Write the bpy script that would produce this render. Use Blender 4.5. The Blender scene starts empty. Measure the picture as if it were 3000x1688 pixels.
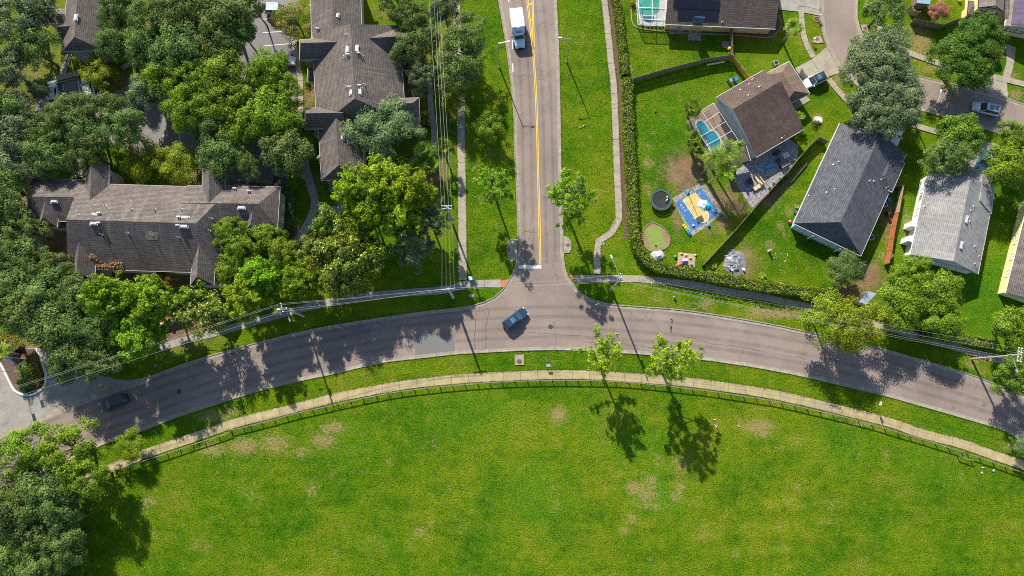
import bpy, math, random
import numpy as np
from mathutils import Vector, Matrix, noise

SC = bpy.context.scene
COL = SC.collection
R = math.radians

# ------------------------------------------------------------------ camera
CAM_H, TILT, FPX = 122.0, R(9.0), 2065.0
cam_data = bpy.data.cameras.new('camera')
cam = bpy.data.objects.new('camera', cam_data)
COL.objects.link(cam)
cam.location = (0, 0, CAM_H)
cam.rotation_euler = (TILT, 0, 0)
cam_data.sensor_width = 36.0
cam_data.lens = FPX / 3000 * 36.0
cam_data.clip_end = 20000
SC.camera = cam

# ------------------------------------------------------------------ light
SUN_EL, SUN_AZ = R(35.5), R(20.5)          # shadows run 20.5 deg east of straight down the picture
sun_dir = Vector((-math.sin(SUN_AZ) * math.cos(SUN_EL), math.cos(SUN_AZ) * math.cos(SUN_EL), math.sin(SUN_EL)))
world = bpy.data.worlds.new('World')
SC.world = world
world.use_nodes = True
wn = world.node_tree
bg = wn.nodes['Background']
sky = wn.nodes.new('ShaderNodeTexSky')
sky.sky_type = 'NISHITA'
sky.sun_disc = False
sky.sun_elevation = SUN_EL
sky.sun_rotation = -SUN_AZ
sky.air_density = 1.0
sky.dust_density = 0.6
wn.links.new(sky.outputs[0], bg.inputs[0])
bg.inputs[1].default_value = 0.098
sl = bpy.data.lights.new('sun', 'SUN')
sl.energy = 4.6
sl.angle = R(0.55)
sl.color = (1.0, 0.93, 0.82)
sun = bpy.data.objects.new('sun', sl)
COL.objects.link(sun)
sun.location = (0, 0, 200)
sun.rotation_euler = sun_dir.to_track_quat('Z', 'Y').to_euler()
vs = SC.view_settings
vs.view_transform = 'Standard'
vs.look = 'None'
vs.exposure = 0.9
vs.gamma = 1.0
vs.use_curve_mapping = False
SC.render.engine = 'CYCLES'
SC.cycles.use_denoising = False
SC.cycles.use_adaptive_sampling = False
SC.cycles.filter_width = 1.0
SC.cycles.max_bounces = 6
SC.cycles.transparent_max_bounces = 12

# ------------------------------------------------------------------ photo pixel -> ground
def G(px, py, z=0.0):
    c, s = math.cos(TILT), math.sin(TILT)
    dx = (px - 1500) / FPX
    dy = -(py - 844) / FPX
    y = dy * c + s
    zz = dy * s - c
    t = (z - CAM_H) / zz
    return Vector((dx * t, y * t, z))
K = 750 / 2575.0
def T(c, r, x, y, z=0.0):
    """point on level z seen at (x, y) of the enlarged tile (c, r) of the photograph"""
    return G(c * 750 + x * K, r * 422 + y * K, z)
def TT(pts, z=0.0):
    return [T(*p, z) for p in pts]
def bear(a, b):
    return math.atan2(b[1] - a[1], b[0] - a[0])

# ------------------------------------------------------------------ mesh builder
class MB:
    def __init__(self):
        self.v, self.f = [], []
    def poly(self, pts):
        n = len(self.v)
        self.v += [tuple(p) for p in pts]
        self.f.append(tuple(range(n, n + len(pts))))
        return self
    def box(self, c, s, rz=0.0, top=None):
        """box centred at c with full sizes s; top = (sx, sy, dx, dy) scale and shift of the upper face"""
        n = len(self.v)
        hx, hy, hz = s[0] / 2, s[1] / 2, s[2] / 2
        ca, sa = math.cos(rz), math.sin(rz)
        for z in (-hz, hz):
            kx, ky, ox, oy = (1, 1, 0, 0) if (z < 0 or top is None) else top
            for x, y in ((-hx, -hy), (hx, -hy), (hx, hy), (-hx, hy)):
                X, Y = x * kx + ox, y * ky + oy
                self.v.append((c[0] + X * ca - Y * sa, c[1] + X * sa + Y * ca, c[2] + z))
        for q in ((3, 2, 1, 0), (4, 5, 6, 7), (0, 1, 5, 4), (1, 2, 6, 5), (2, 3, 7, 6), (3, 0, 4, 7)):
            self.f.append(tuple(n + i for i in q))
        return self
    def prism(self, pts, z0, z1):
        n, k = len(self.v), len(pts)
        area = sum(pts[i][0] * pts[(i + 1) % k][1] - pts[(i + 1) % k][0] * pts[i][1] for i in range(k))
        if area < 0:
            pts = pts[::-1]
        self.v += [(p[0], p[1], z0) for p in pts] + [(p[0], p[1], z1) for p in pts]
        self.f.append(tuple(n + i for i in reversed(range(k))))
        self.f.append(tuple(n + k + i for i in range(k)))
        for i in range(k):
            j = (i + 1) % k
            self.f.append((n + i, n + j, n + k + j, n + k + i))
        return self
    def tube(self, p0, p1, r0, r1=None, n=6, caps=True):
        r1 = r0 if r1 is None else r1
        p0, p1 = Vector(p0), Vector(p1)
        d = (p1 - p0)
        if d.length < 1e-6:
            return self
        d.normalize()
        a = d.orthogonal().normalized()
        b = d.cross(a)
        k = len(self.v)
        for p, r in ((p0, r0), (p1, r1)):
            for i in range(n):
                t = 2 * math.pi * i / n
                self.v.append(tuple(p + a * (r * math.cos(t)) + b * (r * math.sin(t))))
        for i in range(n):
            j = (i + 1) % n
            self.f.append((k + i, k + j, k + n + j, k + n + i))
        if caps:
            self.f.append(tuple(k + i for i in reversed(range(n))))
            self.f.append(tuple(k + n + i for i in range(n)))
        return self
    def path(self, pts, r, n=5):
        for a, b in zip(pts, pts[1:]):
            self.tube(a, b, r if not isinstance(r, (list, tuple)) else r[0], None, n)
        return self
    def ball(self, c, r, nu=8, nv=5, sq=(1, 1, 1)):
        k = len(self.v)
        for j in range(nv + 1):
            ph = math.pi * j / nv
            for i in range(nu):
                th = 2 * math.pi * i / nu
                self.v.append((c[0] + r * sq[0] * math.sin(ph) * math.cos(th), c[1] + r * sq[1] * math.sin(ph) * math.sin(th), c[2] + r * sq[2] * math.cos(ph)))
        for j in range(nv):
            for i in range(nu):
                self.f.append((k + j * nu + i, k + (j + 1) * nu + i, k + (j + 1) * nu + (i + 1) % nu, k + j * nu + (i + 1) % nu))
        return self
    def lathe(self, c, prof, n=16):
        k = len(self.v)
        for r, z in prof:
            for i in range(n):
                t = 2 * math.pi * i / n
                self.v.append((c[0] + r * math.cos(t), c[1] + r * math.sin(t), c[2] + z))
        for j in range(len(prof) - 1):
            for i in range(n):
                self.f.append((k + j * n + i, k + j * n + (i + 1) % n, k + (j + 1) * n + (i + 1) % n, k + (j + 1) * n + i))
        return self
    def mesh(self, name, off=(0, 0, 0)):
        me = bpy.data.meshes.new(name)
        ox, oy, oz = off
        me.from_pydata([(x - ox, y - oy, z - oz) for x, y, z in self.v], [], self.f)
        return me
    def build(self, name, mat, parent=None, off=(0, 0, 0), smooth=False):
        me = self.mesh(name, off)
        if mat:
            me.materials.append(mat)
        if smooth:
            me.polygons.foreach_set('use_smooth', [True] * len(me.polygons))
        return link(name, me, parent)

def link(name, me, parent=None):
    o = bpy.data.objects.new(name, me)
    COL.objects.link(o)
    if parent is not None:
        o.parent = parent
    return o
def thing(name, label, cat, loc=(0, 0, 0), rz=0.0, group=None):
    o = bpy.data.objects.new(name, None)
    COL.objects.link(o)
    o.empty_display_size = 0.3
    o.location = loc
    o.rotation_euler = (0, 0, rz)
    return tag(o, label, cat, group)
def tag(o, label=None, cat=None, group=None, kind=None):
    if label: o['label'] = label
    if cat: o['category'] = cat
    if group: o['group'] = group
    if kind: o['kind'] = kind
    return o
def struct(name, mb, mat, off=(0, 0, 0)):
    return tag(mb.build(name, mat, None, off), kind='structure')
def copy_tree(o, parent=None):
    c = o.copy()
    COL.objects.link(c)
    if parent is not None:
        c.parent = parent
    for ch in list(o.children):
        copy_tree(ch, c)
    return c

# ------------------------------------------------------------------ materials
MATS = {}
def nt(name):
    m = bpy.data.materials.new(name)
    m.use_nodes = True
    n = m.node_tree
    return m, n, n.nodes['Principled BSDF']
def N(n, t, **kw):
    nd = n.nodes.new(t)
    for k, v in kw.items():
        if k in nd.inputs and not hasattr(nd, k):
            nd.inputs[k].default_value = v
        else:
            setattr(nd, k, v)
    return nd
def ramp(n, stops):
    r = n.nodes.new('ShaderNodeValToRGB')
    el = r.color_ramp.elements
    while len(el) < len(stops):
        el.new(0.5)
    for e, (p, c) in zip(el, stops):
        e.position = p
        e.color = (*c, 1) if len(c) == 3 else c
    return r
def noise_n(n, vec, scale, detail=4, rough=0.6):
    t = n.nodes.new('ShaderNodeTexNoise')
    t.inputs['Scale'].default_value = scale
    t.inputs['Detail'].default_value = detail
    t.inputs['Roughness'].default_value = rough
    if vec is not None:
        n.links.new(vec, t.inputs['Vector'])
    return t
def mixc(n, fac, a, b, mode='MIX'):
    m = n.nodes.new('ShaderNodeMix')
    m.data_type = 'RGBA'
    m.blend_type = mode
    for s, v in ((m.inputs[0], fac), (m.inputs[6], a), (m.inputs[7], b)):
        if hasattr(v, 'is_linked'):
            n.links.new(v, s)
        elif isinstance(v, (int, float)):
            s.default_value = v
        else:
            s.default_value = (*v, 1)
    return m.outputs[2]
def math_n(n, op, a, b=None, clamp=False):
    m = n.nodes.new('ShaderNodeMath')
    m.operation = op
    m.use_clamp = clamp
    for s, v in ((m.inputs[0], a), (m.inputs[1], b)):
        if v is None: continue
        if hasattr(v, 'is_linked'): n.links.new(v, s)
        else: s.default_value = v
    return m.outputs[0]
def sc3(c, k):
    return tuple(min(1, x * k) for x in c)
def M(name, col, rough=0.6, var=0.25, scale=2.0, bump=0.0, bscale=None, metal=0.0, spec=0.5, col2=None, world_pos=True, spots=None):
    """general procedural surface: two-tone wear at two scales, fine relief"""
    if name in MATS:
        return MATS[name]
    m, n, b = nt(name)
    if world_pos:
        vec = n.nodes.new('ShaderNodeNewGeometry').outputs['Position']
    else:
        vec = n.nodes.new('ShaderNodeTexCoord').outputs['Object']
    t1 = noise_n(n, vec, scale, 6, 0.65)
    c2 = col2 or sc3(col, 1 - var)
    r = ramp(n, [(0.32, c2), (0.68, sc3(col, 1 + var * 0.35))])
    n.links.new(t1.outputs[0], r.inputs[0])
    out = r.outputs[0]
    t2 = noise_n(n, vec, scale * 7.3, 3, 0.7)
    out = mixc(n, 0.5 * min(1, var * 2), out, mixc(n, 1.0, out, t2.outputs[0], 'OVERLAY'))
    if spots:
        ts = noise_n(n, vec, spots[1], 4, 0.6)
        rs = ramp(n, [(spots[2], (0, 0, 0)), (spots[2] + 0.08, (1, 1, 1))])
        n.links.new(ts.outputs[0], rs.inputs[0])
        out = mixc(n, rs.outputs[0], out, spots[0])
    n.links.new(out, b.inputs['Base Color'])
    b.inputs['Roughness'].default_value = rough
    b.inputs['Metallic'].default_value = metal
    b.inputs['Specular IOR Level'].default_value = spec
    if bump:
        bp = n.nodes.new('ShaderNodeBump')
        bp.inputs['Strength'].default_value = bump
        bp.inputs['Distance'].default_value = 0.05
        tb = noise_n(n, vec, bscale or scale * 9, 3, 0.6)
        n.links.new(tb.outputs[0], bp.inputs['Height'])
        n.links.new(bp.outputs[0], b.inputs['Normal'])
    MATS[name] = m
    return m
def M_paint(name, col, rough=0.25, coat=0.6, metal=0.0):
    if name in MATS: return MATS[name]
    m, n, b = nt(name)
    tc = n.nodes.new('ShaderNodeTexCoord').outputs['Object']
    t = noise_n(n, tc, 1.6, 4)
    r = ramp(n, [(0.3, sc3(col, 0.86)), (0.7, col)])
    n.links.new(t.outputs[0], r.inputs[0])
    n.links.new(r.outputs[0], b.inputs['Base Color'])
    b.inputs['Roughness'].default_value = rough
    b.inputs['Metallic'].default_value = metal
    b.inputs['Coat Weight'].default_value = coat
    b.inputs['Coat Roughness'].default_value = 0.08
    MATS[name] = m
    return m
def M_glass_dark(name, col=(0.02, 0.03, 0.04), rough=0.08):
    if name in MATS: return MATS[name]
    m, n, b = nt(name)
    tc = n.nodes.new('ShaderNodeTexCoord').outputs['Object']
    t = noise_n(n, tc, 0.9, 2)
    r = ramp(n, [(0.3, col), (0.7, sc3(col, 1.9))])
    n.links.new(t.outputs[0], r.inputs[0])
    n.links.new(r.outputs[0], b.inputs['Base Color'])
    b.inputs['Roughness'].default_value = rough
    b.inputs['Specular IOR Level'].default_value = 0.8
    MATS[name] = m
    return m
def M_shingle(name, dark, light, lichen=None, course=0.30, contrast=1.0):
    """courses follow each slope through its UV (metres along the eave, metres up the slope)"""
    if name in MATS: return MATS[name]
    m, n, b = nt(name)
    uv = n.nodes.new('ShaderNodeUVMap').outputs[0]
    br = n.nodes.new('ShaderNodeTexBrick')
    n.links.new(uv, br.inputs['Vector'])
    br.inputs['Scale'].default_value = 1.0
    br.inputs['Brick Width'].default_value = 0.62
    br.inputs['Row Height'].default_value = course
    br.inputs['Mortar Size'].default_value = 0.035
    br.inputs['Mortar Smooth'].default_value = 0.4
    br.inputs['Color1'].default_value = (*dark, 1)
    br.inputs['Color2'].default_value = (*light, 1)
    br.inputs['Mortar'].default_value = (*sc3(dark, 1 - 0.55 * contrast), 1)
    pos = n.nodes.new('ShaderNodeNewGeometry').outputs['Position']
    big = noise_n(n, pos, 0.22, 5, 0.7)
    rb = ramp(n, [(0.3, (0.72, 0.72, 0.74)), (0.75, (1.22, 1.2, 1.16))])
    n.links.new(big.outputs[0], rb.inputs[0])
    out = mixc(n, 1.0, br.outputs[0], rb.outputs[0], 'MULTIPLY')
    fine = noise_n(n, pos, 9.0, 2, 0.7)
    out = mixc(n, 0.55, out, mixc(n, 1.0, out, fine.outputs[0], 'OVERLAY'))
    # rain streaks running down the slope
    mp = n.nodes.new('ShaderNodeMapping')
    mp.inputs['Scale'].default_value = (1.3, 0.12, 1)
    n.links.new(uv, mp.inputs[0])
    st = noise_n(n, mp.outputs[0], 1.0, 5, 0.65)
    rs = ramp(n, [(0.52, (0, 0, 0)), (0.85, (0.6, 0.6, 0.6))])
    n.links.new(st.outputs[0], rs.inputs[0])
    out = mixc(n, rs.outputs[0], out, lichen or sc3(light, 1.5))
    n.links.new(out, b.inputs['Base Color'])
    b.inputs['Roughness'].default_value = 0.9
    b.inputs['Specular IOR Level'].default_value = 0.25
    bp = n.nodes.new('ShaderNodeBump')
    bp.inputs['Strength'].default_value = 0.6
    bp.inputs['Distance'].default_value = 0.03
    n.links.new(br.outputs['Fac'], bp.inputs['Height'])
    bp.invert = True
    n.links.new(bp.outputs[0], b.inputs['Normal'])
    MATS[name] = m
    return m
def M_leaf(name, dark, mid, light, transl=0.34, hue=0.03, rough=0.5, tipcol=None, tipfrac=0.0):
    if name in MATS: return MATS[name]
    m, n, b = nt(name)
    geo = n.nodes.new('ShaderNodeNewGeometry')
    oi = n.nodes.new('ShaderNodeObjectInfo')
    stops = [(0.0, dark), (0.45, mid), (0.85, light)]
    if tipcol:
        stops = [(0.0, dark), (0.4, mid), (0.97 - tipfrac, light), (1.0 - tipfrac, tipcol)]
    r = ramp(n, stops)
    n.links.new(geo.outputs['Random Per Island'], r.inputs[0])
    cl = noise_n(n, geo.outputs['Position'], 0.55, 3, 0.5)
    rc = ramp(n, [(0.32, (0.62, 0.68, 0.66)), (0.68, (1.35, 1.28, 1.05))])
    n.links.new(cl.outputs[0], rc.inputs[0])
    out = mixc(n, 1.0, r.outputs[0], rc.outputs[0], 'MULTIPLY')
    hs = n.nodes.new('ShaderNodeHueSaturation')
    n.links.new(math_n(n, 'ADD', math_n(n, 'MULTIPLY', oi.outputs['Random'], hue), 0.5 - hue / 2), hs.inputs['Hue'])
    n.links.new(math_n(n, 'ADD', math_n(n, 'MULTIPLY', oi.outputs['Random'], 0.3), 0.85), hs.inputs['Value'])
    n.links.new(out, hs.inputs['Color'])
    out = hs.outputs[0]
    n.links.new(out, b.inputs['Base Color'])
    b.inputs['Roughness'].default_value = rough
    b.inputs['Specular IOR Level'].default_value = 0.12
    tr = n.nodes.new('ShaderNodeBsdfTranslucent')
    n.links.new(out, tr.inputs[0])
    mx = n.nodes.new('ShaderNodeMixShader')
    mx.inputs[0].default_value = transl
    n.links.new(b.outputs[0], mx.inputs[1])
    n.links.new(tr.outputs[0], mx.inputs[2])
    n.links.new(mx.outputs[0], n.nodes['Material Output'].inputs[0])
    MATS[name] = m
    return m
def M_asphalt(name, c1, c2, tint=(0.3, 0.26, 0.24)):
    m, n, b = nt(name)
    pos = n.nodes.new('ShaderNodeNewGeometry').outputs['Position']
    big = noise_n(n, pos, 0.09, 6, 0.62)
    r = ramp(n, [(0.36, c1), (0.66, c2)])
    n.links.new(big.outputs[0], r.inputs[0])
    gr = noise_n(n, pos, 5.5, 4, 0.8)
    out = mixc(n, 0.65, r.outputs[0], mixc(n, 1.0, r.outputs[0], gr.outputs[0], 'OVERLAY'))
    ck = n.nodes.new('ShaderNodeTexVoronoi')
    ck.feature = 'DISTANCE_TO_EDGE'
    wob = noise_n(n, pos, 0.8, 4, 0.7)
    ad = n.nodes.new('ShaderNodeVectorMath'); ad.operation = 'MULTIPLY_ADD'
    n.links.new(wob.outputs['Color'], ad.inputs[0])
    ad.inputs[1].default_value = (1.6, 1.6, 0)
    n.links.new(pos, ad.inputs[2])
    n.links.new(ad.outputs[0], ck.inputs['Vector'])
    ck.inputs['Scale'].default_value = 0.24
    rk = ramp(n, [(0.0, (0.55, 0.55, 0.55)), (0.011, (0, 0, 0))])
    n.links.new(ck.outputs['Distance'], rk.inputs[0])
    where = noise_n(n, pos, 0.05, 2, 0.5)
    rw = ramp(n, [(0.42, (0, 0, 0)), (0.6, (1, 1, 1))])
    n.links.new(where.outputs[0], rw.inputs[0])
    out = mixc(n, math_n(n, 'MULTIPLY', rk.outputs[0], rw.outputs[0]), out, (0.035, 0.032, 0.03))
    n.links.new(out, b.inputs['Base Color'])
    b.inputs['Roughness'].default_value = 0.85
    b.inputs['Specular IOR Level'].default_value = 0.3
    bp = n.nodes.new('ShaderNodeBump'); bp.inputs['Strength'].default_value = 0.25; bp.inputs['Distance'].default_value = 0.02
    n.links.new(gr.outputs[0], bp.inputs['Height']); n.links.new(bp.outputs[0], b.inputs['Normal'])
    MATS[name] = m
    return m

ASPH = M_asphalt('asphalt', (0.178, 0.140, 0.118), (0.268, 0.212, 0.178))
ASPH2 = M('asphalt_patch', (0.155, 0.15, 0.145), 0.9, 0.12, 3.0, 0.3, 30)
ASPH_LOT = M_asphalt('asphalt_lot', (0.15, 0.145, 0.145), (0.21, 0.2, 0.195))
CONC = M('concrete', (0.33, 0.29, 0.215), 0.9, 0.28, 0.7, 0.2, 25, spots=((0.22, 0.2, 0.15), 0.5, 0.62))
PATH = M('path_concrete', (0.37, 0.30, 0.155), 0.9, 0.3, 0.55, 0.2, 25, spots=((0.28, 0.25, 0.2), 0.4, 0.6))
CONC2 = M('concrete_grey', (0.30, 0.285, 0.245), 0.9, 0.3, 0.5, 0.2, 25, spots=((0.2, 0.19, 0.17), 0.45, 0.6))
CURB = M('kerb_concrete', (0.30, 0.265, 0.205), 0.9, 0.35, 1.2, 0.2, 25)
JOINT = M('joint_dirt', (0.12, 0.1, 0.07), 0.95, 0.3, 3.0)
YEL = M('yellow_paint', (0.75, 0.50, 0.03), 0.7, 0.2, 3.0, spots=((0.3, 0.22, 0.09), 4.0, 0.66))
WHT = M('white_paint', (0.72, 0.72, 0.68), 0.7, 0.2, 3.0, spots=((0.3, 0.28, 0.26), 4.0, 0.68))
RUST = M('rust_iron', (0.16, 0.075, 0.05), 0.85, 0.3, 8.0, 0.3)
IRON = M('dark_iron', (0.05, 0.048, 0.045), 0.7, 0.3, 8.0, 0.3)
BRICKRED = M('red_tile', (0.45, 0.16, 0.07), 0.85, 0.25, 3.0)
WOODG = M('weathered_wood', (0.2, 0.165, 0.125), 0.9, 0.35, 2.5, 0.3)
WOODY = M('yellow_wood', (0.5, 0.32, 0.06), 0.85, 0.25, 2.5, 0.2)
WOODO = M('orange_wood', (0.42, 0.14, 0.05), 0.85, 0.25, 2.5, 0.2)
WOODT = M('tan_wood', (0.42, 0.31, 0.17), 0.85, 0.25, 2.5, 0.2)
WOODP = M('pole_wood', (0.42, 0.36, 0.28), 0.85, 0.25, 2.5, 0.2)
DARKW = M('dark_post_wood', (0.09, 0.075, 0.06), 0.9, 0.3, 3.0, 0.2)
POLEC = M('pole_concrete', (0.42, 0.42, 0.4), 0.85, 0.2, 1.5, 0.1)
GALV = M('galvanised_steel', (0.5, 0.52, 0.53), 0.4, 0.15, 3.0, metal=0.6)
ALUW = M('white_aluminium', (0.78, 0.78, 0.76), 0.4, 0.1, 2.0)
WIRE = M('wire_metal', (0.42, 0.42, 0.42), 0.5, 0.1, 3.0, metal=0.3)
BLK = M('black_plastic', (0.02, 0.02, 0.022), 0.5, 0.2, 4.0)
TYRE = M('tyre_rubber', (0.018, 0.018, 0.018), 0.9, 0.2, 6.0)
CHROME = M('wheel_alloy', (0.5, 0.5, 0.52), 0.3, 0.1, 4.0, metal=0.8)
GLASS = M_glass_dark('dark_glass')
GLASSB = M_glass_dark('blue_glass', (0.05, 0.1, 0.14))
LAMPW = M('lamp_lens', (0.75, 0.76, 0.78), 0.2, 0.05, 4.0)
LAMPR = M('red_lens', (0.45, 0.02, 0.015), 0.25, 0.1, 4.0)
MULCH = M('mulch', (0.13, 0.075, 0.045), 0.95, 0.45, 3.0, 0.6, 14, col2=(0.06, 0.04, 0.03))
SOIL = M('bare_soil', (0.26, 0.175, 0.095), 0.95, 0.3, 1.2, 0.5, 12)
BARK = M('bark', (0.16, 0.125, 0.095), 0.95, 0.3, 3.0, 0.5, 14, world_pos=False)
BARKP = M('pine_bark', (0.24, 0.2, 0.17), 0.95, 0.3, 3.0, 0.5, 14, world_pos=False)
# ================================================================== GROUND
def catmull(pts, step=1.2):
    P = [Vector((p[0], p[1], 0)) for p in pts]
    P = [P[0] * 2 - P[1]] + P + [P[-1] * 2 - P[-2]]
    out = []
    for i in range(1, len(P) - 2):
        a, b, c, d = P[i - 1:i + 3]
        k = max(1, int((c - b).length / step))
        for j in range(k):
            t = j / k
            out.append(0.5 * ((2 * b) + (c - a) * t + (2 * a - 5 * b + 4 * c - d) * t * t + (3 * b - a - 3 * c + d) * t ** 3))
    out.append(P[-2])
    return out
def resample(pts, step):
    P = catmull(pts, 0.4)
    tot = sum((b - a).length for a, b in zip(P, P[1:]))
    n = max(1, round(tot / step))
    L = tot / n
    out, acc, want = [P[0]], 0.0, L
    for a, b in zip(P, P[1:]):
        s = (b - a).length
        while acc + s >= want - 1e-6 and len(out) < n:
            out.append(a.lerp(b, (want - acc) / s if s else 0))
            want += L
        acc += s
    out.append(P[-1])
    return out
def normals(P):
    out = []
    for i in range(len(P)):
        a, b = P[max(0, i - 1)], P[min(len(P) - 1, i + 1)]
        d = (b - a); d.z = 0
        d.normalize()
        out.append(Vector((-d.y, d.x, 0)))
    return out
def sweep(mb, P, prof):
    """prof: (offset to the left, z) pairs"""
    NN = normals(P)
    k = len(mb.v); m = len(prof)
    for p, nn in zip(P, NN):
        for o, z in prof:
            q = p + nn * o
            mb.v.append((q.x, q.y, z))
    for i in range(len(P) - 1):
        for j in range(m - 1):
            a = k + i * m + j
            mb.f.append((a, a + m, a + m + 1, a + 1))
    return mb
def strip(name, pts, w, z, mat, step=1.2):
    return struct(name, sweep(MB(), catmull(pts, step), [(w / 2, z), (-w / 2, z)]), mat)

# blobs of dry turf / bare soil / lush turf, placed where the photograph shows them
DRY = [(1,2,770,1410,110,60,1),(1,3,180,110,160,90,.9),(1,3,680,90,110,70,1),(1,3,450,200,90,60,.8),(0,3,2150,180,130,70,.9),(0,3,2450,140,140,80,1),(0,3,2350,310,60,40,.6),
 (0,2,2150,1290,150,60,1),(0,2,2330,1240,130,45,.8),(0,3,1500,690,70,50,.8),(0,3,1450,760,50,60,.7),(2,2,465,1275,75,70,1.1),(3,2,100,0,10,10,0),
 (2,3,1230,560,75,60,1),(2,3,1350,620,120,80,.9),(2,3,1400,490,70,50,.9),(2,3,1690,560,40,60,.9),(2,3,1640,650,50,50,.9),(2,3,1390,740,120,40,.8),(2,3,1480,290,50,60,.7),(2,3,1700,330,110,110,.75),
 (2,3,1200,870,70,50,.8),(2,3,1130,990,70,40,.8),(2,3,1930,1010,60,90,.6),(2,3,2260,1230,40,35,.8),(2,3,450,740,40,40,.7),(2,3,410,570,40,60,.5),(2,3,1100,400,40,40,.7),(2,3,1400,1290,40,60,.6),
 (2,2,2480,1390,140,60,1.1),(3,3,-50,10,80,40,1),(3,3,280,80,70,40,.7),(3,3,300,550,50,35,.8),(3,3,200,690,60,40,.6),(3,3,650,700,110,40,.6),(3,3,600,900,90,35,.7),(3,3,150,1150,60,50,.6),(3,3,970,1310,50,30,.7),(3,3,1190,240,35,70,.7),(3,3,80,150,35,35,.7),(3,3,480,105,35,25,.7),(3,3,930,790,35,25,.6),(3,3,350,730,40,30,.6),(3,3,1940,460,30,50,.6),
 (1,3,560,590,60,70,.8),(1,3,800,1210,25,25,1),(1,3,1640,1010,80,60,.7),(1,3,1760,930,40,50,.6),(1,3,900,970,60,60,.5),(1,3,760,440,40,50,.6),(1,3,1360,290,40,50,.6),(1,3,1780,120,60,60,.5),(1,3,1940,560,35,35,.7),(1,3,1200,1100,120,80,.4),(1,3,2060,930,60,60,.5),(0,3,2000,1130,110,70,.6),(0,3,1550,1030,80,40,.5),(0,3,2420,580,50,40,.5),(0,3,2520,640,60,60,.6),
 (2,2,1450,110,90,40,.7),(2,2,1950,165,90,60,.9),(2,2,2480,250,140,60,1),(3,2,80,260,240,50,1.1),(2,2,1230,30,80,40,.5),(2,2,1780,190,120,50,.6),(2,2,2240,220,80,40,.5),
 (2,1,1370,190,60,60,.9),(2,1,1350,440,50,60,.8),(2,1,1390,500,50,50,.8),(2,1,1380,30,60,50,.6),(2,1,1440,430,40,40,.6),
 (3,1,20,1020,60,60,.8),(3,1,120,830,40,40,.9),(3,1,170,910,35,35,.8),(3,1,210,670,60,70,.8),(3,1,1400,830,35,140,1.1),(3,1,130,1410,70,40,.7),(3,1,180,640,60,40,.4),(3,1,1190,950,50,200,.7),(3,1,1150,1130,60,50,.8),(3,1,40,690,40,40,.6),
 (2,0,1180,700,40,60,.9),(2,0,1200,760,40,30,.7),(2,0,1540,600,60,60,.5),(2,0,1240,320,40,40,.5),(2,0,2480,660,80,40,.5),(3,0,1530,420,130,230,1.0),(3,0,1640,700,140,50,.9),(3,0,1600,500,100,120,.6),(3,0,690,790,60,70,.9),(3,0,2490,960,90,80,.9),(3,0,2480,760,60,90,.7),(3,0,1690,230,70,60,.5),(3,0,180,220,60,60,.4),(3,0,300,1430,40,40,.5),(3,0,1480,360,80,120,.6),
 (1,1,2350,80,70,70,.6),(1,1,2230,1050,30,40,.6),(1,1,2300,560,80,60,.5),(1,1,2480,130,60,60,.6),(2,1,770,700,50,80,.3),(1,2,2550,60,30,20,.3),(3,2,2050,760,70,50,.9),(3,2,2180,690,70,40,.9),(3,2,2150,830,60,60,.7),(3,3,2410,150,60,40,.8),(3,3,1560,60,60,15,.8),(3,2,620,1270,130,20,.9),(3,2,950,1370,150,25,.9)]
SOILB = [(2,1,1740,270,170,140,1.3),(2,1,1760,430,110,70,1.0),(2,1,2140,560,110,90,1.1),(2,1,2020,520,70,120,.8),(2,1,2250,640,90,70,1.1),(2,1,1660,760,40,120,.9),(2,1,2000,860,120,60,.6),(2,1,2120,780,80,80,.9),(2,1,2230,440,60,70,.9),
 (3,1,1200,720,60,220,.9),(3,1,1000,1330,130,120,1.1),(3,1,1060,1250,60,60,1),(3,2,850,50,160,80,1.1),(3,1,100,420,120,60,.7),(3,1,20,560,80,70,1.0),(3,1,200,300,60,120,.5),(3,0,740,620,30,30,.5),
 (0,0,700,650,10,10,0),(0,1,600,1000,260,260,1.2),(0,1,150,600,300,700,.7),(0,0,300,800,400,900,.55),(0,0,1600,300,900,500,.5),(1,0,1600,700,120,500,.9),(1,0,1950,700,160,800,.6),(1,0,540,950,60,130,1.0),(1,1,1750,280,160,160,1.0),(1,1,1850,420,60,60,.8),(0,1,1500,1380,700,120,1.1),(0,2,1750,400,300,160,1.2),(0,2,1300,330,500,200,.7),(0,1,1850,340,150,70,1),(1,1,400,900,120,100,.8),(0,2,500,500,500,300,.7),(1,0,1300,130,140,90,.5),(0,0,1250,820,150,90,.8),(2,1,2330,1190,130,170,.8),(1,1,600,400,100,160,.5),(0,3,500,500,300,300,.6)]
LUSH = [(2,3,1230,130,200,120,1),(2,3,230,620,250,260,.8),(3,3,1700,200,300,200,.7),(3,3,700,150,300,150,.6),(2,3,1480,560,70,120,.9),(2,3,1540,680,160,80,.9),(1,2,2200,1250,400,200,.7),(2,2,900,1350,300,150,.5),(3,1,1360,1000,80,300,.9),(3,1,2200,1300,200,250,.9),(3,2,2250,250,220,250,.9),(3,1,2200,1000,100,300,.5),(2,0,1500,1200,300,300,.5),(1,3,1000,150,200,150,.5),(2,1,1480,950,200,200,.3)]
def field(blobs, X, Y):
    a = np.zeros_like(X)
    for c, r, x, y, rx, ry, s in blobs:
        p = T(c, r, x, y)
        mx, my = rx * 0.0178, ry * 0.0178
        d = ((X - p.x) / mx) ** 2 + ((Y - p.y) / my) ** 2
        a = np.maximum(a, s * np.exp(-d * 0.5))
    return a
xs = np.concatenate([[-6000, -1500, -400, -180], np.arange(-108, 108.1, 0.55), [180, 400, 1500, 6000]])
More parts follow.
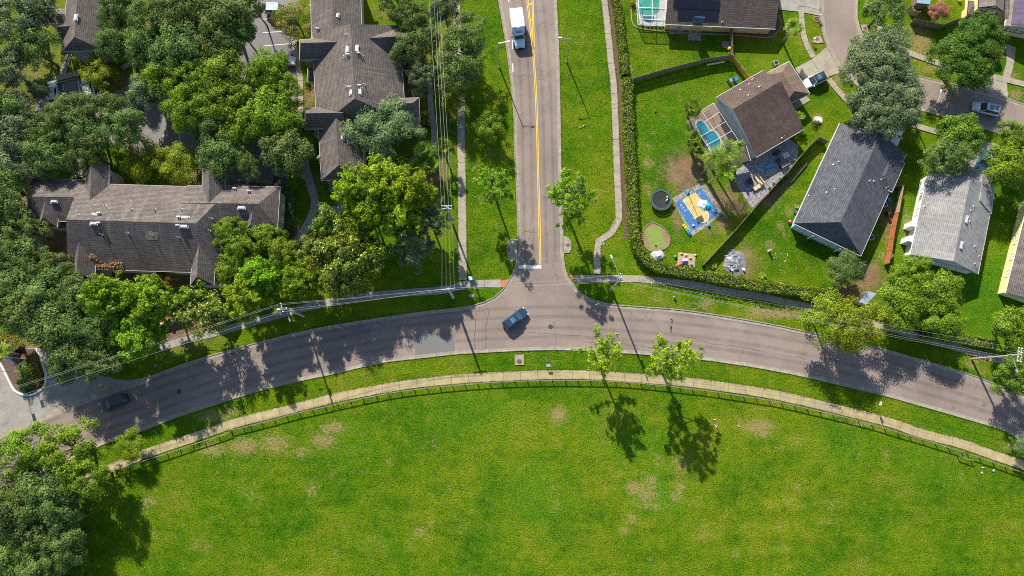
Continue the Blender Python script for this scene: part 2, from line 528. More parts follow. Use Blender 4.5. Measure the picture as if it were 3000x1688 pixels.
ys = np.concatenate([[-6000, -1500, -400, -120], np.arange(-40, 90.1, 0.55), [180, 400, 1500, 6000]])
GX, GY = np.meshgrid(xs, ys)
gx, gy = GX.ravel(), GY.ravel()
nx_, ny_ = len(xs), len(ys)
gv = np.stack([gx, gy, np.zeros_like(gx)], 1).astype(np.float32)
ii = np.arange((nx_ - 1) * (ny_ - 1))
r0 = (ii // (nx_ - 1)) * nx_ + ii % (nx_ - 1)
gf = np.stack([r0, r0 + 1, r0 + nx_ + 1, r0 + nx_], 1)
def np_mesh(name, v, f):
    me = bpy.data.meshes.new(name)
    me.vertices.add(len(v))
    me.vertices.foreach_set('co', np.ascontiguousarray(v, dtype=np.float32).ravel())
    k = f.shape[1]
    me.loops.add(f.size)
    me.loops.foreach_set('vertex_index', np.ascontiguousarray(f, dtype=np.int32).ravel())
    me.polygons.add(len(f))
    me.polygons.foreach_set('loop_start', np.arange(0, f.size, k, dtype=np.int32))
    me.update(calc_edges=True)
    return me
gme = np_mesh('ground', gv, gf)
for nm, bl in (('dry', DRY), ('soil', SOILB), ('lush', LUSH)):
    at = gme.attributes.new(nm, 'FLOAT', 'POINT')
    at.data.foreach_set('value', field(bl, gx, gy).astype(np.float32))

def turf_colour(n, pos):
    big = noise_n(n, pos, 0.085, 6, 0.68)
    mid = noise_n(n, pos, 0.5, 5, 0.65)
    r1 = ramp(n, [(0.36, (0.030, 0.108, 0.003)), (0.45, (0.066, 0.150, 0.004)), (0.54, (0.112, 0.180, 0.005)), (0.66, (0.190, 0.190, 0.026))])
    n.links.new(math_n(n, 'ADD', math_n(n, 'MULTIPLY', big.outputs[0], 0.66), math_n(n, 'MULTIPLY', mid.outputs[0], 0.34)), r1.inputs[0])
    # wide drifts of lusher and tireder turf
    wide = noise_n(n, pos, 0.03, 3, 0.5)
    rw = ramp(n, [(0.38, (0.78, 0.92, 0.8)), (0.62, (1.22, 1.08, 1.2))])
    n.links.new(wide.outputs[0], rw.inputs[0])
    out = mixc(n, 1.0, r1.outputs[0], rw.outputs[0], 'MULTIPLY')
    mpw = n.nodes.new('ShaderNodeMapping'); mpw.inputs['Rotation'].default_value = (0, 0, 0.6); mpw.inputs['Scale'].default_value = (0.08, 0.6, 1)
    n.links.new(pos, mpw.inputs[0])
    mow = noise_n(n, mpw.outputs[0], 1.0, 3, 0.6)
    rm = ramp(n, [(0.38, (0.90, 0.92, 0.9)), (0.62, (1.08, 1.06, 1.04))])
    n.links.new(mow.outputs[0], rm.inputs[0])
    return mixc(n, 1.0, out, rm.outputs[0], 'MULTIPLY'), mid
def M_blade():
    m, n, b = nt('turf_blade')
    geo = n.nodes.new('ShaderNodeNewGeometry')
    out, _ = turf_colour(n, geo.outputs['Position'])
    r = ramp(n, [(0.0, (0.5, 0.56, 0.5)), (0.5, (1.0, 1.0, 1.0)), (0.9, (1.5, 1.38, 1.6)), (1.0, (2.6, 1.7, 6.0))])
    n.links.new(geo.outputs['Random Per Island'], r.inputs[0])
    out = mixc(n, 1.0, out, r.outputs[0], 'MULTIPLY')
    n.links.new(out, b.inputs['Base Color'])
    b.inputs['Roughness'].default_value = 0.7
    b.inputs['Specular IOR Level'].default_value = 0.05
    tr = n.nodes.new('ShaderNodeBsdfTranslucent'); n.links.new(out, tr.inputs[0])
    mx = n.nodes.new('ShaderNodeMixShader'); mx.inputs[0].default_value = .3
    n.links.new(b.outputs[0], mx.inputs[1]); n.links.new(tr.outputs[0], mx.inputs[2]); n.links.new(mx.outputs[0], n.nodes['Material Output'].inputs[0])
    return m
def M_grass():
    m, n, b = nt('turf')
    pos = n.nodes.new('ShaderNodeNewGeometry').outputs['Position']
    out, mid = turf_colour(n, pos)
    fin = noise_n(n, pos, 4.6, 4, 0.75)
    lu = n.nodes.new('ShaderNodeAttribute'); lu.attribute_name = 'lush'
    out = mixc(n, math_n(n, 'MULTIPLY', lu.outputs['Fac'], 0.65), out, (0.060, 0.190, 0.008))
    rf = ramp(n, [(0.36, (0.40, 0.45, 0.4)), (0.5, (0.9, 0.9, 0.86)), (0.64, (1.55, 1.42, 1.5))])
    n.links.new(fin.outputs[0], rf.inputs[0])
    out = mixc(n, 1.0, out, rf.outputs[0], 'MULTIPLY')
    sp = noise_n(n, pos, 0.8, 6, 0.75)
    rs = ramp(n, [(0.55, (0, 0, 0)), (0.70, (0.75, 0.75, 0.75))])
    n.links.new(sp.outputs[0], rs.inputs[0])
    out = mixc(n, rs.outputs[0], out, (0.21, 0.19, 0.05))
    rag = noise_n(n, pos, 1.9, 8, 0.85)
    def edge(attr, lo, hi):
        a = n.nodes.new('ShaderNodeAttribute'); a.attribute_name = attr
        s = math_n(n, 'ADD', math_n(n, 'MULTIPLY', a.outputs['Fac'], 0.75), math_n(n, 'MULTIPLY', math_n(n, 'SUBTRACT', rag.outputs[0], 0.5), 3.6))
        mr = n.nodes.new('ShaderNodeMapRange')
        mr.inputs['From Min'].default_value = lo; mr.inputs['From Max'].default_value = hi
        n.links.new(s, mr.inputs[0])
        gate = math_n(n, 'MULTIPLY', a.outputs['Fac'], 5.0, True)
        return math_n(n, 'MULTIPLY', mr.outputs[0], gate)
    straw = ramp(n, [(0.3, (0.15, 0.115, 0.04)), (0.6, (0.33, 0.24, 0.11)), (0.8, (0.42, 0.31, 0.17))])
    n.links.new(fin.outputs[0], straw.inputs[0])
    out = mixc(n, math_n(n, 'MULTIPLY', edge('dry', 0.42, 0.66), 0.85), out, straw.outputs[0])
    soilc = ramp(n, [(0.3, (0.13, 0.085, 0.045)), (0.7, (0.27, 0.185, 0.105))])
    n.links.new(mid.outputs[0], soilc.inputs[0])
    out = mixc(n, edge('soil', 0.3, 0.6), out, soilc.outputs[0])
    n.links.new(out, b.inputs['Base Color'])
    b.inputs['Roughness'].default_value = 0.8
    b.inputs['Specular IOR Level'].default_value = 0.03
    bp = n.nodes.new('ShaderNodeBump'); bp.inputs['Strength'].default_value = 1.0; bp.inputs['Distance'].default_value = 0.2
    tb = noise_n(n, pos, 4.4, 3, 0.7)
    n.links.new(tb.outputs[0], bp.inputs['Height']); n.links.new(bp.outputs[0], b.inputs['Normal'])
    return m
gme.materials.append(M_grass())
ground = tag(link('ground', gme), kind='structure')

# ================================================================== ROADS
S_EDGE = TT([(0,3,-400,770),(0,3,0,590),(0,3,520,352),(0,3,1050,112),(0,2,1440,1425),(0,2,1750,1300),(0,2,2200,1152),(0,2,2575,1035),(1,2,400,935),(1,2,750,862),(1,2,1000,802),(1,2,1300,738),(1,2,1600,703),(1,2,2000,658),(1,2,2300,640),(1,2,2575,625),
             (2,2,250,616),(2,2,500,614),(2,2,750,625),(2,2,1000,640),(2,2,1300,657),(2,2,1830,702),(2,2,2200,752),(2,2,2575,812),(3,2,400,892),(3,2,800,985),(3,2,1200,1082),(3,2,1600,1195),(3,2,2000,1310),(3,2,2400,1435),(3,3,2575,95),(3,3,3000,250)])
E_EDGE = TT([(3,2,3100,1290),(3,2,2575,1085),(3,2,2270,968),(3,2,2000,866),(3,2,1500,717),(3,2,1100,606),(3,2,700,512),(3,2,360,440),(3,2,0,366),(2,2,2100,285),(2,2,1700,228),(2,2,1300,196),(2,2,1080,180),(2,2,920,158),(2,2,800,122),(2,2,715,75),(2,2,645,15),(2,1,595,1395),(2,1,548,1325),(2,1,522,1240),(2,1,510,1100),(2,1,506,900),(2,1,498,700),(2,1,488,400),(2,1,482,0),(2,0,474,1000),(2,0,466,600),(2,0,454,300),(2,0,440,0),(2,0,425,-420)])
W_EDGE = TT([(1,0,2370,-420),(1,0,2445,0),(1,0,2490,250),(1,0,2530,500),(1,0,2573,850),(2,0,28,1200),(2,1,30,0),(2,1,46,300),(2,1,58,600),(2,1,66,900),(2,1,62,1100),(2,1,45,1220),(2,1,10,1310),(1,1,2545,1385),(1,2,2490,18),(1,2,2400,100),(1,2,2300,148),(1,2,2180,185),(1,2,2000,212),(1,2,1700,246),(1,2,1300,302),(1,2,800,380),(1,2,400,460),(1,2,0,562),(0,2,2300,635),(0,2,2100,692),(0,2,1800,788),(0,2,1490,905)])
W_GUT = TT([(0,2,1490,930),(0,2,1300,975),(0,2,1000,1082),(0,2,700,1190),(0,2,500,1278),(0,2,100,1440),(0,3,-300,190)])
se, ee, we, wg = catmull(S_EDGE), catmull(E_EDGE), catmull(W_EDGE), catmull(W_GUT)
ZR = 0.008
struct('road', MB().poly([(p.x, p.y, ZR) for p in se + ee + we + wg]), ASPH)
KERB = [(0.42, ZR + .006), (0.0, ZR + .004), (-0.04, 0.115), (-0.1, 0.125), (-0.2, 0.12), (-0.24, -0.01)]
def split_kerb(P, name='kerb', every=7):
    struct(name, sweep(MB(), P, KERB), CURB)
for P_ in (se, ee, we):
    split_kerb(P_)
struct('valley_gutter', sweep(MB(), wg, [(0.55, ZR + .008), (0, ZR + .004), (-0.65, ZR + .008)]), CURB)
# quiet street of the housing estate, upper right
N_W = TT([(3,0,555,-420),(3,0,545,0),(3,0,545,200),(3,0,560,320),(3,0,612,480),(3,0,700,630),(3,0,800,760),(3,0,950,890),(3,0,1150,985),(3,0,1400,1060),(3,0,1690,1142),(3,0,1950,1215),(3,0,2220,1300),(3,0,2575,1400),(3,0,3000,1510)])
N_E = TT([(3,0,3000,1180),(3,0,2575,1062),(3,0,2400,1000),(3,0,2100,918),(3,0,1750,832),(3,0,1450,755),(3,0,1200,650),(3,0,1050,530),(3,0,960,390),(3,0,905,270),(3,0,884,180),(3,0,888,0),(3,0,900,-420)])
nw, ne = catmull(N_W), catmull(N_E)
struct('estate_street', MB().poly([(p.x, p.y, ZR) for p in nw + ne]), ASPH)
MKERB = [(0.40, ZR + .006), (0.05, ZR + .004), (-0.15, 0.09), (-0.3, 0.1), (-0.36, -0.01)]
for P_ in (nw, ne):
    struct('kerb', sweep(MB(), P_, MKERB), CURB)
# apartment car park, upper left, and its entrance drive
struct('car_park', MB().poly(TT([(0,0,2420,-300),(1,0,450,-300),(1,0,400,420),(1,0,415,1449),(1,1,330,250),(1,1,300,420),(0,1,2000,330),(0,1,1980,210),(0,1,1600,190),(0,1,1250,60),(0,0,1150,1100),(0,0,1120,960),(0,0,1440,770),(0,0,1500,600),(0,0,2300,600),(0,0,2330,0)], ZR)), ASPH_LOT)
struct('parking_bay', MB().poly(TT([(0,0,420,860),(0,0,790,790),(0,0,1120,955),(0,0,1150,1100),(0,0,1250,1449),(0,0,900,1449),(0,0,300,1250)], ZR + .004)), ASPH_LOT)
struct('entrance_drive', MB().poly(TT([(0,2,1490,905),(0,2,1380,925),(0,2,1180,920),(0,2,1000,880),(0,2,480,640),(0,2,380,600),(0,2,-300,600),(0,2,-300,1500),(0,3,-280,150),(0,2,100,1425),(0,2,500,1262),(0,2,700,1175),(0,2,1000,1066),(0,2,1300,958)], ZR - .003)), M('drive_paving', (0.27, 0.25, 0.22), 0.9, 0.3, 0.6, 0.2, 20))

# ------------------------------------------------------------------ road paint and ironwork
def line(name, pts, w, mat, z=ZR + .005, step=2.0):
    return strip(name, [p for p in pts], w, z, mat, step)
def quad(name, pts, mat, z):
    return struct(name, MB().poly([(p.x, p.y, z) for p in pts]), mat)
CL = TT([(2,0,213,500),(2,0,226,700),(2,0,243,1000),(2,0,257,1449),(2,1,262,300),(2,1,271,600),(2,1,278,900),(2,1,284,1212)])
for off in (-0.13, 0.13):
    P_ = catmull(CL, 2.0)
    struct('yellow_centre_line', sweep(MB(), P_, [(off + .055, ZR + .005), (off - .055, ZR + .005)]), YEL)
for a, b in (((2,0,140,-150),(2,0,206,470)), ((2,0,205,-150),(2,0,218,470))):
    for off in (-0.13, 0.13):
        P_ = [T(*a), T(*b)]
        struct('yellow_taper_line', sweep(MB(), P_, [(off + .055, ZR + .009), (off - .055, ZR + .009)]), YEL)
for a, b in (((2,0,175,50),(2,0,205,28)), ((2,0,192,205),(2,0,212,192))):
    P_ = [T(*a), T(*b)]
    struct('yellow_hatch_bar', sweep(MB(), P_, [(.14, ZR + .014), (-.14, ZR + .014)]), YEL)
for (xa, ya), (xb, yb) in (((1490,-20),(1490.5,6)), ((1495.5,50),(1497,77)), ((1500.5,117),(1501.5,144)), ((1502,186),(1503,211))):
    struct('white_lane_dash', sweep(MB(), [G(xa, ya), G(xb, yb)], [(.08, ZR + .005), (-.08, ZR + .005)]), WHT)
quad('stop_bar', TT([(2,1,66,1222),(2,1,294,1218),(2,1,296,1252),(2,1,66,1254)]), WHT, ZR + .005)
quad('asphalt_repair', TT([(1,2,1585,487),(1,2,1990,447),(1,2,2002,650),(1,2,1605,690)]), ASPH2, ZR + .004)
def manhole(c, label, r=0.42, mat=IRON, z=ZR + .004):
    o = thing('manhole_cover', label, 'manhole', (c.x, c.y, 0), 0, None)
    MB().lathe((0, 0, z), [(0.0, .012), (r * .92, .012), (r, .002)], 20).build('lid', mat, o)
    mb = MB()
    for i in range(5):
        mb.box((0, (i - 2) * r * .33, z + .016), (2 * math.sqrt(max(.01, r * r * .8 - ((i - 2) * r * .33) ** 2)), .05, .008))
    mb.build('grip_rib', mat, o)
manhole(T(2,2,388,390), 'round dark manhole cover in the asphalt right of the dark blue car at the junction')
manhole(T(3,2,2175,1175), 'round manhole cover in the road between tree shadows at far right', .4, ASPH2)
manhole(T(0,2,1800,1040), 'dark manhole cover in shaded road right of the black car')
def inlet(pts, lid, lr, label):
    c = sum(pts, Vector()) / len(pts)
    o = thing('storm_drain', label, 'storm drain', (c.x, c.y, 0))
    MB().prism(pts, 0, .13).build('slab', CURB, o, o.location)
    MB().lathe((lid.x, lid.y, .13), [(0, .018), (lr * .9, .018), (lr, .003)], 18).build('lid', RUST, o, o.location)
    d = (c - lid)
    MB().box((pts[0].x * .5 + pts[1].x * .5, pts[0].y * .5 + pts[1].y * .5, .135), ((pts[1] - pts[0]).length * .8, .1, .012), bear(pts[0], pts[1])).build('throat', BLK, o, o.location)
inlet(TT([(2,2,28,668),(2,2,118,665),(2,2,121,774),(2,2,28,776)]), T(2,2,74,740), .42, 'square concrete storm drain with rusty lid below the main road')
inlet(TT([(2,1,55,960),(2,1,58,1170),(2,1,0,1185),(1,1,2540,1165),(1,1,2518,1080),(1,1,2522,1000),(1,1,2560,955)]), T(1,1,2538,1065), .4, 'rounded concrete storm drain on the left kerb of the side road')
inlet(TT([(2,1,512,930),(2,1,514,1100),(2,1,575,1098),(2,1,596,1060),(2,1,598,980),(2,1,560,936)]), T(2,1,562,1020), .35, 'rounded concrete storm drain on the right kerb of the side road')
inlet(TT([(3,0,530,365),(3,0,560,430),(3,0,500,440),(3,0,448,430),(3,0,450,375)]), T(3,0,490,398), .32, 'concrete storm drain with round lid beside the estate street kerb')
inlet(TT([(3,0,925,255),(3,0,945,320),(3,0,1010,312),(3,0,1000,250)]), T(3,0,975,290), .38, 'concrete storm drain with dark lid in the shade under the estate street trees')

# ------------------------------------------------------------------ footpaths made of slabs
PZ = [0]
def footpath(pts, w, slab, mat, name='footpath', var=0.35):
    PZ[0] += 1
    z = 0.022 + PZ[0] * 0.0045
    P_ = resample(pts, slab)
    NN = normals(P_)
    base = struct(name, sweep(MB(), P_, [(w / 2 + .03, -.01), (w / 2 + .03, z), (-w / 2 - .03, z), (-w / 2 - .03, -.01)]), JOINT)
    rnd = random.Random(PZ[0])
    for i in range(len(P_) - 1):
        a, b = P_[i], P_[i + 1]
        d = (b - a); L = d.length; d.normalize()
        g = 0.028
        a2, b2 = a + d * g, b - d * g
        c = (a2 + b2) / 2
        h = z + .022 + rnd.uniform(-.004, .005)
        mb = MB().prism([a2 + NN[i] * w / 2, a2 - NN[i] * w / 2, b2 - NN[i + 1] * w / 2, b2 + NN[i + 1] * w / 2], z - .01, h)
        s = mb.build('slab', mat, base, (c.x, c.y, 0))
        s.location = (c.x, c.y, 0)
    return base
def slab_poly(name, polys, mat, z=0.03):
    """paved area cast in bays: one slab object per bay"""
    PZ[0] += 1
    z = z + PZ[0] * 0.003
    allp = [p for q in polys for p in q]
    cx = sum(p.x for p in allp) / len(allp); cy = sum(p.y for p in allp) / len(allp)
    base = bpy.data.objects.new(name, None); COL.objects.link(base)
    base.location = (cx, cy, 0)
    tag(base, kind='structure')
    for q in polys:
        c = sum(q, Vector()) / len(q)
        MB().prism([p.lerp(c, 0.012) for p in q], -.01, z).build('slab', mat, base, base.location)
    return base
park_path = TT([(0,3,600,620),(0,3,1010,415),(0,3,1200,325),(0,3,1500,205),(0,3,1900,70),(0,2,2350,1362),(1,2,0,1305),(1,2,470,1187),(1,2,850,1092),(1,2,1165,1032),(1,2,1530,968),(1,2,1870,930),(1,2,2200,903),(1,2,2575,885),(2,2,325,872),(2,2,700,872),(2,2,1000,885),(2,2,1350,910),(2,2,1750,945),(2,2,2060,985),(2,2,2575,1062),(3,2,520,1175),(3,2,880,1265),(3,2,1220,1350),(3,3,1560,20),(3,3,1920,110),(3,3,2250,225),(3,3,2575,335),(3,3,2900,450)])
footpath(park_path, 1.55, 3.0, PATH)
footpath(TT([(1,0,2000,-100),(1,0,2015,100),(1,0,2045,600),(1,0,2062,1100),(1,1,2065,0),(1,1,2072,600),(1,1,2080,1370)]), 1.45, 3.0, CONC)
footpath(TT([(1,1,2470,1400),(1,1,2080,1415),(1,2,1900,22),(1,2,1500,48),(1,2,1100,85),(1,2,750,142),(1,2,450,210),(1,2,150,290),(0,2,2540,345),(0,2,2200,440),(0,2,1850,530),(0,2,1600,600)]), 1.3, 3.0, CONC2)
footpath(TT([(2,0,915,-100),(2,0,928,0),(2,0,962,300),(2,0,992,600),(2,0,1021,850),(2,0,1034,1100),(2,0,1046,1449),(2,1,1053,200),(2,1,1066,500),(2,1,1074,680),(2,1,1070,790),(2,1,1035,865),(2,1,960,915),(2,1,885,960),(2,1,855,1030),(2,1,853,1160),(2,1,858,1310)]), 1.2, 2.9, CONC)
footpath(TT([(2,1,620,1352),(2,1,860,1352),(2,1,1280,1358),(2,1,1600,1390),(2,1,1900,1425),(2,2,2100,22),(2,2,2400,70),(2,2,2575,98),(3,2,150,138),(3,2,330,172),(3,2,800,290),(3,2,1200,397),(3,2,1800,572),(3,2,2050,645),(3,2,2400,745),(3,2,2800,860)]), 1.2, 2.9, CONC)
quad('tactile_ramp', TT([(1,1,2462,1375),(1,1,2545,1362),(1,1,2505,1440),(1,1,2462,1440)]), BRICKRED, 0.125)
quad('tactile_ramp', TT([(2,1,575,1320),(2,1,622,1322),(2,1,650,1385),(2,1,625,1390)]), BRICKRED, 0.125)
footpath(TT([(1,1,470,120),(1,1,500,230),(1,1,535,370),(1,1,590,530),(1,1,592,640),(1,1,560,730),(1,1,480,880),(1,1,400,1000),(1,1,360,1060)]), 1.45, 2.0, CONC2)
footpath(TT([(1,1,400,265),(1,1,470,310),(1,1,525,350)]), 1.1, 2.0, CONC2)
footpath(TT([(1,1,600,610),(1,1,700,648),(1,1,840,662),(1,1,960,655),(1,1,1150,600)]), 1.1, 2.0, CONC2)
footpath(TT([(1,1,838,455),(1,1,848,630)]), 0.9, 1.6, CONC2)
footpath(TT([(1,0,1745,830),(1,0,1760,1100),(1,0,1788,1300),(1,0,1790,1449),(1,1,1690,60),(1,1,1560,180),(1,1,1450,300)]), 1.0, 2.0, CONC2)
footpath(TT([(1,0,385,410),(1,0,420,650),(1,0,448,800),(1,0,450,1000),(1,0,450,1300),(1,0,470,1440)]), 0.95, 2.0, CONC)
footpath(TT([(0,0,700,540),(0,0,665,640),(0,0,625,760)]), 1.1, 1.6, CONC)
footpath(TT([(0,0,560,795),(0,0,700,760),(0,0,820,735)]), 1.1, 1.6, CONC)
footpath(TT([(0,0,1380,600),(0,0,1310,640),(0,0,1230,690)]), 1.0, 1.6, CONC2)
footpath(TT([(0,1,760,60),(0,1,775,200),(0,1,780,340)]), 1.9, 1.8, CONC)
footpath(TT([(0,1,1960,225),(0,1,2200,235),(0,1,2480,270),(1,1,30,330)]), 1.0, 2.0, CONC2)
footpath(TT([(3,0,330,100),(3,0,348,320),(3,0,390,460),(3,0,455,580)]), 1.0, 1.7, CONC)
footpath(TT([(3,0,610,800),(3,0,700,910),(3,0,820,1035),(3,0,1000,1120),(3,0,1300,1210),(3,0,1630,1310),(3,0,1900,1390)]), 1.0, 1.7, CONC)
footpath(TT([(3,0,1085,100),(3,0,1090,190),(3,0,1120,290),(3,0,1170,375),(3,0,1280,465),(3,0,1450,545),(3,0,1660,622),(3,0,2000,720),(3,0,2330,790),(3,0,2575,850),(3,0,2800,910)]), 1.05, 1.7, CONC)
slab_poly('driveway', [TT([(3,0,265,692),(3,0,432,602),(3,0,505,718),(3,0,345,800)]), TT([(3,0,432,602),(3,0,582,478),(3,0,655,570),(3,0,505,718)]), TT([(3,0,505,718),(3,0,655,570),(3,0,725,650),(3,0,735,730),(3,0,590,782)]), TT([(3,0,345,800),(3,0,505,718),(3,0,590,782),(3,0,400,880)])], CONC)
slab_poly('driveway', [TT([(3,0,105,-100),(3,0,312,-100),(3,0,308,122),(3,0,105,100)]), TT([(3,0,312,-100),(3,0,378,-100),(3,0,375,70),(3,0,308,62)]), TT([(3,0,378,-100),(3,0,520,-100),(3,0,520,100),(3,0,375,70)]), TT([(3,0,312,66),(3,0,375,72),(3,0,520,102),(3,0,518,160),(3,0,312,122)])], CONC2)
slab_poly('driveway', [TT([(3,0,2385,440),(3,0,2492,478),(3,0,2470,640),(3,0,2400,620)]), TT([(3,0,2400,620),(3,0,2470,640),(3,0,2425,830),(3,0,2350,800)]), TT([(3,0,2350,800),(3,0,2400,830),(3,0,2412,995),(3,0,2230,935)]), TT([(3,0,2350,800),(3,0,2230,935),(3,0,2080,895),(3,0,2250,800)])], CONC)
slab_poly('driveway', [TT([(3,0,1150,1330),(3,0,1380,1310),(3,0,1300,1449),(3,0,1060,1449)]), TT([(3,1,1060,0),(3,1,1300,0),(3,1,1250,150),(3,1,1000,90)])], CONC2)
slab_poly('driveway', [TT([(3,1,2060,-60),(3,1,2300,0),(3,1,2230,290),(3,1,1950,230)])], CONC2)
slab_poly('front_path', [TT([(3,0,215,1085),(3,0,375,960),(3,0,428,1010),(3,0,260,1110)])], CONC)
# white bay lines in the car park
for a, b in (((1,0,70,195),(1,0,205,183)), ((1,0,70,330),(1,0,260,318)), ((1,0,78,463),(1,0,350,440)), ((0,0,632,850),(0,0,660,985)), ((0,0,785,815),(0,0,832,1060)), ((1,0,-10,600),(1,0,120,590)), ((0,1,2065,80),(0,1,2070,200)), ((0,1,2205,90),(0,1,2212,205)), ((0,1,1795,0),(0,1,1790,60)), ((0,0,1650,1330),(0,0,1640,1449)), ((0,0,1800,1330),(0,0,1815,1449))):
    struct('bay_line', sweep(MB(), [T(*a), T(*b)], [(.06, ZR + .012), (-.06, ZR + .012)]), WHT)
kb = catmull(TT([(0,0,580,835),(0,0,790,790)]))
struct('kerb', sweep(MB(), catmull(TT([(0,0,1430,765),(0,0,1280,880),(0,0,1130,955)])), KERB), CURB)
struct('kerb', sweep(MB(), kb, [(0.1, 0), (0.1, .14), (-.1, .14), (-.1, 0)]), CURB)
# mulch strip along the tall hedge
struct('mulch_strip', sweep(MB(), catmull(TT([(2,0,975,-60),(2,0,1000,200),(2,0,1040,600),(2,0,1070,900),(2,0,1085,1449),(2,1,1100,200),(2,1,1120,500),(2,1,1140,800),(2,1,1148,950)])), [(0.45, .006), (-0.45, .006)]), MULCH)
# ================================================================== BUILDINGS
def roof_mesh(name, faces, mat, parent, off):
    mb = MB()
    for f in faces:
        mb.poly(f)
    me = mb.mesh(name, off)
    me.materials.append(mat)
    uv = me.uv_layers.new(name='UVMap')
    for p in me.polygons:
        nn = p.normal
        h = Vector((0, 0, 1)).cross(nn)
        h = h.normalized() if h.length > 1e-4 else Vector((1, 0, 0))
        up = nn.cross(h)
        for li in p.loop_indices:
            co = me.vertices[me.loops[li].vertex_index].co + Vector(off)
            uv.data[li].uv = (co.dot(h), co.dot(up))
    return link(name, me, parent)
def up_face(pts):
    a, b, c = (Vector(pts[i]) for i in (0, 1, 2))
    return pts if (b - a).cross(c - a).z >= 0 else pts[::-1]
class Block:
    pass
def block(root, p0, p1, p2, zE, pitch=30, hips=(1, 1), mat=None, wall=None, inset=0.45, split=None, fascia=None, caps=True, z0=0.0, soffit=True, capmat=None):
    """one rectangular roof: ridge runs from p0 to p1, p2 lies on the opposite eave; hips: run of each hip as a share of the half width, 0 = gable"""
    off = root.location
    u = Vector((p1.x - p0.x, p1.y - p0.y, 0)); L = u.length; u.normalize()
    n = Vector((-u.y, u.x, 0))
    W = (p2 - p1).dot(n)
    if W < 0:
        n, W = -n, -W
    a = Vector((p0.x, p0.y, zE)); b = a + u * L; c = b + n * W; d = a + n * W
    fr = 0.5
    rise = W / 2 * math.tan(R(pitch))
    if split:
        fr, rise = split
    r0 = a + n * W * fr + u * (W / 2 * hips[0]) + Vector((0, 0, rise))
    r1 = b + n * W * fr - u * (W / 2 * hips[1]) + Vector((0, 0, rise))
    faces = [up_face([a, b, r1, r0]), up_face([c, d, r0, r1])]
    if hips[0]: faces.append(up_face([d, a, r0]))
    if hips[1]: faces.append(up_face([b, c, r1]))
    rf = roof_mesh('roof', faces, mat, root, off)
    # fascia, soffit
    mb = MB()
    th = 0.2
    edges = [(a, b), (c, d)] + ([(d, a)] if hips[0] else []) + ([(b, c)] if hips[1] else [])
    for p, q in edges:
        e = (q - p).normalized()
        o = Vector((e.y, -e.x, 0))
        if (o).dot((p + q) / 2 - (a + c) / 2) < 0: o = -o
        m_ = (p + q) / 2 + o * .03
        mb.box((m_.x, m_.y, zE - th / 2 - .012), ((q - p).length + .1, .07, th), math.atan2(e.y, e.x))
    for k, (p, q, r_) in enumerate(((d, a, r0), (b, c, r1))):
        if not hips[k]:
            for s_, t_ in ((p, r_), (r_, q)):
                o = u * (-.03 if k == 0 else .03)
                z = Vector((0, 0, th + .012)); e_ = Vector((0, 0, .012))
                q4 = [s_ + o - z, t_ + o - z, t_ + o - e_, s_ + o - e_]
                mb.poly(q4)
    mb.build('fascia', fascia or M('trim_cream', (0.5, 0.47, 0.42), 0.7, 0.15, 2.0), root, off)
    if soffit:
        MB().poly([v - Vector((0, 0, th)) for v in (a, d, c, b)]).build('soffit', M('soffit_white', (0.6, 0.58, 0.54), 0.8, 0.1), root, off)
    if caps:
        cap = MB()
        def strip_(p, q):
            e = (q - p).normalized(); s_ = e.cross(Vector((0, 0, 1)))
            if s_.length < 1e-3: return
            s_.normalize(); w_ = .15
            cap.poly([p + s_ * w_ + Vector((0, 0, -.02)), p + Vector((0, 0, .05)), q + Vector((0, 0, .05)), q + s_ * w_ + Vector((0, 0, -.02))])
            cap.poly([p + Vector((0, 0, .05)), p - s_ * w_ + Vector((0, 0, -.02)), q - s_ * w_ + Vector((0, 0, -.02)), q + Vector((0, 0, .05))])
        strip_(r0, r1)
        if hips[0]: strip_(a, r0); strip_(d, r0)
        if hips[1]: strip_(b, r1); strip_(c, r1)
        cm = cap.build('ridge_cap', capmat or mat, rf)
    # walls
    i = inset if not isinstance(inset, tuple) else inset[0]
    j_ = inset if not isinstance(inset, tuple) else inset[1]
    wa, wb, wc, wd = a + u * i + n * i, b - u * j_ + n * i, c - u * j_ - n * i, d + u * i - n * i
    if wall:
        mb = MB()
        zt = zE - th - .01
        base = [Vector((v.x, v.y, z0)) for v in (wa, wb, wc, wd)]
        top = [Vector((v.x, v.y, zt)) for v in (wa, wb, wc, wd)]
        for k in range(4):
            j = (k + 1) % 4
            mb.poly([base[k], base[j], top[j], top[k]])
        for k, (p, q, r_) in enumerate(((wd, wa, r0), (wb, wc, r1))):
            if not hips[k]:
                rr = Vector((r_.x, r_.y, 0)) + u * (i if k == 0 else -i)
                mb.poly([Vector((p.x, p.y, zt)), Vector((q.x, q.y, zt)), Vector((rr.x, rr.y, zE + rise - .22))])
        mb.build('wall', wall, root, off)
    bk = Block()
    bk.a, bk.u, bk.n, bk.L, bk.W, bk.zE, bk.rise, bk.fr, bk.hips, bk.roof, bk.root = a, u, n, L, W, zE, rise, fr, hips, rf, root
    bk.walls = {'front': (wa, wb, -n), 'back': (wd, wc, n), 'start': (wa, wd, -u), 'end': (wb, wc, u)}
    return bk
def roof_z(bk, p):
    q = Vector((p.x, p.y, 0)) - Vector((bk.a.x, bk.a.y, 0))
    s, t = q.dot(bk.u), q.dot(bk.n)
    if not (-.05 <= s <= bk.L + .05 and -.05 <= t <= bk.W + .05): return -1
    h = min(t / (bk.W * bk.fr), (bk.W - t) / (bk.W * (1 - bk.fr)))
    if bk.hips[0]: h = min(h, s / (bk.W / 2 * bk.hips[0]))
    if bk.hips[1]: h = min(h, (bk.L - s) / (bk.W / 2 * bk.hips[1]))
    return bk.zE + bk.rise * max(0, min(1, h))
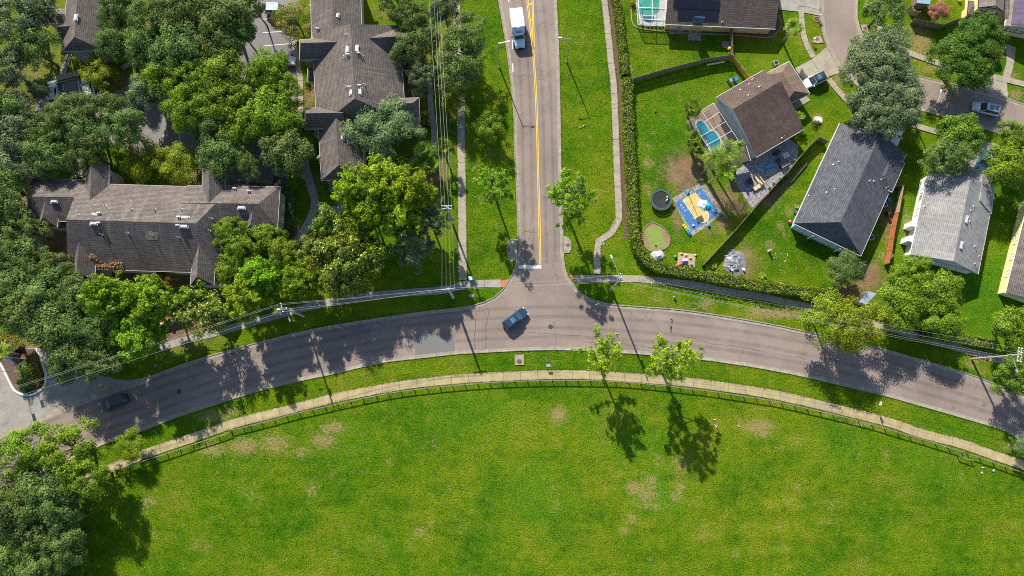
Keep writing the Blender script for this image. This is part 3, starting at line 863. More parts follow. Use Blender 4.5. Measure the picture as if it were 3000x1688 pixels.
def on_roof(blocks, px):
    z = 5.0
    for _ in range(8):
        p = T(*px, z)
        z = max([roof_z(b, p) for b in blocks] + [0])
    return T(*px, z)
def window(bk, side, s, z, w=1.0, h=1.2, frame=None, glass=None, name='window'):
    a, b, o = bk.walls[side]
    root, off = bk.root, bk.root.location
    e = (b - a).normalized()
    c = a.lerp(b, s)
    ang = math.atan2(e.y, e.x)
    f = frame or M('window_white', (0.72, 0.72, 0.7), 0.5, 0.1)
    mb = MB()
    q = c + o * .03
    mb.box((q.x, q.y, z + h / 2), (w + .16, .1, .1), ang).box((q.x, q.y, z - h / 2), (w + .2, .16, .1), ang)
    for k in (-1, 1):
        qq = q + e * (k * (w / 2 + .03)); mb.box((qq.x, qq.y, z), (.1, .1, h), ang)
    mb.box((q.x, q.y, z), (w, .08, .05), ang).box((q.x, q.y, z), (.05, .078, h), ang)
    fo = mb.build(name, f, root, off)
    q = c + o * .02
    MB().box((q.x, q.y, z), (w, .05, h), ang).build('pane', glass or GLASS, fo)
def vents(blocks, items, parent_roof=None):
    """pipe: plumbing vent, box: ridge vent box, turb: twin stub"""
    root = blocks[0].root; off = root.location
    for it in items:
        kind, px = it[0], it[1]
        p = on_roof(blocks, px)
        if kind == 'pipe':
            mb = MB().tube((p.x, p.y, p.z - .2), (p.x, p.y, p.z + (it[2] if len(it) > 2 else .75)), .07, n=7)
            mb.lathe((p.x, p.y, p.z), [(.2, .02), (.08, .1)], 8)
            mb.build('vent_pipe', GALV, blocks[0].roof, off)
        elif kind == 'stub':
            mb = MB()
            for k in (-.16, .16):
                mb.tube((p.x + k, p.y, p.z - .1), (p.x + k, p.y, p.z + .45), .11, n=8)
                mb.lathe((p.x + k, p.y, p.z + .45), [(.15, 0), (.15, .1), (0, .16)], 8)
            mb.build('flue', GALV, blocks[0].roof, off)
        else:
            w, h = it[2], it[3]
            ang = it[4] if len(it) > 4 else math.atan2(blocks[0].u.y, blocks[0].u.x)
            mb = MB().box((p.x, p.y, p.z + .08), (w, h, .26), ang, top=(.94, .85, 0, 0))
            mb.box((p.x, p.y, p.z + .02), (w + .25, h + .25, .06), ang)
            mb.build('vent_box', M('vent_metal', (0.46, 0.47, 0.47), .5, .3, 3.0), blocks[0].roof, off)
def house(name, label, c):
    return thing(name, label, 'building', (c.x, c.y, 0))

BROWN = M_shingle('shingle_brown', (0.118, 0.1, 0.09), (0.175, 0.15, 0.135), (0.27, 0.24, 0.215))
BROWN2 = M_shingle('shingle_chestnut', (0.092, 0.064, 0.053), (0.128, 0.092, 0.078), (0.17, 0.135, 0.118))
SLATE = M_shingle('shingle_charcoal', (0.075, 0.078, 0.092), (0.125, 0.13, 0.146), (0.13, 0.13, 0.14), contrast=.6)
LGREY = M_shingle('shingle_pale_grey', (0.24, 0.235, 0.225), (0.32, 0.315, 0.30), (0.42, 0.41, 0.39), contrast=.5)
GREYB = M_shingle('shingle_taupe', (0.19, 0.165, 0.14), (0.25, 0.22, 0.185), (0.3, 0.27, 0.24), contrast=.6)
RIDGE = M('ridge_pale', (0.3, 0.26, 0.21), 0.9, 0.3, 2.0)
W_TAN = M('stucco_tan', (0.36, 0.32, 0.27), 0.9, 0.15, 0.8, 0.1, 20)
W_YEL = M('stucco_ochre', (0.52, 0.36, 0.12), 0.9, 0.15, 0.8, 0.1, 20)
W_LEM = M('stucco_lemon', (0.72, 0.64, 0.27), 0.9, 0.12, 0.8, 0.1, 20)
W_BLU = M('siding_blue', (0.32, 0.47, 0.52), 0.8, 0.12, 0.8, 0.1, 20)
W_GRN = M('stucco_pale_green', (0.5, 0.53, 0.46), 0.9, 0.12, 0.8, 0.1, 20)
W_WHT = M('stucco_white', (0.7, 0.7, 0.67), 0.9, 0.12, 0.8, 0.1, 20)
W_SKY = M('siding_sky', (0.16, 0.36, 0.5), 0.8, 0.15, 0.8, 0.1, 20)
TRIMW = M('trim_white', (0.72, 0.71, 0.68), 0.6, 0.12, 2.0)
DKFR = M('window_dark', (0.05, 0.05, 0.055), 0.5, 0.1)

# ---- apartment block A, upper left corner
rt = house('apartment_building', 'small brown shingle apartment roof with dark hip end at the upper left edge', T(0,0,835,250))
k = dict(mat=BROWN, wall=W_TAN, capmat=RIDGE)
a1 = block(rt, T(0,0,690,-300,5.2), T(0,0,628,517,5.2), T(0,0,1043,515,5.2), 5.2, 36, (0, .33), **k)
a2 = block(rt, T(0,0,800,392,5), T(0,0,580,402,5), T(0,0,598,235,5), 5.0, 46, (0, .5), **k)
a3 = block(rt, T(0,0,690,232,3.4), T(0,0,430,232,3.4), T(0,0,440,93,3.4), 3.4, 25, (0, 0), **k)
a4 = block(rt, T(0,0,930,330,5), T(0,0,1075,320,5), T(0,0,1065,225,5), 5.0, 46, (0, .5), **k)
window(a1, 'end', .32, 1.6, 1.3, 1.3)
vents([a1], [('box', (0,0,765,180), .5, 1.1, 0)])
# ---- apartment block B, upper middle
rt = house('apartment_building', 'brown shingle apartment building with crossing wings above the young pines', T(1,0,1020,700))
b1 = block(rt, T(1,0,565,330,5.4), T(1,0,612,1290,5.4), T(1,0,1490,1000,5.4), 5.4, 30, (.2, .36), **k)
b2 = block(rt, T(1,0,545,-250,5.2), T(1,0,560,420,5.2), T(1,0,1063,290,5.2), 5.2, 30, (0, 0), **k)
b3 = block(rt, T(1,0,622,1180,5.2), T(1,1,657,368,5.2), T(1,1,1092,340,5.2), 5.2, 34, (0, .42), **k)
b4 = block(rt, T(1,0,860,590,6), T(1,0,437,602,6), T(1,0,420,398,6), 6.0, 50, (0, .45), **k)
b5 = block(rt, T(1,0,1080,590,6), T(1,0,1620,560,6), T(1,0,1600,290,6), 6.0, 42, (0, .45), **k)
b6 = block(rt, T(1,0,900,1290,6), T(1,0,488,1297,6), T(1,0,466,1090,6), 6.0, 50, (0, .45), **k)
b7 = block(rt, T(1,0,1180,1200,6), T(1,0,1642,1184,6), T(1,0,1614,985,6), 6.0, 48, (0, .45), **k)
b8 = block(rt, T(1,0,1455,705,3.5), T(1,0,1582,702,3.5), T(1,0,1580,640,3.5), 3.5, 12, (0, .4), mat=BROWN, wall=W_TAN)
b9 = block(rt, T(1,0,595,822,3.4), T(1,0,515,822,3.4), T(1,0,508,680,3.4), 3.4, 25, (0, .5), mat=BROWN, wall=W_TAN)
b10 = block(rt, T(1,1,640,188,5), T(1,1,720,130,5), T(1,1,640,110,5), 5.0, 30, (0, 0), mat=BROWN, wall=W_TAN)
b11 = block(rt, T(1,1,745,460,3), T(1,1,862,455,3), T(1,1,860,380,3), 3.0, 12, (.5, .5), mat=BROWN, wall=W_TAN, inset=.2)
for w_ in ((b4, 'front', .8), (b6, 'front', .8), (b7, 'front', .85)):
    window(w_[0], w_[1], w_[2], 4.9, 1.1, 1.1)
window(b7, 'end', .5, 2.0, 1.0, 1.4); window(b3, 'end', .35, 2.2); window(b5, 'end', .5, 2.2)
vents([b1, b3, b2], [('box', (1,0,922,500), .45, 1.15, 0), ('box', (1,0,1013,492), .5, 1.2, 0), ('box', (1,0,957,925), .45, 1.2, 0), ('box', (1,0,1047,920), .5, 1.2, 0), ('stub', (1,0,925,560)), ('pipe', (1,0,892,582)), ('pipe', (1,0,1075,565)), ('pipe', (1,0,908,878)), ('pipe', (1,0,1095,860)), ('stub', (1,0,945,885)), ('stub', (1,0,1035,545)), ('stub', (1,0,1045,870)),
      ('box', (1,0,870,1378), .45, 1.1, 0), ('box', (1,0,820,160), .4, .75, 0), ('stub', (1,0,626,300)), ('pipe', (1,0,912,352), .4)])
# ---- apartment block C, left
rt = house('apartment_building', 'long brown shingle apartment building with a bleached round patch on its roof', T(0,1,1400,850))
c1 = block(rt, T(0,1,680,1252,5.4), T(0,1,2240,1300,5.4), T(0,1,1600,420,5.4), 5.4, 30, (.2, .45), **k)
c2 = block(rt, T(0,1,1850,838,5.4), T(1,1,215,846,5.4), T(1,1,242,428,5.4), 5.4, 30, (0, .75), **k)
c3 = block(rt, T(0,1,860,782,5.0), T(0,1,266,772,5.0), T(0,1,320,350,5.0), 5.0, 28, (0, .3), **k)
c4 = block(rt, T(0,1,425,560,5.2), T(0,1,386,830,5.2), T(0,1,572,846,5.2), 5.2, 44, (0, .8), **k)
c5 = block(rt, T(0,1,850,640,5.6), T(0,1,862,228,5.6), T(0,1,1097,232,5.6), 5.6, 42, (0, 0), **k)
c6 = block(rt, T(0,1,2030,660,5.6), T(0,1,2037,262,5.6), T(0,1,2268,266,5.6), 5.6, 44, (0, .25), **k)
c7 = block(rt, T(0,1,755,930,5.8), T(0,1,728,1378,5.8), T(0,1,950,1394,5.8), 5.8, 47, (0, .55), **k)
c8 = block(rt, T(0,1,1945,960,5.8), T(0,1,1915,1420,5.8), T(0,1,2150,1432,5.8), 5.8, 47, (0, .55), **k)
c9 = block(rt, T(0,1,2490,700,5.6), T(0,1,2462,870,5.6), T(0,1,2620,882,5.6), 5.6, 46, (0, .6), **k)
c10 = block(rt, T(0,1,2340,405,3.2), T(0,1,2478,405,3.2), T(0,1,2476,360,3.2), 3.2, 10, (.3, .3), mat=BROWN, wall=W_TAN, inset=.15)
c11 = block(rt, T(0,1,585,848,3.6), T(0,1,668,850,3.6), T(0,1,668,780,3.6), 3.6, 14, (.2, .2), mat=BROWN, wall=M('stucco_rose', (0.32, 0.25, 0.22), .9, .15), inset=.15)
for w_ in ((c5, 'back', .72), (c6, 'back', .72), (c7, 'back', .82), (c8, 'back', .82)):
    window(w_[0], w_[1], w_[2], 4.6, 1.1, 1.3, frame=DKFR)
window(c2, 'end', .3, 2.0, 1.0, 1.2); window(c2, 'end', .65, 2.0, 1.0, 1.2); window(c1, 'front', .42, 2.0); window(c1, 'front', .6, 2.0)
mt_ = MB()
for i in range(6):
    mt_.tube((0, 0, 0), (0, 0, 0), 1)
vents([c1, c2, c3, c4], [('box', (0,1,548,578), 1.0, .45), ('box', (0,1,962,712), 1.0, .4), ('box', (0,1,945,798), 1.1, .5), ('box', (0,1,1865,742), 1.2, .4), ('box', (0,1,1850,828), 1.3, .5), ('box', (0,1,2432,640), 1.2, .5), ('stub', (0,1,1005,700)), ('stub', (0,1,1805,740)), ('stub', (0,1,1002,800)), ('stub', (0,1,1797,825)),
      ('pipe', (0,1,1068,630)), ('pipe', (0,1,1327,655)), ('pipe', (0,1,1562,662)), ('pipe', (0,1,1830,658)), ('pipe', (0,1,1030,912)), ('pipe', (0,1,1292,900)), ('pipe', (0,1,1535,915)), ('pipe', (0,1,1800,940)), ('pipe', (0,1,2130,752)), ('pipe', (0,1,2115,875)), ('pipe', (0,1,793,714), .4), ('stub', (0,1,2367,455)), ('stub', (0,1,2510,480))])
# bleached round patch: single replaced shingles
rnd = random.Random(5)
mb = MB()
pale = M('bleached_shingle', (0.34, 0.31, 0.22), .9, .2, 2.0)
for j in range(-4, 5):
    for i in range(-5, 6):
        if (i / 4.8) ** 2 + (j / 4.2) ** 2 < 1.05 * rnd.uniform(.75, 1.1):
            p = on_roof([c1], (0, 1, 1525 + i * 15 + (j % 2) * 7, 925 + j * 11))
            dz = c1.rise / (c1.W / 2)
            nrm = Vector((c1.n.x * -dz, c1.n.y * -dz, 1)).normalized()
            up = (c1.n + Vector((0, 0, dz))).normalized()
            q = p + nrm * .035
            mb.poly([q - c1.u * .1 - up * .07, q + c1.u * .1 - up * .07, q + c1.u * .1 + up * .07, q - c1.u * .1 + up * .07])
mb.build('bleached_patch', pale, c1.roof, rt.location)
# drift of pine straw in the valley
mb = MB()
for i in range(260):
    x = 905 + rnd.random() * 340; y = 1120 + (x - 905) * .4 + rnd.gauss(0, 14) if x < 985 else 1225 + rnd.gauss(0, 22)
    p = on_roof([c1, c7], (0, 1, x, min(y, 1262)))
    a_ = rnd.uniform(0, 3.14); d_ = Vector((math.cos(a_), math.sin(a_), rnd.uniform(-.3, .3))) * rnd.uniform(.1, .25)
    s_ = Vector((-d_.y, d_.x, 0)) * .25
    q = p + Vector((0, 0, rnd.uniform(.03, .09)))
    mb.poly([q - d_ - s_, q + d_ - s_, q + d_ + s_, q - d_ + s_])
mb.build('pine_straw', M('straw_litter', (0.3, 0.17, 0.07), .9, .35, 3.0), c1.roof, rt.location)
# ---- ochre house with solar panels, top
rt = house('house', 'ochre walled house with brown roof and black solar panels at the top edge', T(2,0,2050,0))
d1 = block(rt, T(2,0,1540,243,2.7), T(3,0,72,291,2.7), T(3,0,100,-420,2.7), 2.7, 24, (0, 0), mat=BROWN2 if False else M_shingle('shingle_umber', (0.105, 0.08, 0.07), (0.15, 0.118, 0.102), (0.2, 0.165, 0.145)), wall=W_YEL, fascia=TRIMW)
for s_, w_ in ((.1, 2.0), (.17, 2.0), (.41, .9), (.72, 1.0)):
    window(d1, 'front', s_, 1.5, w_, 1.1)
MB().box(tuple(d1.walls['front'][0].lerp(d1.walls['front'][1], .28) + Vector((0, -.03, 1.1))), (1.8, .12, 2.1), math.atan2(d1.u.y, d1.u.x)).build('glass_door', GLASSB, rt, rt.location)
PV = M_glass_dark('solar_cell', (0.008, 0.009, 0.014), 0.15)
def panels(bk, s0, t0, nx, ny, w, h, gap=.03, frame=None):
    dz = bk.rise / (bk.W * bk.fr)
    up = (bk.n + Vector((0, 0, dz))).normalized()
    nrm = bk.u.cross(up)
    if nrm.z < 0: nrm = -nrm
    for j in range(ny):
        for i in range(nx):
            o = bk.a + bk.u * (s0 + i * (w + gap)) + up * (t0 + j * (h + gap)) + nrm * .12
            mb = MB()
            q = [o, o + bk.u * w, o + bk.u * w + up * h, o + up * h]
            lo = [v - nrm * .04 for v in q]
            mb.poly(q)
            for m_ in range(4):
                mb.poly([lo[m_], lo[(m_ + 1) % 4], q[(m_ + 1) % 4], q[m_]])
            pn = mb.build('solar_panel', PV, bk.roof, bk.root.location)
            if frame:
                f = MB()
                for m_ in range(4):
                    f.tube(q[m_] + nrm * .01, q[(m_ + 1) % 4] + nrm * .01, .025, n=4)
                f.build('frame', frame, pn)
panels(d1, 2.1, .95, 7, 1, 1.02, 1.65)
panels(d1, 1.15, 2.75, 8, 1, 1.02, 1.65)
vents([d1], [('pipe', (2,0,2115,225), .6)])
# ---- chestnut roofed house with the screened pool
rt = house('house', 'pale green house with chestnut brown ribbed roof beside the screened pool', G(2220, 330))
e1 = block(rt, G(2098,286,3.0), G(2236,206,3.0), G(2195,473,3.0), 3.0, 30, (0, 0), mat=BROWN2, wall=W_GRN, split=(.30, 2.7), fascia=TRIMW)
e2 = block(rt, T(3,0,212,617,3.0), T(3,0,421,942,3.0), T(3,0,120,1060,3.0), 3.0, 24, (.5, .5), mat=M_shingle('shingle_tawny', (0.16, 0.115, 0.085), (0.21, 0.155, 0.118), (0.26, 0.2, 0.16), contrast=.6), wall=W_GRN, fascia=TRIMW)
e3 = block(rt, G(2186,429,3.02), G(2199,470,3.02), G(2140,500,3.02), 3.02, 3, (0, 0), mat=BROWN2, wall=None, fascia=TRIMW, caps=False, split=(.2, .55))
window(e1, 'start', .22, 2.3, 1.1, 1.3, glass=GLASSB)
window(e1, 'back', .3, 1.5, 1.8, 1.2)
window(e1, 'back', .75, 1.5, 1.4, 1.2)
vents([e1, e2], [('pipe', (2,0,2382,960), .6), ('pipe', (2,0,2490,875), .6), ('pipe', (2,0,2388,850), .3), ('pipe', (2,0,2300,905), .3), ('pipe', (2,0,2420,800), .3), ('pipe', (3,0,142,1390), 1.1)])
# ---- charcoal roofed house
rt = house('house', 'light blue house with charcoal shingle roof between two garden fences', T(3,1,800,450))
f1 = block(rt, T(3,0,722,1240,2.8), T(3,1,256,797,2.8), T(3,1,945,1102,2.8), 2.8, 24, (0, .42), mat=SLATE, wall=W_BLU, fascia=TRIMW, inset=(.55, .03))
f2 = block(rt, T(3,1,1010,195,3.3), T(3,1,905,290,3.3), T(3,1,1000,270,3.3), 3.6, 26, (0, 0), mat=SLATE, wall=W_BLU, fascia=DKFR, caps=False)
f3 = block(rt, T(3,1,840,20,3.3), T(3,1,750,135,3.3), T(3,1,860,110,3.3), 3.6, 26, (0, 0), mat=SLATE, wall=W_BLU, fascia=DKFR, caps=False)
f4 = block(rt, T(3,1,1090,60,3.0), T(3,1,960,350,3.0), T(3,1,1290,380,3.0), 3.1, 22, (.4, .6), mat=SLATE, wall=W_BLU, fascia=TRIMW)
for s_, w_ in ((.12, 1.3), (.22, 1.4), (.42, 1.0), (.54, 1.8), (.64, .9)):
    window(f1, 'end', s_, 1.5, w_, 1.3)
a_, b_, o_ = f1.walls['end']
mb = MB()
for s_ in (.30, .74, .9):
    q = a_.lerp(b_, s_) + o_ * .35
    mb.box((q.x, q.y, 1.25), (.2, .2, 2.5))
mb.build('porch_post', TRIMW, rt, rt.location)
vents([f1], [('pipe', (3,1,412,522), .25), ('pipe', (3,1,592,488), .25), ('pipe', (3,1,675,453), .25), ('pipe', (3,1,660,208), .25), ('pipe', (3,1,714,180), .25), ('pipe', (3,1,1020,372), .6), ('pipe', (3,1,1065,375), .6), ('pipe', (3,1,1140,358), 1.0), ('pipe', (3,1,1192,438), .8)])
# ---- pale grey roofed house
rt = house('house', 'house with weathered pale grey shingle roof right of the orange fence', T(3,1,1900,750))
g1 = block(rt, T(3,1,1610,282,2.9), T(3,1,1432,1112,2.9), T(3,1,2110,1330,2.9), 2.9, 24, (0, 0), mat=LGREY, wall=W_WHT, fascia=TRIMW, inset=.4)
g2 = block(rt, T(3,1,1950,228,3.1), T(3,1,1910,640,3.1), T(3,1,2260,560,3.1), 3.1, 24, (.5, .5), mat=LGREY, wall=W_WHT, fascia=TRIMW)
window(g1, 'end', .7, 1.5, 1.6, 1.2); window(g1, 'end', .35, 1.5, 1.4, 1.2)
for s_ in (.2, .45, .7):
    window(g1, 'front', s_, 1.5, 1.2, 1.2)
a_, b_, o_ = g1.walls['front']
for s_ in (.64, .83):
    q = a_.lerp(b_, s_) + o_ * .5
    MB().box((q.x, q.y, 1.3), (1.0, 1.2, 2.6), math.atan2((b_ - a_).y, (b_ - a_).x)).build('bay', W_WHT, rt, rt.location)
vents([g1], [('box', (3,1,1993,760), 1.3, .45), ('box', (3,1,1940,1020), 1.3, .45), ('pipe', (3,1,1575,628), .4), ('pipe', (3,1,2068,628), .4), ('pipe', (3,1,2040,670), .4), ('pipe', (3,1,2030,780), .6), ('pipe', (3,1,2083,1030), .5), ('pipe', (3,1,2125,1130), .5), ('pipe', (3,1,2083,1205), .6)])
# ---- lemon house cut by the right edge
rt = house('house', 'lemon yellow house with brown roof cut off by the right edge', T(3,1,2600,1100))
h1 = block(rt, T(3,1,2640,500,2.9), T(3,2,2392,50,2.9), T(3,2,3000,330,2.9), 2.9, 24, (0, 0), mat=BROWN, wall=W_LEM, fascia=TRIMW)
for s_ in (.45, .62, .8):
    window(h1, 'front', s_, 1.5, 1.1, 1.1)
# ---- lemon house top right
rt = house('house', 'two storey lemon yellow house with grey gable at the top right', T(3,0,2230,20))
i1 = block(rt, T(3,0,2150,-320,5.0), T(3,0,2118,74,5.0), T(3,0,2365,138,5.0), 5.0, 30, (0, 0), mat=GREYB, wall=W_LEM, fascia=DKFR)
i2 = block(rt, T(3,0,2395,-300,2.9), T(3,0,2370,196,2.9), T(3,0,2440,200,2.9), 3.2, 12, (0, 0), mat=BROWN, wall=W_LEM, fascia=DKFR)
i3 = block(rt, T(3,0,2010,140,2.8), T(3,0,2300,190,2.8), T(3,0,2330,60,2.8), 2.8, 14, (.3, .3), mat=BROWN, wall=W_LEM, fascia=DKFR)
window(i1, 'end', .5, 4.2, 1.9, 1.3, frame=DKFR, glass=GLASSB)
window(i3, 'front', .35, 1.5, 2.0, 1.3, frame=DKFR, glass=GLASSB)
# ---- solar house, right edge top
rt = house('house', 'pale yellow house with tan roof and purple solar panels at the right edge', T(3,0,2560,120))
j1 = block(rt, T(3,0,2450,-260,3.2), T(3,0,2385,258,3.2), T(3,0,2950,330,3.2), 3.2, 18, (0, 0), mat=M_shingle('shingle_tan', (0.24, 0.2, 0.165), (0.3, 0.255, 0.215), (0.36, 0.31, 0.27), contrast=.5), wall=M('stucco_cream', (0.6, 0.54, 0.36), .9, .12), fascia=TRIMW)
window(j1, 'end', .25, 1.9, 3.0, 1.3, frame=DKFR, glass=GLASSB)
PV = M_glass_dark('solar_cell_violet', (0.075, 0.055, 0.085), 0.25)
panels(j1, j1.L - 5.6, .9, 5, 3, 1.05, 1.7, .04, frame=TRIMW)
# ================================================================== VEGETATION
def leaf_mesh(name, c, nrm, size, aspect, rng, up_bias=0.0):
    """diamond leaf cards: centres c, facing nrm"""
    n = len(c)
    t = rng.normal(size=(n, 3))
    t[:, 2] -= up_bias
    t -= nrm * (t * nrm).sum(1, keepdims=True)
    t /= np.linalg.norm(t, axis=1, keepdims=True) + 1e-9
    b = np.cross(nrm, t)
    L = (size * rng.uniform(.7, 1.3, n))[:, None]
    v = np.stack([c - t * L * .5, c + b * L * aspect * .5, c + t * L * .5, c - b * L * aspect * .5], 1).reshape(-1, 3)
    f = np.arange(n * 4).reshape(-1, 4)
    return np_mesh(name, v, f)
def unit(v):
    return v / (np.linalg.norm(v, axis=1, keepdims=True) + 1e-9)
def lobes(rng, k=5, amp=.22):
    ph = rng.uniform(0, 6.28, k); fr = rng.integers(2, 7, k); am = rng.uniform(.3, 1, k); am *= amp / am.sum() * 2
    return lambda th: 1 + sum(a * np.cos(f * th + p) for a, f, p in zip(am, fr, ph))
def crown(seed, R_=5.0, H_=2.7, clumps=60, per=150, cr=1.15, leaf=.3, aspect=.6, flat=.7, low=-.35, inner=.25, outward=1.0):
    rng = np.random.default_rng(seed)
    lob = lobes(rng)
    n = clumps
    d = unit(rng.normal(size=(n * 3, 3)))
    d = d[d[:, 2] > low][:n]
    th = np.arctan2(d[:, 1], d[:, 0])
    rr = np.where(rng.random(len(d)) < inner, rng.uniform(.3, .7, len(d)), rng.uniform(.74, .98, len(d))) * lob(th)
    cc = d * rr[:, None] * np.array([R_ - cr * .6, R_ - cr * .6, H_])
    crs = cr * rng.uniform(.65, 1.35, len(cc))
    P, Nn = [], []
    for p, r in zip(cc, crs):
        m = int(per * (r / cr) ** 2)
        e = unit(rng.normal(size=(m, 3)))
        q = e * (rng.random(m) ** .45)[:, None] * r * np.array([1, 1, flat])
        P.append(p + q)
        Nn.append(unit(e * .8 + unit(rng.normal(size=(m, 3))) * .55 + np.array([0, 0, .8]) + unit(cc[:1] * 0 + p[None]) * .3 * outward))
    P, Nn = np.concatenate(P), np.concatenate(Nn)
    return leaf_mesh('crown', P, Nn, leaf, aspect, rng), cc
def trunk_mesh(seed, cc, z_c, r=.26, top=.55, mat_idx=0, sub=14):
    rng = random.Random(seed)
    mb = MB()
    fork = Vector((rng.uniform(-.3, .3), rng.uniform(-.3, .3), z_c * .52))
    mb.tube((0, 0, -.1), (fork.x * .4, fork.y * .4, z_c * .25), r * 1.25, r, 8, False)
    mb.tube((fork.x * .4, fork.y * .4, z_c * .25), fork, r, r * .8, 8, False)
    idx = list(range(len(cc))); rng.shuffle(idx)
    for i in idx[:sub]:
        e = Vector(cc[i]) + Vector((0, 0, z_c))
        m_ = fork.lerp(e, .5) + Vector((0, 0, rng.uniform(-.2, .5)))
        mb.tube(fork, m_, r * .45, r * .28, 5, False).tube(m_, e, r * .28, r * .08, 5, False)
    return mb.mesh('trunk')
PROTO = {}
def proto(kind, crown_me, trunk_me, bark):
    trunk_me.materials.append(bark)
    crown_me.materials.append(None)
    PROTO.setdefault(kind, []).append((trunk_me, crown_me))
def shift(me, z):
    me.transform(Matrix.Translation((0, 0, z)))
    return me
for s in range(5):
    me, cc = crown(10 + s, clumps=[58, 70, 85, 62, 100][s], per=[170, 150, 120, 190, 100][s], cr=[1.2, 1.05, .9, 1.25, .8][s], leaf=[.34, .3, .27, .36, .26][s], aspect=.62)
    proto('oak', shift(me, 6.6), trunk_mesh(s, cc, 6.6), BARK)
for s in range(2):
    me, cc = crown(30 + s, clumps=150, per=130, cr=.78, leaf=.24, aspect=.55, H_=2.4)
    proto('big', shift(me, 6.8), trunk_mesh(s, cc, 6.8, .32, sub=22), BARK)
for s in range(3):
    me, cc = crown(50 + s, clumps=46, per=240, cr=1.35, leaf=.27, aspect=.6, H_=3.0, inner=.15)
    proto('crape', shift(me, 6.2), trunk_mesh(s, cc, 6.2, .16, sub=20), BARK)
for s in range(3):
    me, cc = crown(70 + s, clumps=75, per=62, cr=1.0, leaf=.42, aspect=.5, H_=3.1, inner=.35)
    proto('magnolia', shift(me, 6.4), trunk_mesh(s, cc, 6.4, .2, sub=26), BARKP)
for s in range(2):
    me, cc = crown(90 + s, clumps=90, per=130, cr=.95, leaf=.5, aspect=.2, H_=3.0)
    proto('cedar', shift(me, 6.4), trunk_mesh(s, cc, 6.4, .24, sub=16), BARK)
def pine(seed, nb, tufts, per, R_=4.0, H_=10.0, base=.5, tr=.55, needle=.42):
    rng = np.random.default_rng(seed); rr = random.Random(seed)
    mb = MB()
    lean = Vector((rr.uniform(-.5, .5), rr.uniform(-.5, .5), 0))
    top = Vector((lean.x, lean.y, H_ * .97))
    mb.tube((0, 0, -.1), top * .5, .2, .15, 7, False).tube(top * .5, top, .15, .04, 6, False)
    lob = lobes(rng, 5, .3)
    tips = []
    for i in range(nb):
        f = base + (1 - base) * (i + .5) / nb
        th = i * 2.4 + rr.uniform(-.4, .4)
        ln = R_ * float(lob(np.array([th]))[0]) * (1.0 - .55 * ((f - base) / (1 - base)) ** 1.6) * rr.uniform(.6, 1.05)
        p0 = top * f
        d = Vector((math.cos(th), math.sin(th), rr.uniform(.15, .45)))
        p1 = p0 + d * ln * .5
        p2 = p0 + Vector((d.x * ln, d.y * ln, d.z * ln * 1.1 + .2))
        mb.tube(p0, p1, .06, .045, 5, False).tube(p1, p2, .045, .02, 5, False)
        for k in range(tufts):
            g = rr.uniform(.38, 1.0)
            q = p1.lerp(p2, (g - .5) * 2) if g > .5 else p0.lerp(p1, g * 2)
            o = Vector((rr.gauss(0, .42), rr.gauss(0, .42), rr.uniform(-.05, .4)))
            mb.tube(q, q + o, .025, .012, 4, False)
            tips.append(q + o)
    tips.append(top)
    P, Nn = [], []
    tan = []
    for t_ in tips:
        r_ = tr * rr.uniform(.65, 1.2)
        e = unit(rng.normal(size=(per, 3)) + np.array([0, 0, .35]))
        P.append(np.array(t_) + e * r_ * rng.uniform(.25, 1, (per, 1)) * np.array([1, 1, .8]))
        Nn.append(unit(np.cross(e, rng.normal(size=(per, 3))) * .6 + e * .6 + np.array([0, 0, .5])))
    P, Nn = np.concatenate(P), np.concatenate(Nn)
    return leaf_mesh('crown', P, Nn, needle, .32, rng), mb.mesh('trunk')
for s in range(3):
    c_, t_ = pine(110 + s, 21, 7, 46, R_=4.4, base=.5, tr=.5, needle=.36)
    proto('pine', c_, t_, BARKP)
for s in range(3):
    c_, t_ = pine(130 + s, 40, 8, 46, R_=4.6, base=.42, tr=.62, needle=.46)
    proto('pinedense', c_, t_, BARKP)
L_OAK = M_leaf('leaf_oak', (0.059, 0.109, 0.031), (0.113, 0.185, 0.049), (0.205, 0.284, 0.076))
L_OAKG = M_leaf('leaf_oak_grey', (0.072, 0.112, 0.053), (0.137, 0.186, 0.094), (0.242, 0.292, 0.151))
L_OAKB = M_leaf('leaf_oak_bright', (0.068, 0.147, 0.011), (0.144, 0.249, 0.019), (0.272, 0.376, 0.029))
L_YEL = M_leaf('leaf_yellow_green', (0.090, 0.164, 0.009), (0.195, 0.274, 0.014), (0.347, 0.414, 0.031))
L_CRAPE = M_leaf('leaf_crape', (0.079, 0.128, 0.017), (0.165, 0.217, 0.025), (0.268, 0.307, 0.047), tipcol=(0.536, 0.225, 0.178), tipfrac=.10)
L_RED = M_leaf('leaf_reddish', (0.095, 0.090, 0.019), (0.189, 0.128, 0.032), (0.299, 0.158, 0.053), tipcol=(0.551, 0.150, 0.095), tipfrac=.12)
L_PINK = M_leaf('leaf_pink', (0.116, 0.090, 0.036), (0.347, 0.130, 0.117), (0.504, 0.200, 0.198))
L_PINE = M_leaf('leaf_pine', (0.083, 0.182, 0.013), (0.166, 0.314, 0.015), (0.314, 0.479, 0.029), transl=.3)
L_PINEY = M_leaf('leaf_pine_light', (0.122, 0.209, 0.011), (0.245, 0.365, 0.017), (0.424, 0.528, 0.038), transl=.32)
L_MAG = M_leaf('leaf_magnolia', (0.041, 0.091, 0.016), (0.090, 0.151, 0.022), (0.187, 0.243, 0.036), transl=.12, rough=.3, tipcol=(0.506, 0.465, 0.072), tipfrac=.10)
L_CED = M_leaf('leaf_cedar', (0.069, 0.122, 0.051), (0.135, 0.202, 0.086), (0.234, 0.306, 0.141))
L_GRN = M_leaf('leaf_green', (0.046, 0.121, 0.013), (0.103, 0.224, 0.019), (0.215, 0.353, 0.032))
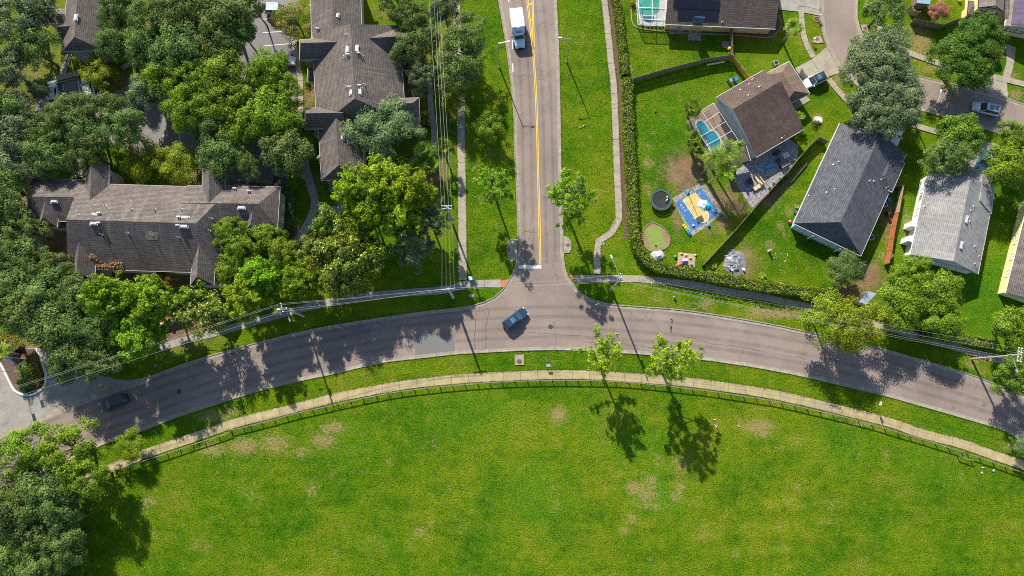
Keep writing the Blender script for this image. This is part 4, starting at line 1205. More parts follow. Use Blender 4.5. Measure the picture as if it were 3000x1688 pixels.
L_HEDGE = M_leaf('leaf_hedge', (0.059, 0.121, 0.009), (0.143, 0.214, 0.015), (0.300, 0.351, 0.026))
L_GOLD = M_leaf('leaf_gold', (0.169, 0.172, 0.010), (0.362, 0.310, 0.014), (0.543, 0.460, 0.028))
L_PALM = M_leaf('leaf_palm', (0.075, 0.144, 0.014), (0.150, 0.246, 0.026), (0.287, 0.381, 0.047), transl=.2)
TRND = random.Random(77)
def tree(kind, px, rz, h, label, leaf, name='oak_tree', group=None):
    tm, cm = TRND.choice(PROTO[kind])
    zc = .66 * h if not kind.startswith('pine') else .72 * h
    c = T(*px, zc)
    r = rz * .0178 * (1 - zc / CAM_H) * (.95 if kind == 'oak' else 1)
    base = 5.0 if not kind.startswith('pine') else (3.5 if kind == 'pine' else 4.0)
    o = thing(name, label, 'tree', (c.x, c.y, 0), TRND.uniform(0, 6.28), group)
    s = r / base
    o.scale = (s * TRND.uniform(.94, 1.06), s * TRND.uniform(.94, 1.06), h / 10.0)
    link('trunk', tm, o)
    cr = link('crown', cm, o)
    cr.material_slots[0].link = 'OBJECT'
    cr.material_slots[0].material = leaf
    return o
def grove(kind, pts, labels, leaf, name='oak_tree', group=None):
    for p, lb in zip(pts, labels):
        tree(kind, p[:4], p[4], p[5] * {'oak': 1.16, 'magnolia': 1.4, 'pinedense': 1.15}[kind], lb, leaf, name, group)
# --- upper left canopy
tree('oak', (0,0,150,150), 350, 12.5, 'tall grey-green oak filling the upper left corner', L_OAKG)
tree('oak', (0,0,390,90), 190, 10.3, 'narrow oak against the left side of the small corner apartment roof', L_OAKG)
tree('oak', (0,0,330,480), 260, 10.3, 'dark oak left of the shaded lawn under the corner apartment', L_OAK)
tree('oak', (0,0,60,700), 300, 11.4, 'oak at the left edge level with the two parked white cars', L_OAKG)
tree('oak', (0,0,395,900), 120, 6.8, 'small pale oak half covering the left parked white car', L_OAKG)
tree('oak', (0,0,235,1130), 220, 9.1, 'olive oak below left of the two car parking bay', L_OAKG)
tree('oak', (0,0,40,1150), 260, 10.3, 'oak cut by the left edge, third down from the corner', L_OAK)
grove('oak', [(0,0,1190,110,230,9),(0,0,1500,180,300,11),(0,0,1850,130,300,11),(0,0,2250,190,330,11),(0,0,1150,420,210,8.5),(0,0,1450,470,230,10),(0,0,1800,500,300,10.5),(0,0,2200,480,280,10),(0,0,2440,330,170,9)], ['dark oak touching the right eave of the corner apartment at the top edge', 'dark oak at the top edge, second to the right of the corner apartment', 'dark oak at the top edge, third to the right of the corner apartment', 'dark oak at the top edge, last before the open car park bays', 'dark oak overlapping the lower right corner of the corner apartment roof', 'dark oak over the short curved walk right of the corner apartment', 'dark oak just above the bright car park clump, left of the yellow car', 'dark oak whose crown covers the yellow car', 'smaller dark oak at the right end of the upper clump beside the open aisle'], L_OAK, group='oaks right of the corner apartment')
grove('oak', [(0,0,1640,790,260,9),(0,0,1900,830,300,10),(0,0,2250,770,300,10),(0,0,1900,1090,290,9.5),(0,0,2260,1040,320,10)], ['bright olive oak at the upper left of the car park clump', 'bright olive oak at the top middle of the car park clump', 'bright olive oak at the upper right of the car park clump', 'bright olive oak at the lower left of the car park clump', 'bright olive oak at the lower right of the car park clump'], L_OAKB, group='bright oaks in the car park')
tree('oak', (0,0,1470,950), 220, 9.1, 'grey-green oak at the left end of the bright car park clump', L_OAKG)
tree('oak', (0,0,2160,1330), 220, 9.1, 'oak overhanging the car park above the long apartment roof', L_OAK)
tree('oak', (0,0,2450,1330), 220, 9.7, 'yellowish oak left of the walk beside the winged apartment', L_OAKB)
grove('oak', [(0,0,700,1170,270,9),(0,0,1050,1110,220,8.5),(0,0,1240,1290,240,9),(0,0,850,1350,270,9),(0,0,460,1350,270,9)], ['green oak directly below the left car of the two bay parking', 'green oak directly below the right car of the two bay parking', 'green oak at the right end of the row, beside the open asphalt', 'green oak in the middle of the row above the long apartment left wing', 'green oak at the left end of the row below the parking bay'], L_OAK, group='oaks below the parking bay')
tree('oak', (0,0,120,1400), 280, 10.8, 'oak at the left edge above the long apartment building', L_OAKG)
# --- left edge beside the long apartment
tree('oak', (0,1,70,220), 270, 10.8, 'pale grey-green oak at the left edge level with the long roof top', L_OAKG)
tree('oak', (0,1,480,130), 260, 10.3, 'oak above the left wing of the long apartment', L_OAK)
tree('oak', (0,1,890,80), 220, 9.7, 'oak above the short concrete walk of the long apartment', L_OAK)
grove('oak', [(0,1,130,450,220,9),(0,1,60,700,250,9.5),(0,1,210,860,260,9.5),(0,1,80,1040,270,10),(0,1,200,1210,290,10),(0,1,480,1270,250,9)], ['oak belt tree level with the north eave of the long apartment left wing', 'oak belt tree at the left edge level with the long apartment ridge', 'oak belt tree closest to the left wing gable of the long apartment', 'oak belt tree at the left edge below the ridge level of the long roof', 'oak belt tree left of the pale pillar wall', 'oak belt tree crowding the pale pillar wall below the long apartment'], L_OAK, group='oaks left of the long apartment')
tree('oak', (0,1,720,1390), 210, 9.1, 'oak overlapping the lower left corner of the long apartment', L_OAK)
tree('crape', (0,1,1440,160), 250, 6.0, 'yellow-green rounded tree above the long apartment, left of a pair', L_YEL, 'broadleaf_tree')
tree('crape', (0,1,1800,215), 225, 6.0, 'yellow-green rounded tree above the long apartment, right of a pair', L_YEL, 'broadleaf_tree')
tree('oak', (0,1,2240,90), 270, 9.7, 'oak over the parking bays above the right end of the long apartment', L_OAK)
tree('oak', (0,1,2490,210), 180, 9.1, 'smaller oak beside the dark pickup near the long apartment', L_OAK)
tree('crape', (0,1,1660,1375), 150, 5.0, 'small reddish-leaved tree under the eave of the long apartment', L_RED, 'crape_myrtle')
grove('oak', [(0,2,120,110,330,10),(0,2,480,100,280,10),(0,2,800,110,250,9.5),(0,2,310,300,250,10),(0,2,620,380,320,10),(0,2,960,450,270,9.5),(0,2,700,680,270,9),(0,2,980,730,270,9)], ['dark grove oak at the left edge above the golden shrubs', 'dark grove oak left of the bright pines, second from the left edge', 'dark grove oak touching the leftmost bright pine', 'dark grove oak just right of the golden shrub bank', 'dark grove oak in the centre of the grove above the island', 'dark grove oak below the lowest bright pine on its left', 'dark grove oak overhanging the entrance drive beside the island kerb', 'dark grove oak at the drive mouth nearest the main road'], L_OAK, group='oaks above the entrance drive')
tree('pinedense', (0,2,1150,120), 260, 13.2, 'bright green pine below the long apartment, left of three', L_PINE, 'pine_tree')
tree('pinedense', (0,2,1530,120), 270, 13.2, 'bright green pine below the long apartment, right of three', L_PINE, 'pine_tree')
tree('pinedense', (0,2,1390,480), 270, 10.8, 'bright green pine nearest the main road, lowest of three', L_PINE, 'pine_tree')
tree('magnolia', (0,2,2070,270), 270, 11.6, 'dark glossy magnolia between two bright pines by the left road', L_MAG, 'magnolia_tree')
tree('oak', (0,1,2300,880), 200, 9.1, 'yellow-green oak overhanging the right wing of the long roof', L_OAKB)
tree('oak', (0,1,2400,1060), 230, 9.1, 'yellow-green oak covering the lower right side of the long roof', L_OAKB)
tree('oak', (0,1,2330,1260), 220, 8.5, 'olive oak beside the lower right wing of the long roof', L_OAKB)
tree('pinedense', (0,2,2480,90), 230, 10.8, 'bright pine with dead inner twigs beside the utility pole', L_PINEY, 'pine_tree')
tree('oak', (1,1,100,950), 210, 9.1, 'olive oak right of the long apartment gable end', L_OAKB)
tree('oak', (1,1,290,1130), 210, 9.1, 'olive oak at the foot of the curved walk', L_OAKB)
tree('pinedense', (1,1,40,1330), 220, 10.2, 'bright pine left of the magnolia group', L_PINE, 'pine_tree')
tree('pinedense', (1,1,480,1370), 200, 9.6, 'bright pine low beside the shaded footpath below the magnolias', L_PINE, 'pine_tree')
# --- between the two apartments
grove('oak', [(1,0,120,700,260,9.5),(1,0,260,930,250,9.5),(1,0,110,1160,290,9.5),(1,0,310,1240,210,8.5)], ['olive row oak over the white car in the bay', 'olive row oak beside the middle of the winged apartment walk', 'olive row oak lower left, above the gap between the two apartments', 'olive row oak nearest the lower left wing of the winged apartment'], L_OAKB, group='oaks left of the winged apartment')
tree('oak', (1,0,470,1400), 140, 6.3, 'small oak against the lower left wing of the winged apartment', L_OAKB)
tree('oak', (1,1,310,90), 280, 10.3, 'oak between the long and the winged apartment', L_OAK)
tree('crape', (1,0,400,200), 250, 6.0, 'pink flowering crape myrtle by the upper car park bays', L_CRAPE, 'crape_myrtle')
tree('oak', (1,0,-20,60), 170, 10.3, 'oak over the top of the car park left of the silver van', L_OAK)
# --- right of the winged apartment
tree('oak', (1,0,1400,50), 220, 10.3, 'oak at the top edge right of the winged apartment', L_OAK)
tree('oak', (1,0,1550,170), 220, 10.8, 'olive oak over the upper right wing of the winged apartment', L_OAK)
tree('oak', (1,0,1540,500), 220, 10.3, 'olive oak touching the right eave of the winged apartment', L_OAK)
tree('oak', (1,0,1690,790), 180, 9.1, 'dark small oak right of the winged apartment main slope', L_OAKG)
tree('oak', (1,0,1900,80), 210, 10.8, 'dark oak under the power wires at the top edge', L_OAKG)
tree('oak', (1,0,1740,400), 170, 9.1, 'shaded oak left of the wires beside the winged apartment', L_OAKG)
tree('oak', (1,0,2080,430), 310, 11.4, 'large dark oak between the wires and left street lamp, upper one', L_OAK)
tree('oak', (1,0,2080,710), 260, 10.8, 'large dark oak between the wires and left street lamp, lower one', L_OAK)
tree('crape', (1,0,1980,960), 195, 6.0, 'yellow-green rounded tree under the wires beside the left footpath', L_YEL, 'broadleaf_tree')
tree('cedar', (1,0,1280,1270), 370, 10.0, 'large grey-green feathery cedar over the lower wing of the winged apartment', L_CED, 'cedar_tree')
tree('crape', (1,0,2340,1290), 180, 6.0, 'bright green young broadleaf tree on the left verge below the street lamp', L_OAKB, 'broadleaf_tree')
tree('crape', (1,1,1330,210), 225, 6.0, 'green round tree below the grey-green cedar', L_GRN, 'broadleaf_tree')
grove('pinedense', [(1,1,1000,470,220,12),(1,1,1270,410,290,12.5),(1,1,1540,480,240,12),(1,1,1110,660,250,11),(1,1,1420,690,270,11)], ['light pine of the tall cluster nearest the winged apartment corner', 'light pine at the top middle of the tall cluster', 'light pine of the tall cluster nearest the wires', 'light pine at the lower left of the tall cluster above the magnolias', 'shaded pine at the lower right of the tall cluster'], L_PINEY, 'pine_tree', 'tall pine cluster')
tree('magnolia', (1,1,740,820), 205, 10.9, 'dark magnolia beside the forked walk', L_MAG, 'magnolia_tree')
grove('magnolia', [(1,1,1000,990,250,8.5),(1,1,620,1080,220,8),(1,1,850,1190,280,8.5),(1,1,1120,1140,220,8),(1,1,900,1370,220,7.5)], ['glossy magnolia directly below the tall pine cluster', 'glossy magnolia at the left beside the foot of the walk', 'glossy magnolia in the centre of the magnolia group', 'glossy magnolia at the right end of the magnolia group', 'glossy magnolia lowest of the group, next to the shaded footpath'], L_MAG, 'magnolia_tree', 'magnolias below the tall pines')
tree('pine', (1,1,1560,1020), 230, 9.0, 'thin dark pine with bare twigs below the tall pines', L_OAKG, 'pine_tree')
tree('pine', (1,1,1740,760), 190, 10.1, 'thin half bare pine left of the middle utility pole', L_OAKG, 'pine_tree')
# --- young pines by the road and the park
tree('pine', (1,1,2400,430), 200, 10.1, 'bright young pine on the left verge of the side road', L_PINE, 'pine_tree')
tree('pine', (2,1,580,545), 285, 12.3, 'bright young pine leaning over the side road from the right verge', L_PINE, 'pine_tree')
tree('pine', (2,2,890,660), 215, 11.2, 'light young pine by the park path, left of two', L_PINEY, 'pine_tree')
tree('pine', (2,2,1590,730), 260, 12.9, 'light young pine by the park path, right of two', L_PINEY, 'pine_tree')
# --- lower left
tree('oak', (0,3,650,170), 330, 11.7, 'olive oak overhanging the road at lower left, nearest the black car', L_OAKB)
tree('oak', (0,3,230,200), 330, 11.7, 'olive oak at the lower left road edge', L_OAKB)
tree('oak', (0,3,860,440), 250, 11.1, 'oak at the left end of the park path', L_OAKB)
grove('oak', [(0,3,470,620,320,9),(0,3,150,790,300,9),(0,3,330,1000,280,8)], ['corner grove oak just below the road, right of centre', 'corner grove oak at the left edge', 'corner grove oak deepest in the shade above the bottom corner'], L_OAK, group='oaks of the lower left corner')
tree('crape', (0,3,1300,130), 165, 4.8, 'small round tree beside the left end of the park path', L_YEL, 'broadleaf_tree')
tree('oak', (0,3,650,900), 220, 8.5, 'dark oak in the corner grove nearest the open field', L_OAK)
tree('oak', (0,3,640,1180), 230, 9, 'shaded oak at the field edge below the park path end', L_OAK)
tree('oak', (0,3,420,1380), 240, 8, 'dark oak at the bottom edge left of the low bright tree', L_OAK)
tree('crape', (0,3,760,1410), 170, 3.0, 'low bright green tree at the bottom left edge', L_GRN, 'broadleaf_tree')
tree('oak', (0,3,120,1250), 280, 6.5, 'low oak in the bottom left corner', L_OAK)
# --- upper right estate
tree('big', (3,0,1110,640), 400, 10.0, 'large grey-green oak spreading over the estate street bend, upper half', L_OAKG)
tree('big', (3,0,1180,900), 390, 9.5, 'large grey-green oak over the estate street, middle of three', L_OAKG)
tree('big', (3,0,1180,1110), 350, 9.5, 'large grey-green oak over the cars above the charcoal roof', L_OAKG)
tree('oak', (3,0,1170,90), 320, 8.8, 'green oak at the top edge right of the estate street', L_OAK)
L_LUSH = M_leaf('leaf_lush', (0.030, 0.078, 0.010), (0.068, 0.150, 0.016), (0.140, 0.225, 0.030))
tree('big', (3,0,1980,620), 370, 9.5, 'lush green oak in front of the yellow houses, lower crown', L_LUSH)
tree('big', (3,0,2130,390), 290, 9.5, 'lush green oak in front of the yellow houses, upper crown', L_LUSH)
tree('oak', (3,0,1940,1370), 270, 8.2, 'green tree below the silver car on the estate street', L_GRN, 'broadleaf_tree')
tree('oak', (3,0,2480,1370), 180, 7.7, 'olive tree at the right edge below the estate street', L_OAKB, 'broadleaf_tree')
tree('crape', (3,0,1730,110), 120, 4.0, 'pink blossoming small tree inside the fenced yard at the top right', L_PINK, 'flowering_tree')
tree('oak', (3,1,1850,110), 290, 8.8, 'green tree above the pale grey roof, left of the teal car', L_OAK, 'broadleaf_tree')
tree('oak', (3,1,2430,220), 280, 8.8, 'olive tree at the right edge beside the teal car', L_OAKB, 'broadleaf_tree')
tree('crape', (3,1,790,1250), 215, 6.0, 'round dark green tree below the charcoal roof', L_OAK, 'broadleaf_tree')
tree('oak', (3,1,1430,1310), 260, 7.7, 'olive tree at the lower end of the orange fence', L_OAKB, 'broadleaf_tree')
tree('oak', (3,2,1300,190), 290, 7.7, 'green tree above the wires right of the metal shed', L_OAKB, 'broadleaf_tree')
tree('oak', (3,2,1730,60), 250, 7.7, 'green tree below the gable of the pale grey roof', L_OAKB, 'broadleaf_tree')
tree('oak', (3,2,1780,340), 230, 7.7, 'green tree with a bare limb beside the right lawn', L_OAKB, 'broadleaf_tree')
tree('crape', (3,2,610,310), 330, 9.5, 'yellow-green tree shading the main road, left of two', L_YEL, 'crape_myrtle')
tree('crape', (3,2,920,370), 300, 9.5, 'yellow-green tree shading the main road, right of two', L_YEL, 'crape_myrtle')
tree('oak', (3,2,2460,390), 220, 7.7, 'olive tree at the right edge above the right utility pole', L_OAKB, 'broadleaf_tree')
tree('oak', (3,2,2480,900), 240, 7.7, 'green tree at the right edge below the right utility pole', L_GRN, 'broadleaf_tree')
tree('crape', (3,3,2560,140), 110, 4.2, 'small grey tree by the park path at the right edge', L_CED, 'broadleaf_tree')

# ------------------------------------------------------------------ palms
def palm_mesh(seed, nf, ln, leaflets, droop, fan=False):
    rr = random.Random(seed); mb = MB()
    for i in range(nf):
        th = i * 2.4 + rr.uniform(-.3, .3)
        el = rr.uniform(.15, 1.15) if not fan else rr.uniform(-.1, 1.3)
        L = ln * rr.uniform(.8, 1.1)
        pts = []
        p = Vector((0, 0, 0)); d = Vector((math.cos(th) * math.cos(el), math.sin(th) * math.cos(el), math.sin(el)))
        k = 7
        for j in range(k + 1):
            pts.append(p.copy()); p += d * (L / k); d = (d + Vector((0, 0, -droop / k))).normalized()
        if fan:
            mb.tube(pts[0], pts[4], .025, .02, 4, False)
            c = pts[4]; ax = (pts[4] - pts[3]).normalized(); sd = ax.cross(Vector((0, 0, 1))).normalized(); up = sd.cross(ax)
            for q in range(leaflets):
                a_ = (q / (leaflets - 1) - .5) * 3.6
                dd = (ax * math.cos(a_) + sd * math.sin(a_) + up * rr.uniform(-.15, .1)).normalized()
                e = c + dd * L * .5 + Vector((0, 0, -.1)); w = dd.cross(up).normalized() * .055
                m_ = c + dd * L * .25
                mb.poly([c, m_ + w, e, m_ - w])
        else:
            for a_, b_ in zip(pts, pts[1:]): mb.tube(a_, b_, .03, .02, 4, False)
            for q in range(leaflets):
                g = .15 + .85 * q / leaflets
                j = min(k - 1, int(g * k)); c = pts[j].lerp(pts[j + 1], g * k - j)
                ax = (pts[j + 1] - pts[j]).normalized(); sd = ax.cross(Vector((0, 0, 1)))
                if sd.length < .05: continue
                sd.normalize()
                ll = L * .26 * math.sin(min(1, g * 1.1 + .12) * 2.6) + .15
                for s_ in (-1, 1):
                    dd = (sd * s_ + ax * .55 + Vector((0, 0, rr.uniform(-.5, -.1)))).normalized()
                    e = c + dd * ll; w = ax * .05; m_ = c + dd * ll * .5
                    mb.poly([c - w * .4, m_ - w, e, m_ + w])
    me = mb.mesh('frond_crown'); me.materials.append(L_PALM)
    return me
def palm(px, ln, h, label, fan=False, seed=0, nf=20, lean=(0, 0), mat=None):
    c = T(*px, h)
    o = thing('palm_tree', label, 'palm', (c.x - lean[0], c.y - lean[1], 0))
    MB().tube((0, 0, -.1), (lean[0] * .5, lean[1] * .5, h * .55), .2, .16, 8, False).tube((lean[0] * .5, lean[1] * .5, h * .55), (lean[0], lean[1], h), .16, .13, 8).build('trunk', BARKP, o)
    f = link('frond_crown', palm_mesh(seed, nf, ln, 16 if not fan else 15, 1.3, fan), o)
    f.location = (lean[0], lean[1], h)
    if mat:
        f.material_slots[0].link = 'OBJECT'; f.material_slots[0].material = mat
palm((2,0,1812,1092), 1.9, 3.5, 'bushy fan palm at the top corner of the screened pool', True, 1, 34)
palm((2,0,1822,1390), 1.5, 3.2, 'fan palm on the left side of the screened pool, upper', True, 2, 30)
palm((2,1,1840,25), 1.5, 3.2, 'fan palm on the left side of the screened pool, lower', True, 3, 30)
palm((2,1,2190,80), 2.9, 7, 'feathery palm against the corner of the chestnut roof', False, 4, 18, (1.2, .8))
palm((2,1,2060,130), 2.6, 6.5, 'feathery palm left of the roof corner palm above bare soil', False, 5, 16, (.9, .9))
palm((2,1,2140,270), 2.3, 6, 'feathery palm with curved trunk above the patio edge', False, 6, 14, (1.0, .3))
palm((3,0,262,270), 1.8, 5.5, 'slender palm beside the estate footpath at the top', False, 7, 20)
palm((1,1,1690,70), 2.0, 4.5, 'fan palm under the wires, upper left of four', True, 8, 30)
palm((1,1,1880,30), 1.9, 4.5, 'fan palm under the wires, upper right of four', True, 9, 30)
palm((1,1,1760,210), 1.8, 4, 'yellowing fan palm under the wires, lower right of four', True, 10, 30)
palm((1,1,1600,235), 1.8, 4, 'fan palm under the wires, lower left of four', True, 11, 26)
palm((3,0,300,1180), 1.4, 2.2, 'broad tropical palm by the front of the chestnut roofed house', False, 12, 14, mat=L_GRN)
palm((0,2,20,650), 1.8, 4.5, 'palm behind the flagpoles at the left edge', False, 13, 18)
def spiky(px, ln, n, label, seed):
    c = T(*px); rr = random.Random(seed)
    o = thing('agave_plant', label, 'plant', (c.x, c.y, 0))
    for i in range(n):
        th = i * 2.4; el = rr.uniform(.15, .9); L = ln * rr.uniform(.75, 1.1)
        mb = MB(); p = Vector((0, 0, .1)); d = Vector((math.cos(th) * math.cos(el), math.sin(th) * math.cos(el), math.sin(el))); sd = Vector((-math.sin(th), math.cos(th), 0))
        prev = None
        for j in range(6):
            w = .14 * ln * math.sin(.35 + 2.7 * (j / 5)) * .8 + .01
            cur = (p - sd * w, p + Vector((0, 0, -.04)), p + sd * w)
            if prev:
                mb.poly([prev[0], prev[1], cur[1], cur[0]]); mb.poly([prev[1], prev[2], cur[2], cur[1]])
            prev = cur; p = p + d * (L / 5); d = (d + Vector((0, 0, -.2))).normalized()
        mb.build('leaf', L_PALM, o)
spiky((2,1,1995,1285), 2.0, 17, 'large spiky rosette plant at the fence end above the hedge', 1)
spiky((2,1,2510,1325), .9, 9, 'small spiky plant right of the scrap heap', 2)
spiky((2,0,1575,1720), .3, 3, 'tiny spiky plant at the side of the trampoline lawn', 3) if False else None

# ------------------------------------------------------------------ hedges and shrubs
def hedge(pts, w, h, label, leaf, seed=1, dens=34, size=.27, name='hedge', step=.7, jag=.25):
    rng = np.random.default_rng(seed)
    P_ = resample(pts, step) if len(pts) > 2 else [pts[0].lerp(pts[1], i / max(1, int((pts[1] - pts[0]).length / step))) for i in range(int((pts[1] - pts[0]).length / step) + 1)]
    NN = normals(P_)
    c0 = P_[0]
    o = thing(name, label, 'hedge', (c0.x, c0.y, 0))
    core = MB(); sweep(core, P_, [(w * .42, 0), (w * .4, h * .85), (-w * .4, h * .85), (-w * .42, 0)])
    core.build('core', M('hedge_core', (0.03, 0.045, 0.012), .95, .3, 3.0), o, o.location)
    C, D = [], []
    for i in range(len(P_) - 1):
        a, b = np.array(P_[i]), np.array(P_[i + 1]); nn = np.array(NN[i])
        L = np.linalg.norm(b - a)
        wl = w * (1 + jag * noise.noise(Vector((P_[i].x * .35, P_[i].y * .35, seed))))
        hl = h * (1 + jag * .8 * noise.noise(Vector((P_[i].x * .5, P_[i].y * .5, seed + 9))))
        m = int(L * (wl + 2 * hl) * dens)
        t = rng.random((m, 1)); q = a + (b - a) * t
        s = rng.random(m) * (wl + 2 * hl)
        off = np.zeros((m, 3)); nr = np.zeros((m, 3))
        left = s < hl; topm = (s >= hl) & (s < hl + wl); right = s >= hl + wl
        off[left] = nn * wl / 2; off[left, 2] = s[left]; nr[left] = nn
        off[topm] = nn * (wl / 2 - (s[topm] - hl))[:, None]; off[topm, 2] = hl; nr[topm] = (0, 0, 1)
        off[right] = -nn * wl / 2; off[right, 2] = s[right] - hl - wl; nr[right] = -nn
        q = q + off + rng.normal(size=(m, 3)) * .11
        q[:, 2] = np.maximum(q[:, 2], .03)
        C.append(q); D.append(unit(nr + rng.normal(size=(m, 3)) * .55 + np.array([0, 0, .3])))
    C = np.concatenate(C) - np.array(o.location); D = np.concatenate(D)
    me = leaf_mesh('foliage', C, D, size, .65, rng)
    me.materials.append(leaf)
    link('foliage', me, o)
    return o
hedge(TT([(2,0,1020,-60),(2,0,1045,60),(2,0,1075,300),(2,0,1100,520),(2,0,1125,780)]), 1.2, 1.8, 'upper length of the tall clipped hedge along the right footpath', L_HEDGE, 1)
hedge(TT([(2,0,1150,825),(2,0,1155,1100),(2,0,1165,1449),(2,1,1180,200),(2,1,1195,500),(2,1,1205,750),(2,1,1215,900),(2,1,1235,1020),(2,1,1300,1140),(2,1,1420,1235),(2,1,1600,1285),(2,1,1850,1325),(2,1,2100,1375),(2,1,2300,1410),(3,2,-60,0),(3,2,250,40),(3,2,600,95)]), 1.65, 1.9, 'long tall hedge curving round the corner garden with trampoline', L_HEDGE, 2)
hedge(TT([(1,0,1690,1140),(1,0,1710,1285)]), 1.4, 1.2, 'clipped golden box hedge beside the winged apartment', L_GOLD, 3, 60, .16, jag=.1)
hedge(TT([(0,2,355,660),(0,2,375,760),(0,2,395,850)]), 1.3, .8, 'golden low hedge along the kerb of the entrance island, upper', L_GOLD, 4, 60, .14, jag=.1)
hedge(TT([(0,2,405,830),(0,2,410,900),(0,2,398,975)]), 1.0, .8, 'golden low hedge along the kerb of the entrance island, lower', L_GOLD, 5, 60, .14, jag=.1)
hedge(TT([(0,2,240,770),(0,2,300,850),(0,2,290,950),(0,2,220,1000)]), 2.4, 1.0, 'bright green shrub bed inside the entrance island', L_OAKB, 6, 40, .2)
hedge(TT([(0,2,40,470),(0,2,130,560),(0,2,200,640)]), 2.6, 1.5, 'golden yellow shrub bank behind the flagpoles', L_GOLD, 7, 40, .2)
hedge(TT([(1,1,350,480),(1,1,355,700),(1,1,345,930)]), 1.4, 1.1, 'dark shaded hedge along the gable end of the long apartment', L_OAK, 8, 40, .2)
hedge(TT([(3,2,1500,460),(3,2,1900,520),(3,2,2250,570)]), 1.5, 1.6, 'hedge below the lawn of the lemon house at right', L_HEDGE, 9, 40)
def shrub(px, r, h, label, leaf, seed=0, name='shrub'):
    c = T(*px, h * .5)
    o = thing(name, label, 'shrub', (c.x, c.y, 0))
    rng = np.random.default_rng(seed)
    m = int(260 * (r + .4) ** 2)
    e = unit(rng.normal(size=(m, 3))); e[:, 2] = np.abs(e[:, 2])
    q = e * (rng.random(m) ** .35)[:, None] * np.array([r, r, h]) * (1 + .25 * np.sin(3 * np.arctan2(e[:, 1], e[:, 0]) + seed))[:, None] + np.array([0, 0, .05])
    me = leaf_mesh('foliage', q, unit(e + rng.normal(size=(m, 3)) * .5), .2, .6, rng); me.materials.append(leaf)
    link('foliage', me, o)
    MB().tube((0, 0, -.05), (0, 0, h * .6), .05, .03, 5).build('stem', BARK, o)
shrub((0,0,755,615), .85, 1.1, 'yellow-green shrub at the corner apartment walk', L_YEL, 1)
shrub((1,0,520,830), .8, 1.0, 'green shrub beside the left eave of the winged apartment', L_GRN, 2)
shrub((1,1,720,440), 1.0, 1.4, 'round shrub below the lower hip of the winged apartment', L_OAK, 3)
shrub((1,0,1980,1240), .9, 1.2, 'small dark shrub left of the left footpath', L_GRN, 4)
shrub((1,0,1985,1330), .7, 1.0, 'lower small shrub left of the left footpath', L_OAK, 5)
shrub((1,1,1890,440), .6, .9, 'low spiky shrub in the mulch under the wires', L_PALM, 6)
shrub((3,1,150,395), .7, .8, 'leafy plant in the raised bed along the patio fence', L_GRN, 7)
shrub((3,0,480,1240), .8, .8, 'white flowering plant around the front lawn ornament', L_PALM, 8)
shrub((2,0,1215,30), .7, 1.0, 'golden plant outside the top pool screen', L_GOLD, 9)
shrub((3,0,1640,110), .8, 1.2, 'dark leafy bush at the foot of the pink tree', L_OAKG, 10)
shrub((2,0,2195,540), .5, .7, 'small plant at the fence beside the yellow toy', L_PALM, 11)
shrub((0,1,2000,330), .5, .8, 'small bright shrub beside the upper right wing of the long roof', L_GRN, 12)
# ================================================================== VEHICLES
def loft(mb, stations):
    """stations: list of rings (same length)"""
    k = len(mb.v); m = len(stations[0])
    for s in stations: mb.v += s
    for i in range(len(stations) - 1):
        for j in range(m):
            a, b = k + i * m + j, k + i * m + (j + 1) % m
            mb.f.append((a, b, b + m, a + m))
    mb.f.append(tuple(k + j for j in reversed(range(m))))
    mb.f.append(tuple(k + (len(stations) - 1) * m + j for j in range(m)))
def ring(x, w, zb, zt):
    return [(x, -w * .88, zb), (x, w * .88, zb), (x, w, zb + (zt - zb) * .35), (x, w * .97, zb + (zt - zb) * .75), (x, w * .82, zt), (x, -w * .82, zt), (x, -w * .97, zb + (zt - zb) * .75), (x, -w, zb + (zt - zb) * .35)]
def wheels(o, L, W, xs, r=.34):
    for x in xs:
        for s in (-1, 1):
            w = MB().tube((x, s * (W / 2 - .24), r), (x, s * (W / 2 + .005), r), r, n=16).build('wheel', TYRE, o)
            MB().tube((x, s * (W / 2 - .02), r), (x, s * (W / 2 + .015), r), r * .62, n=12).build('rim', CHROME, w)
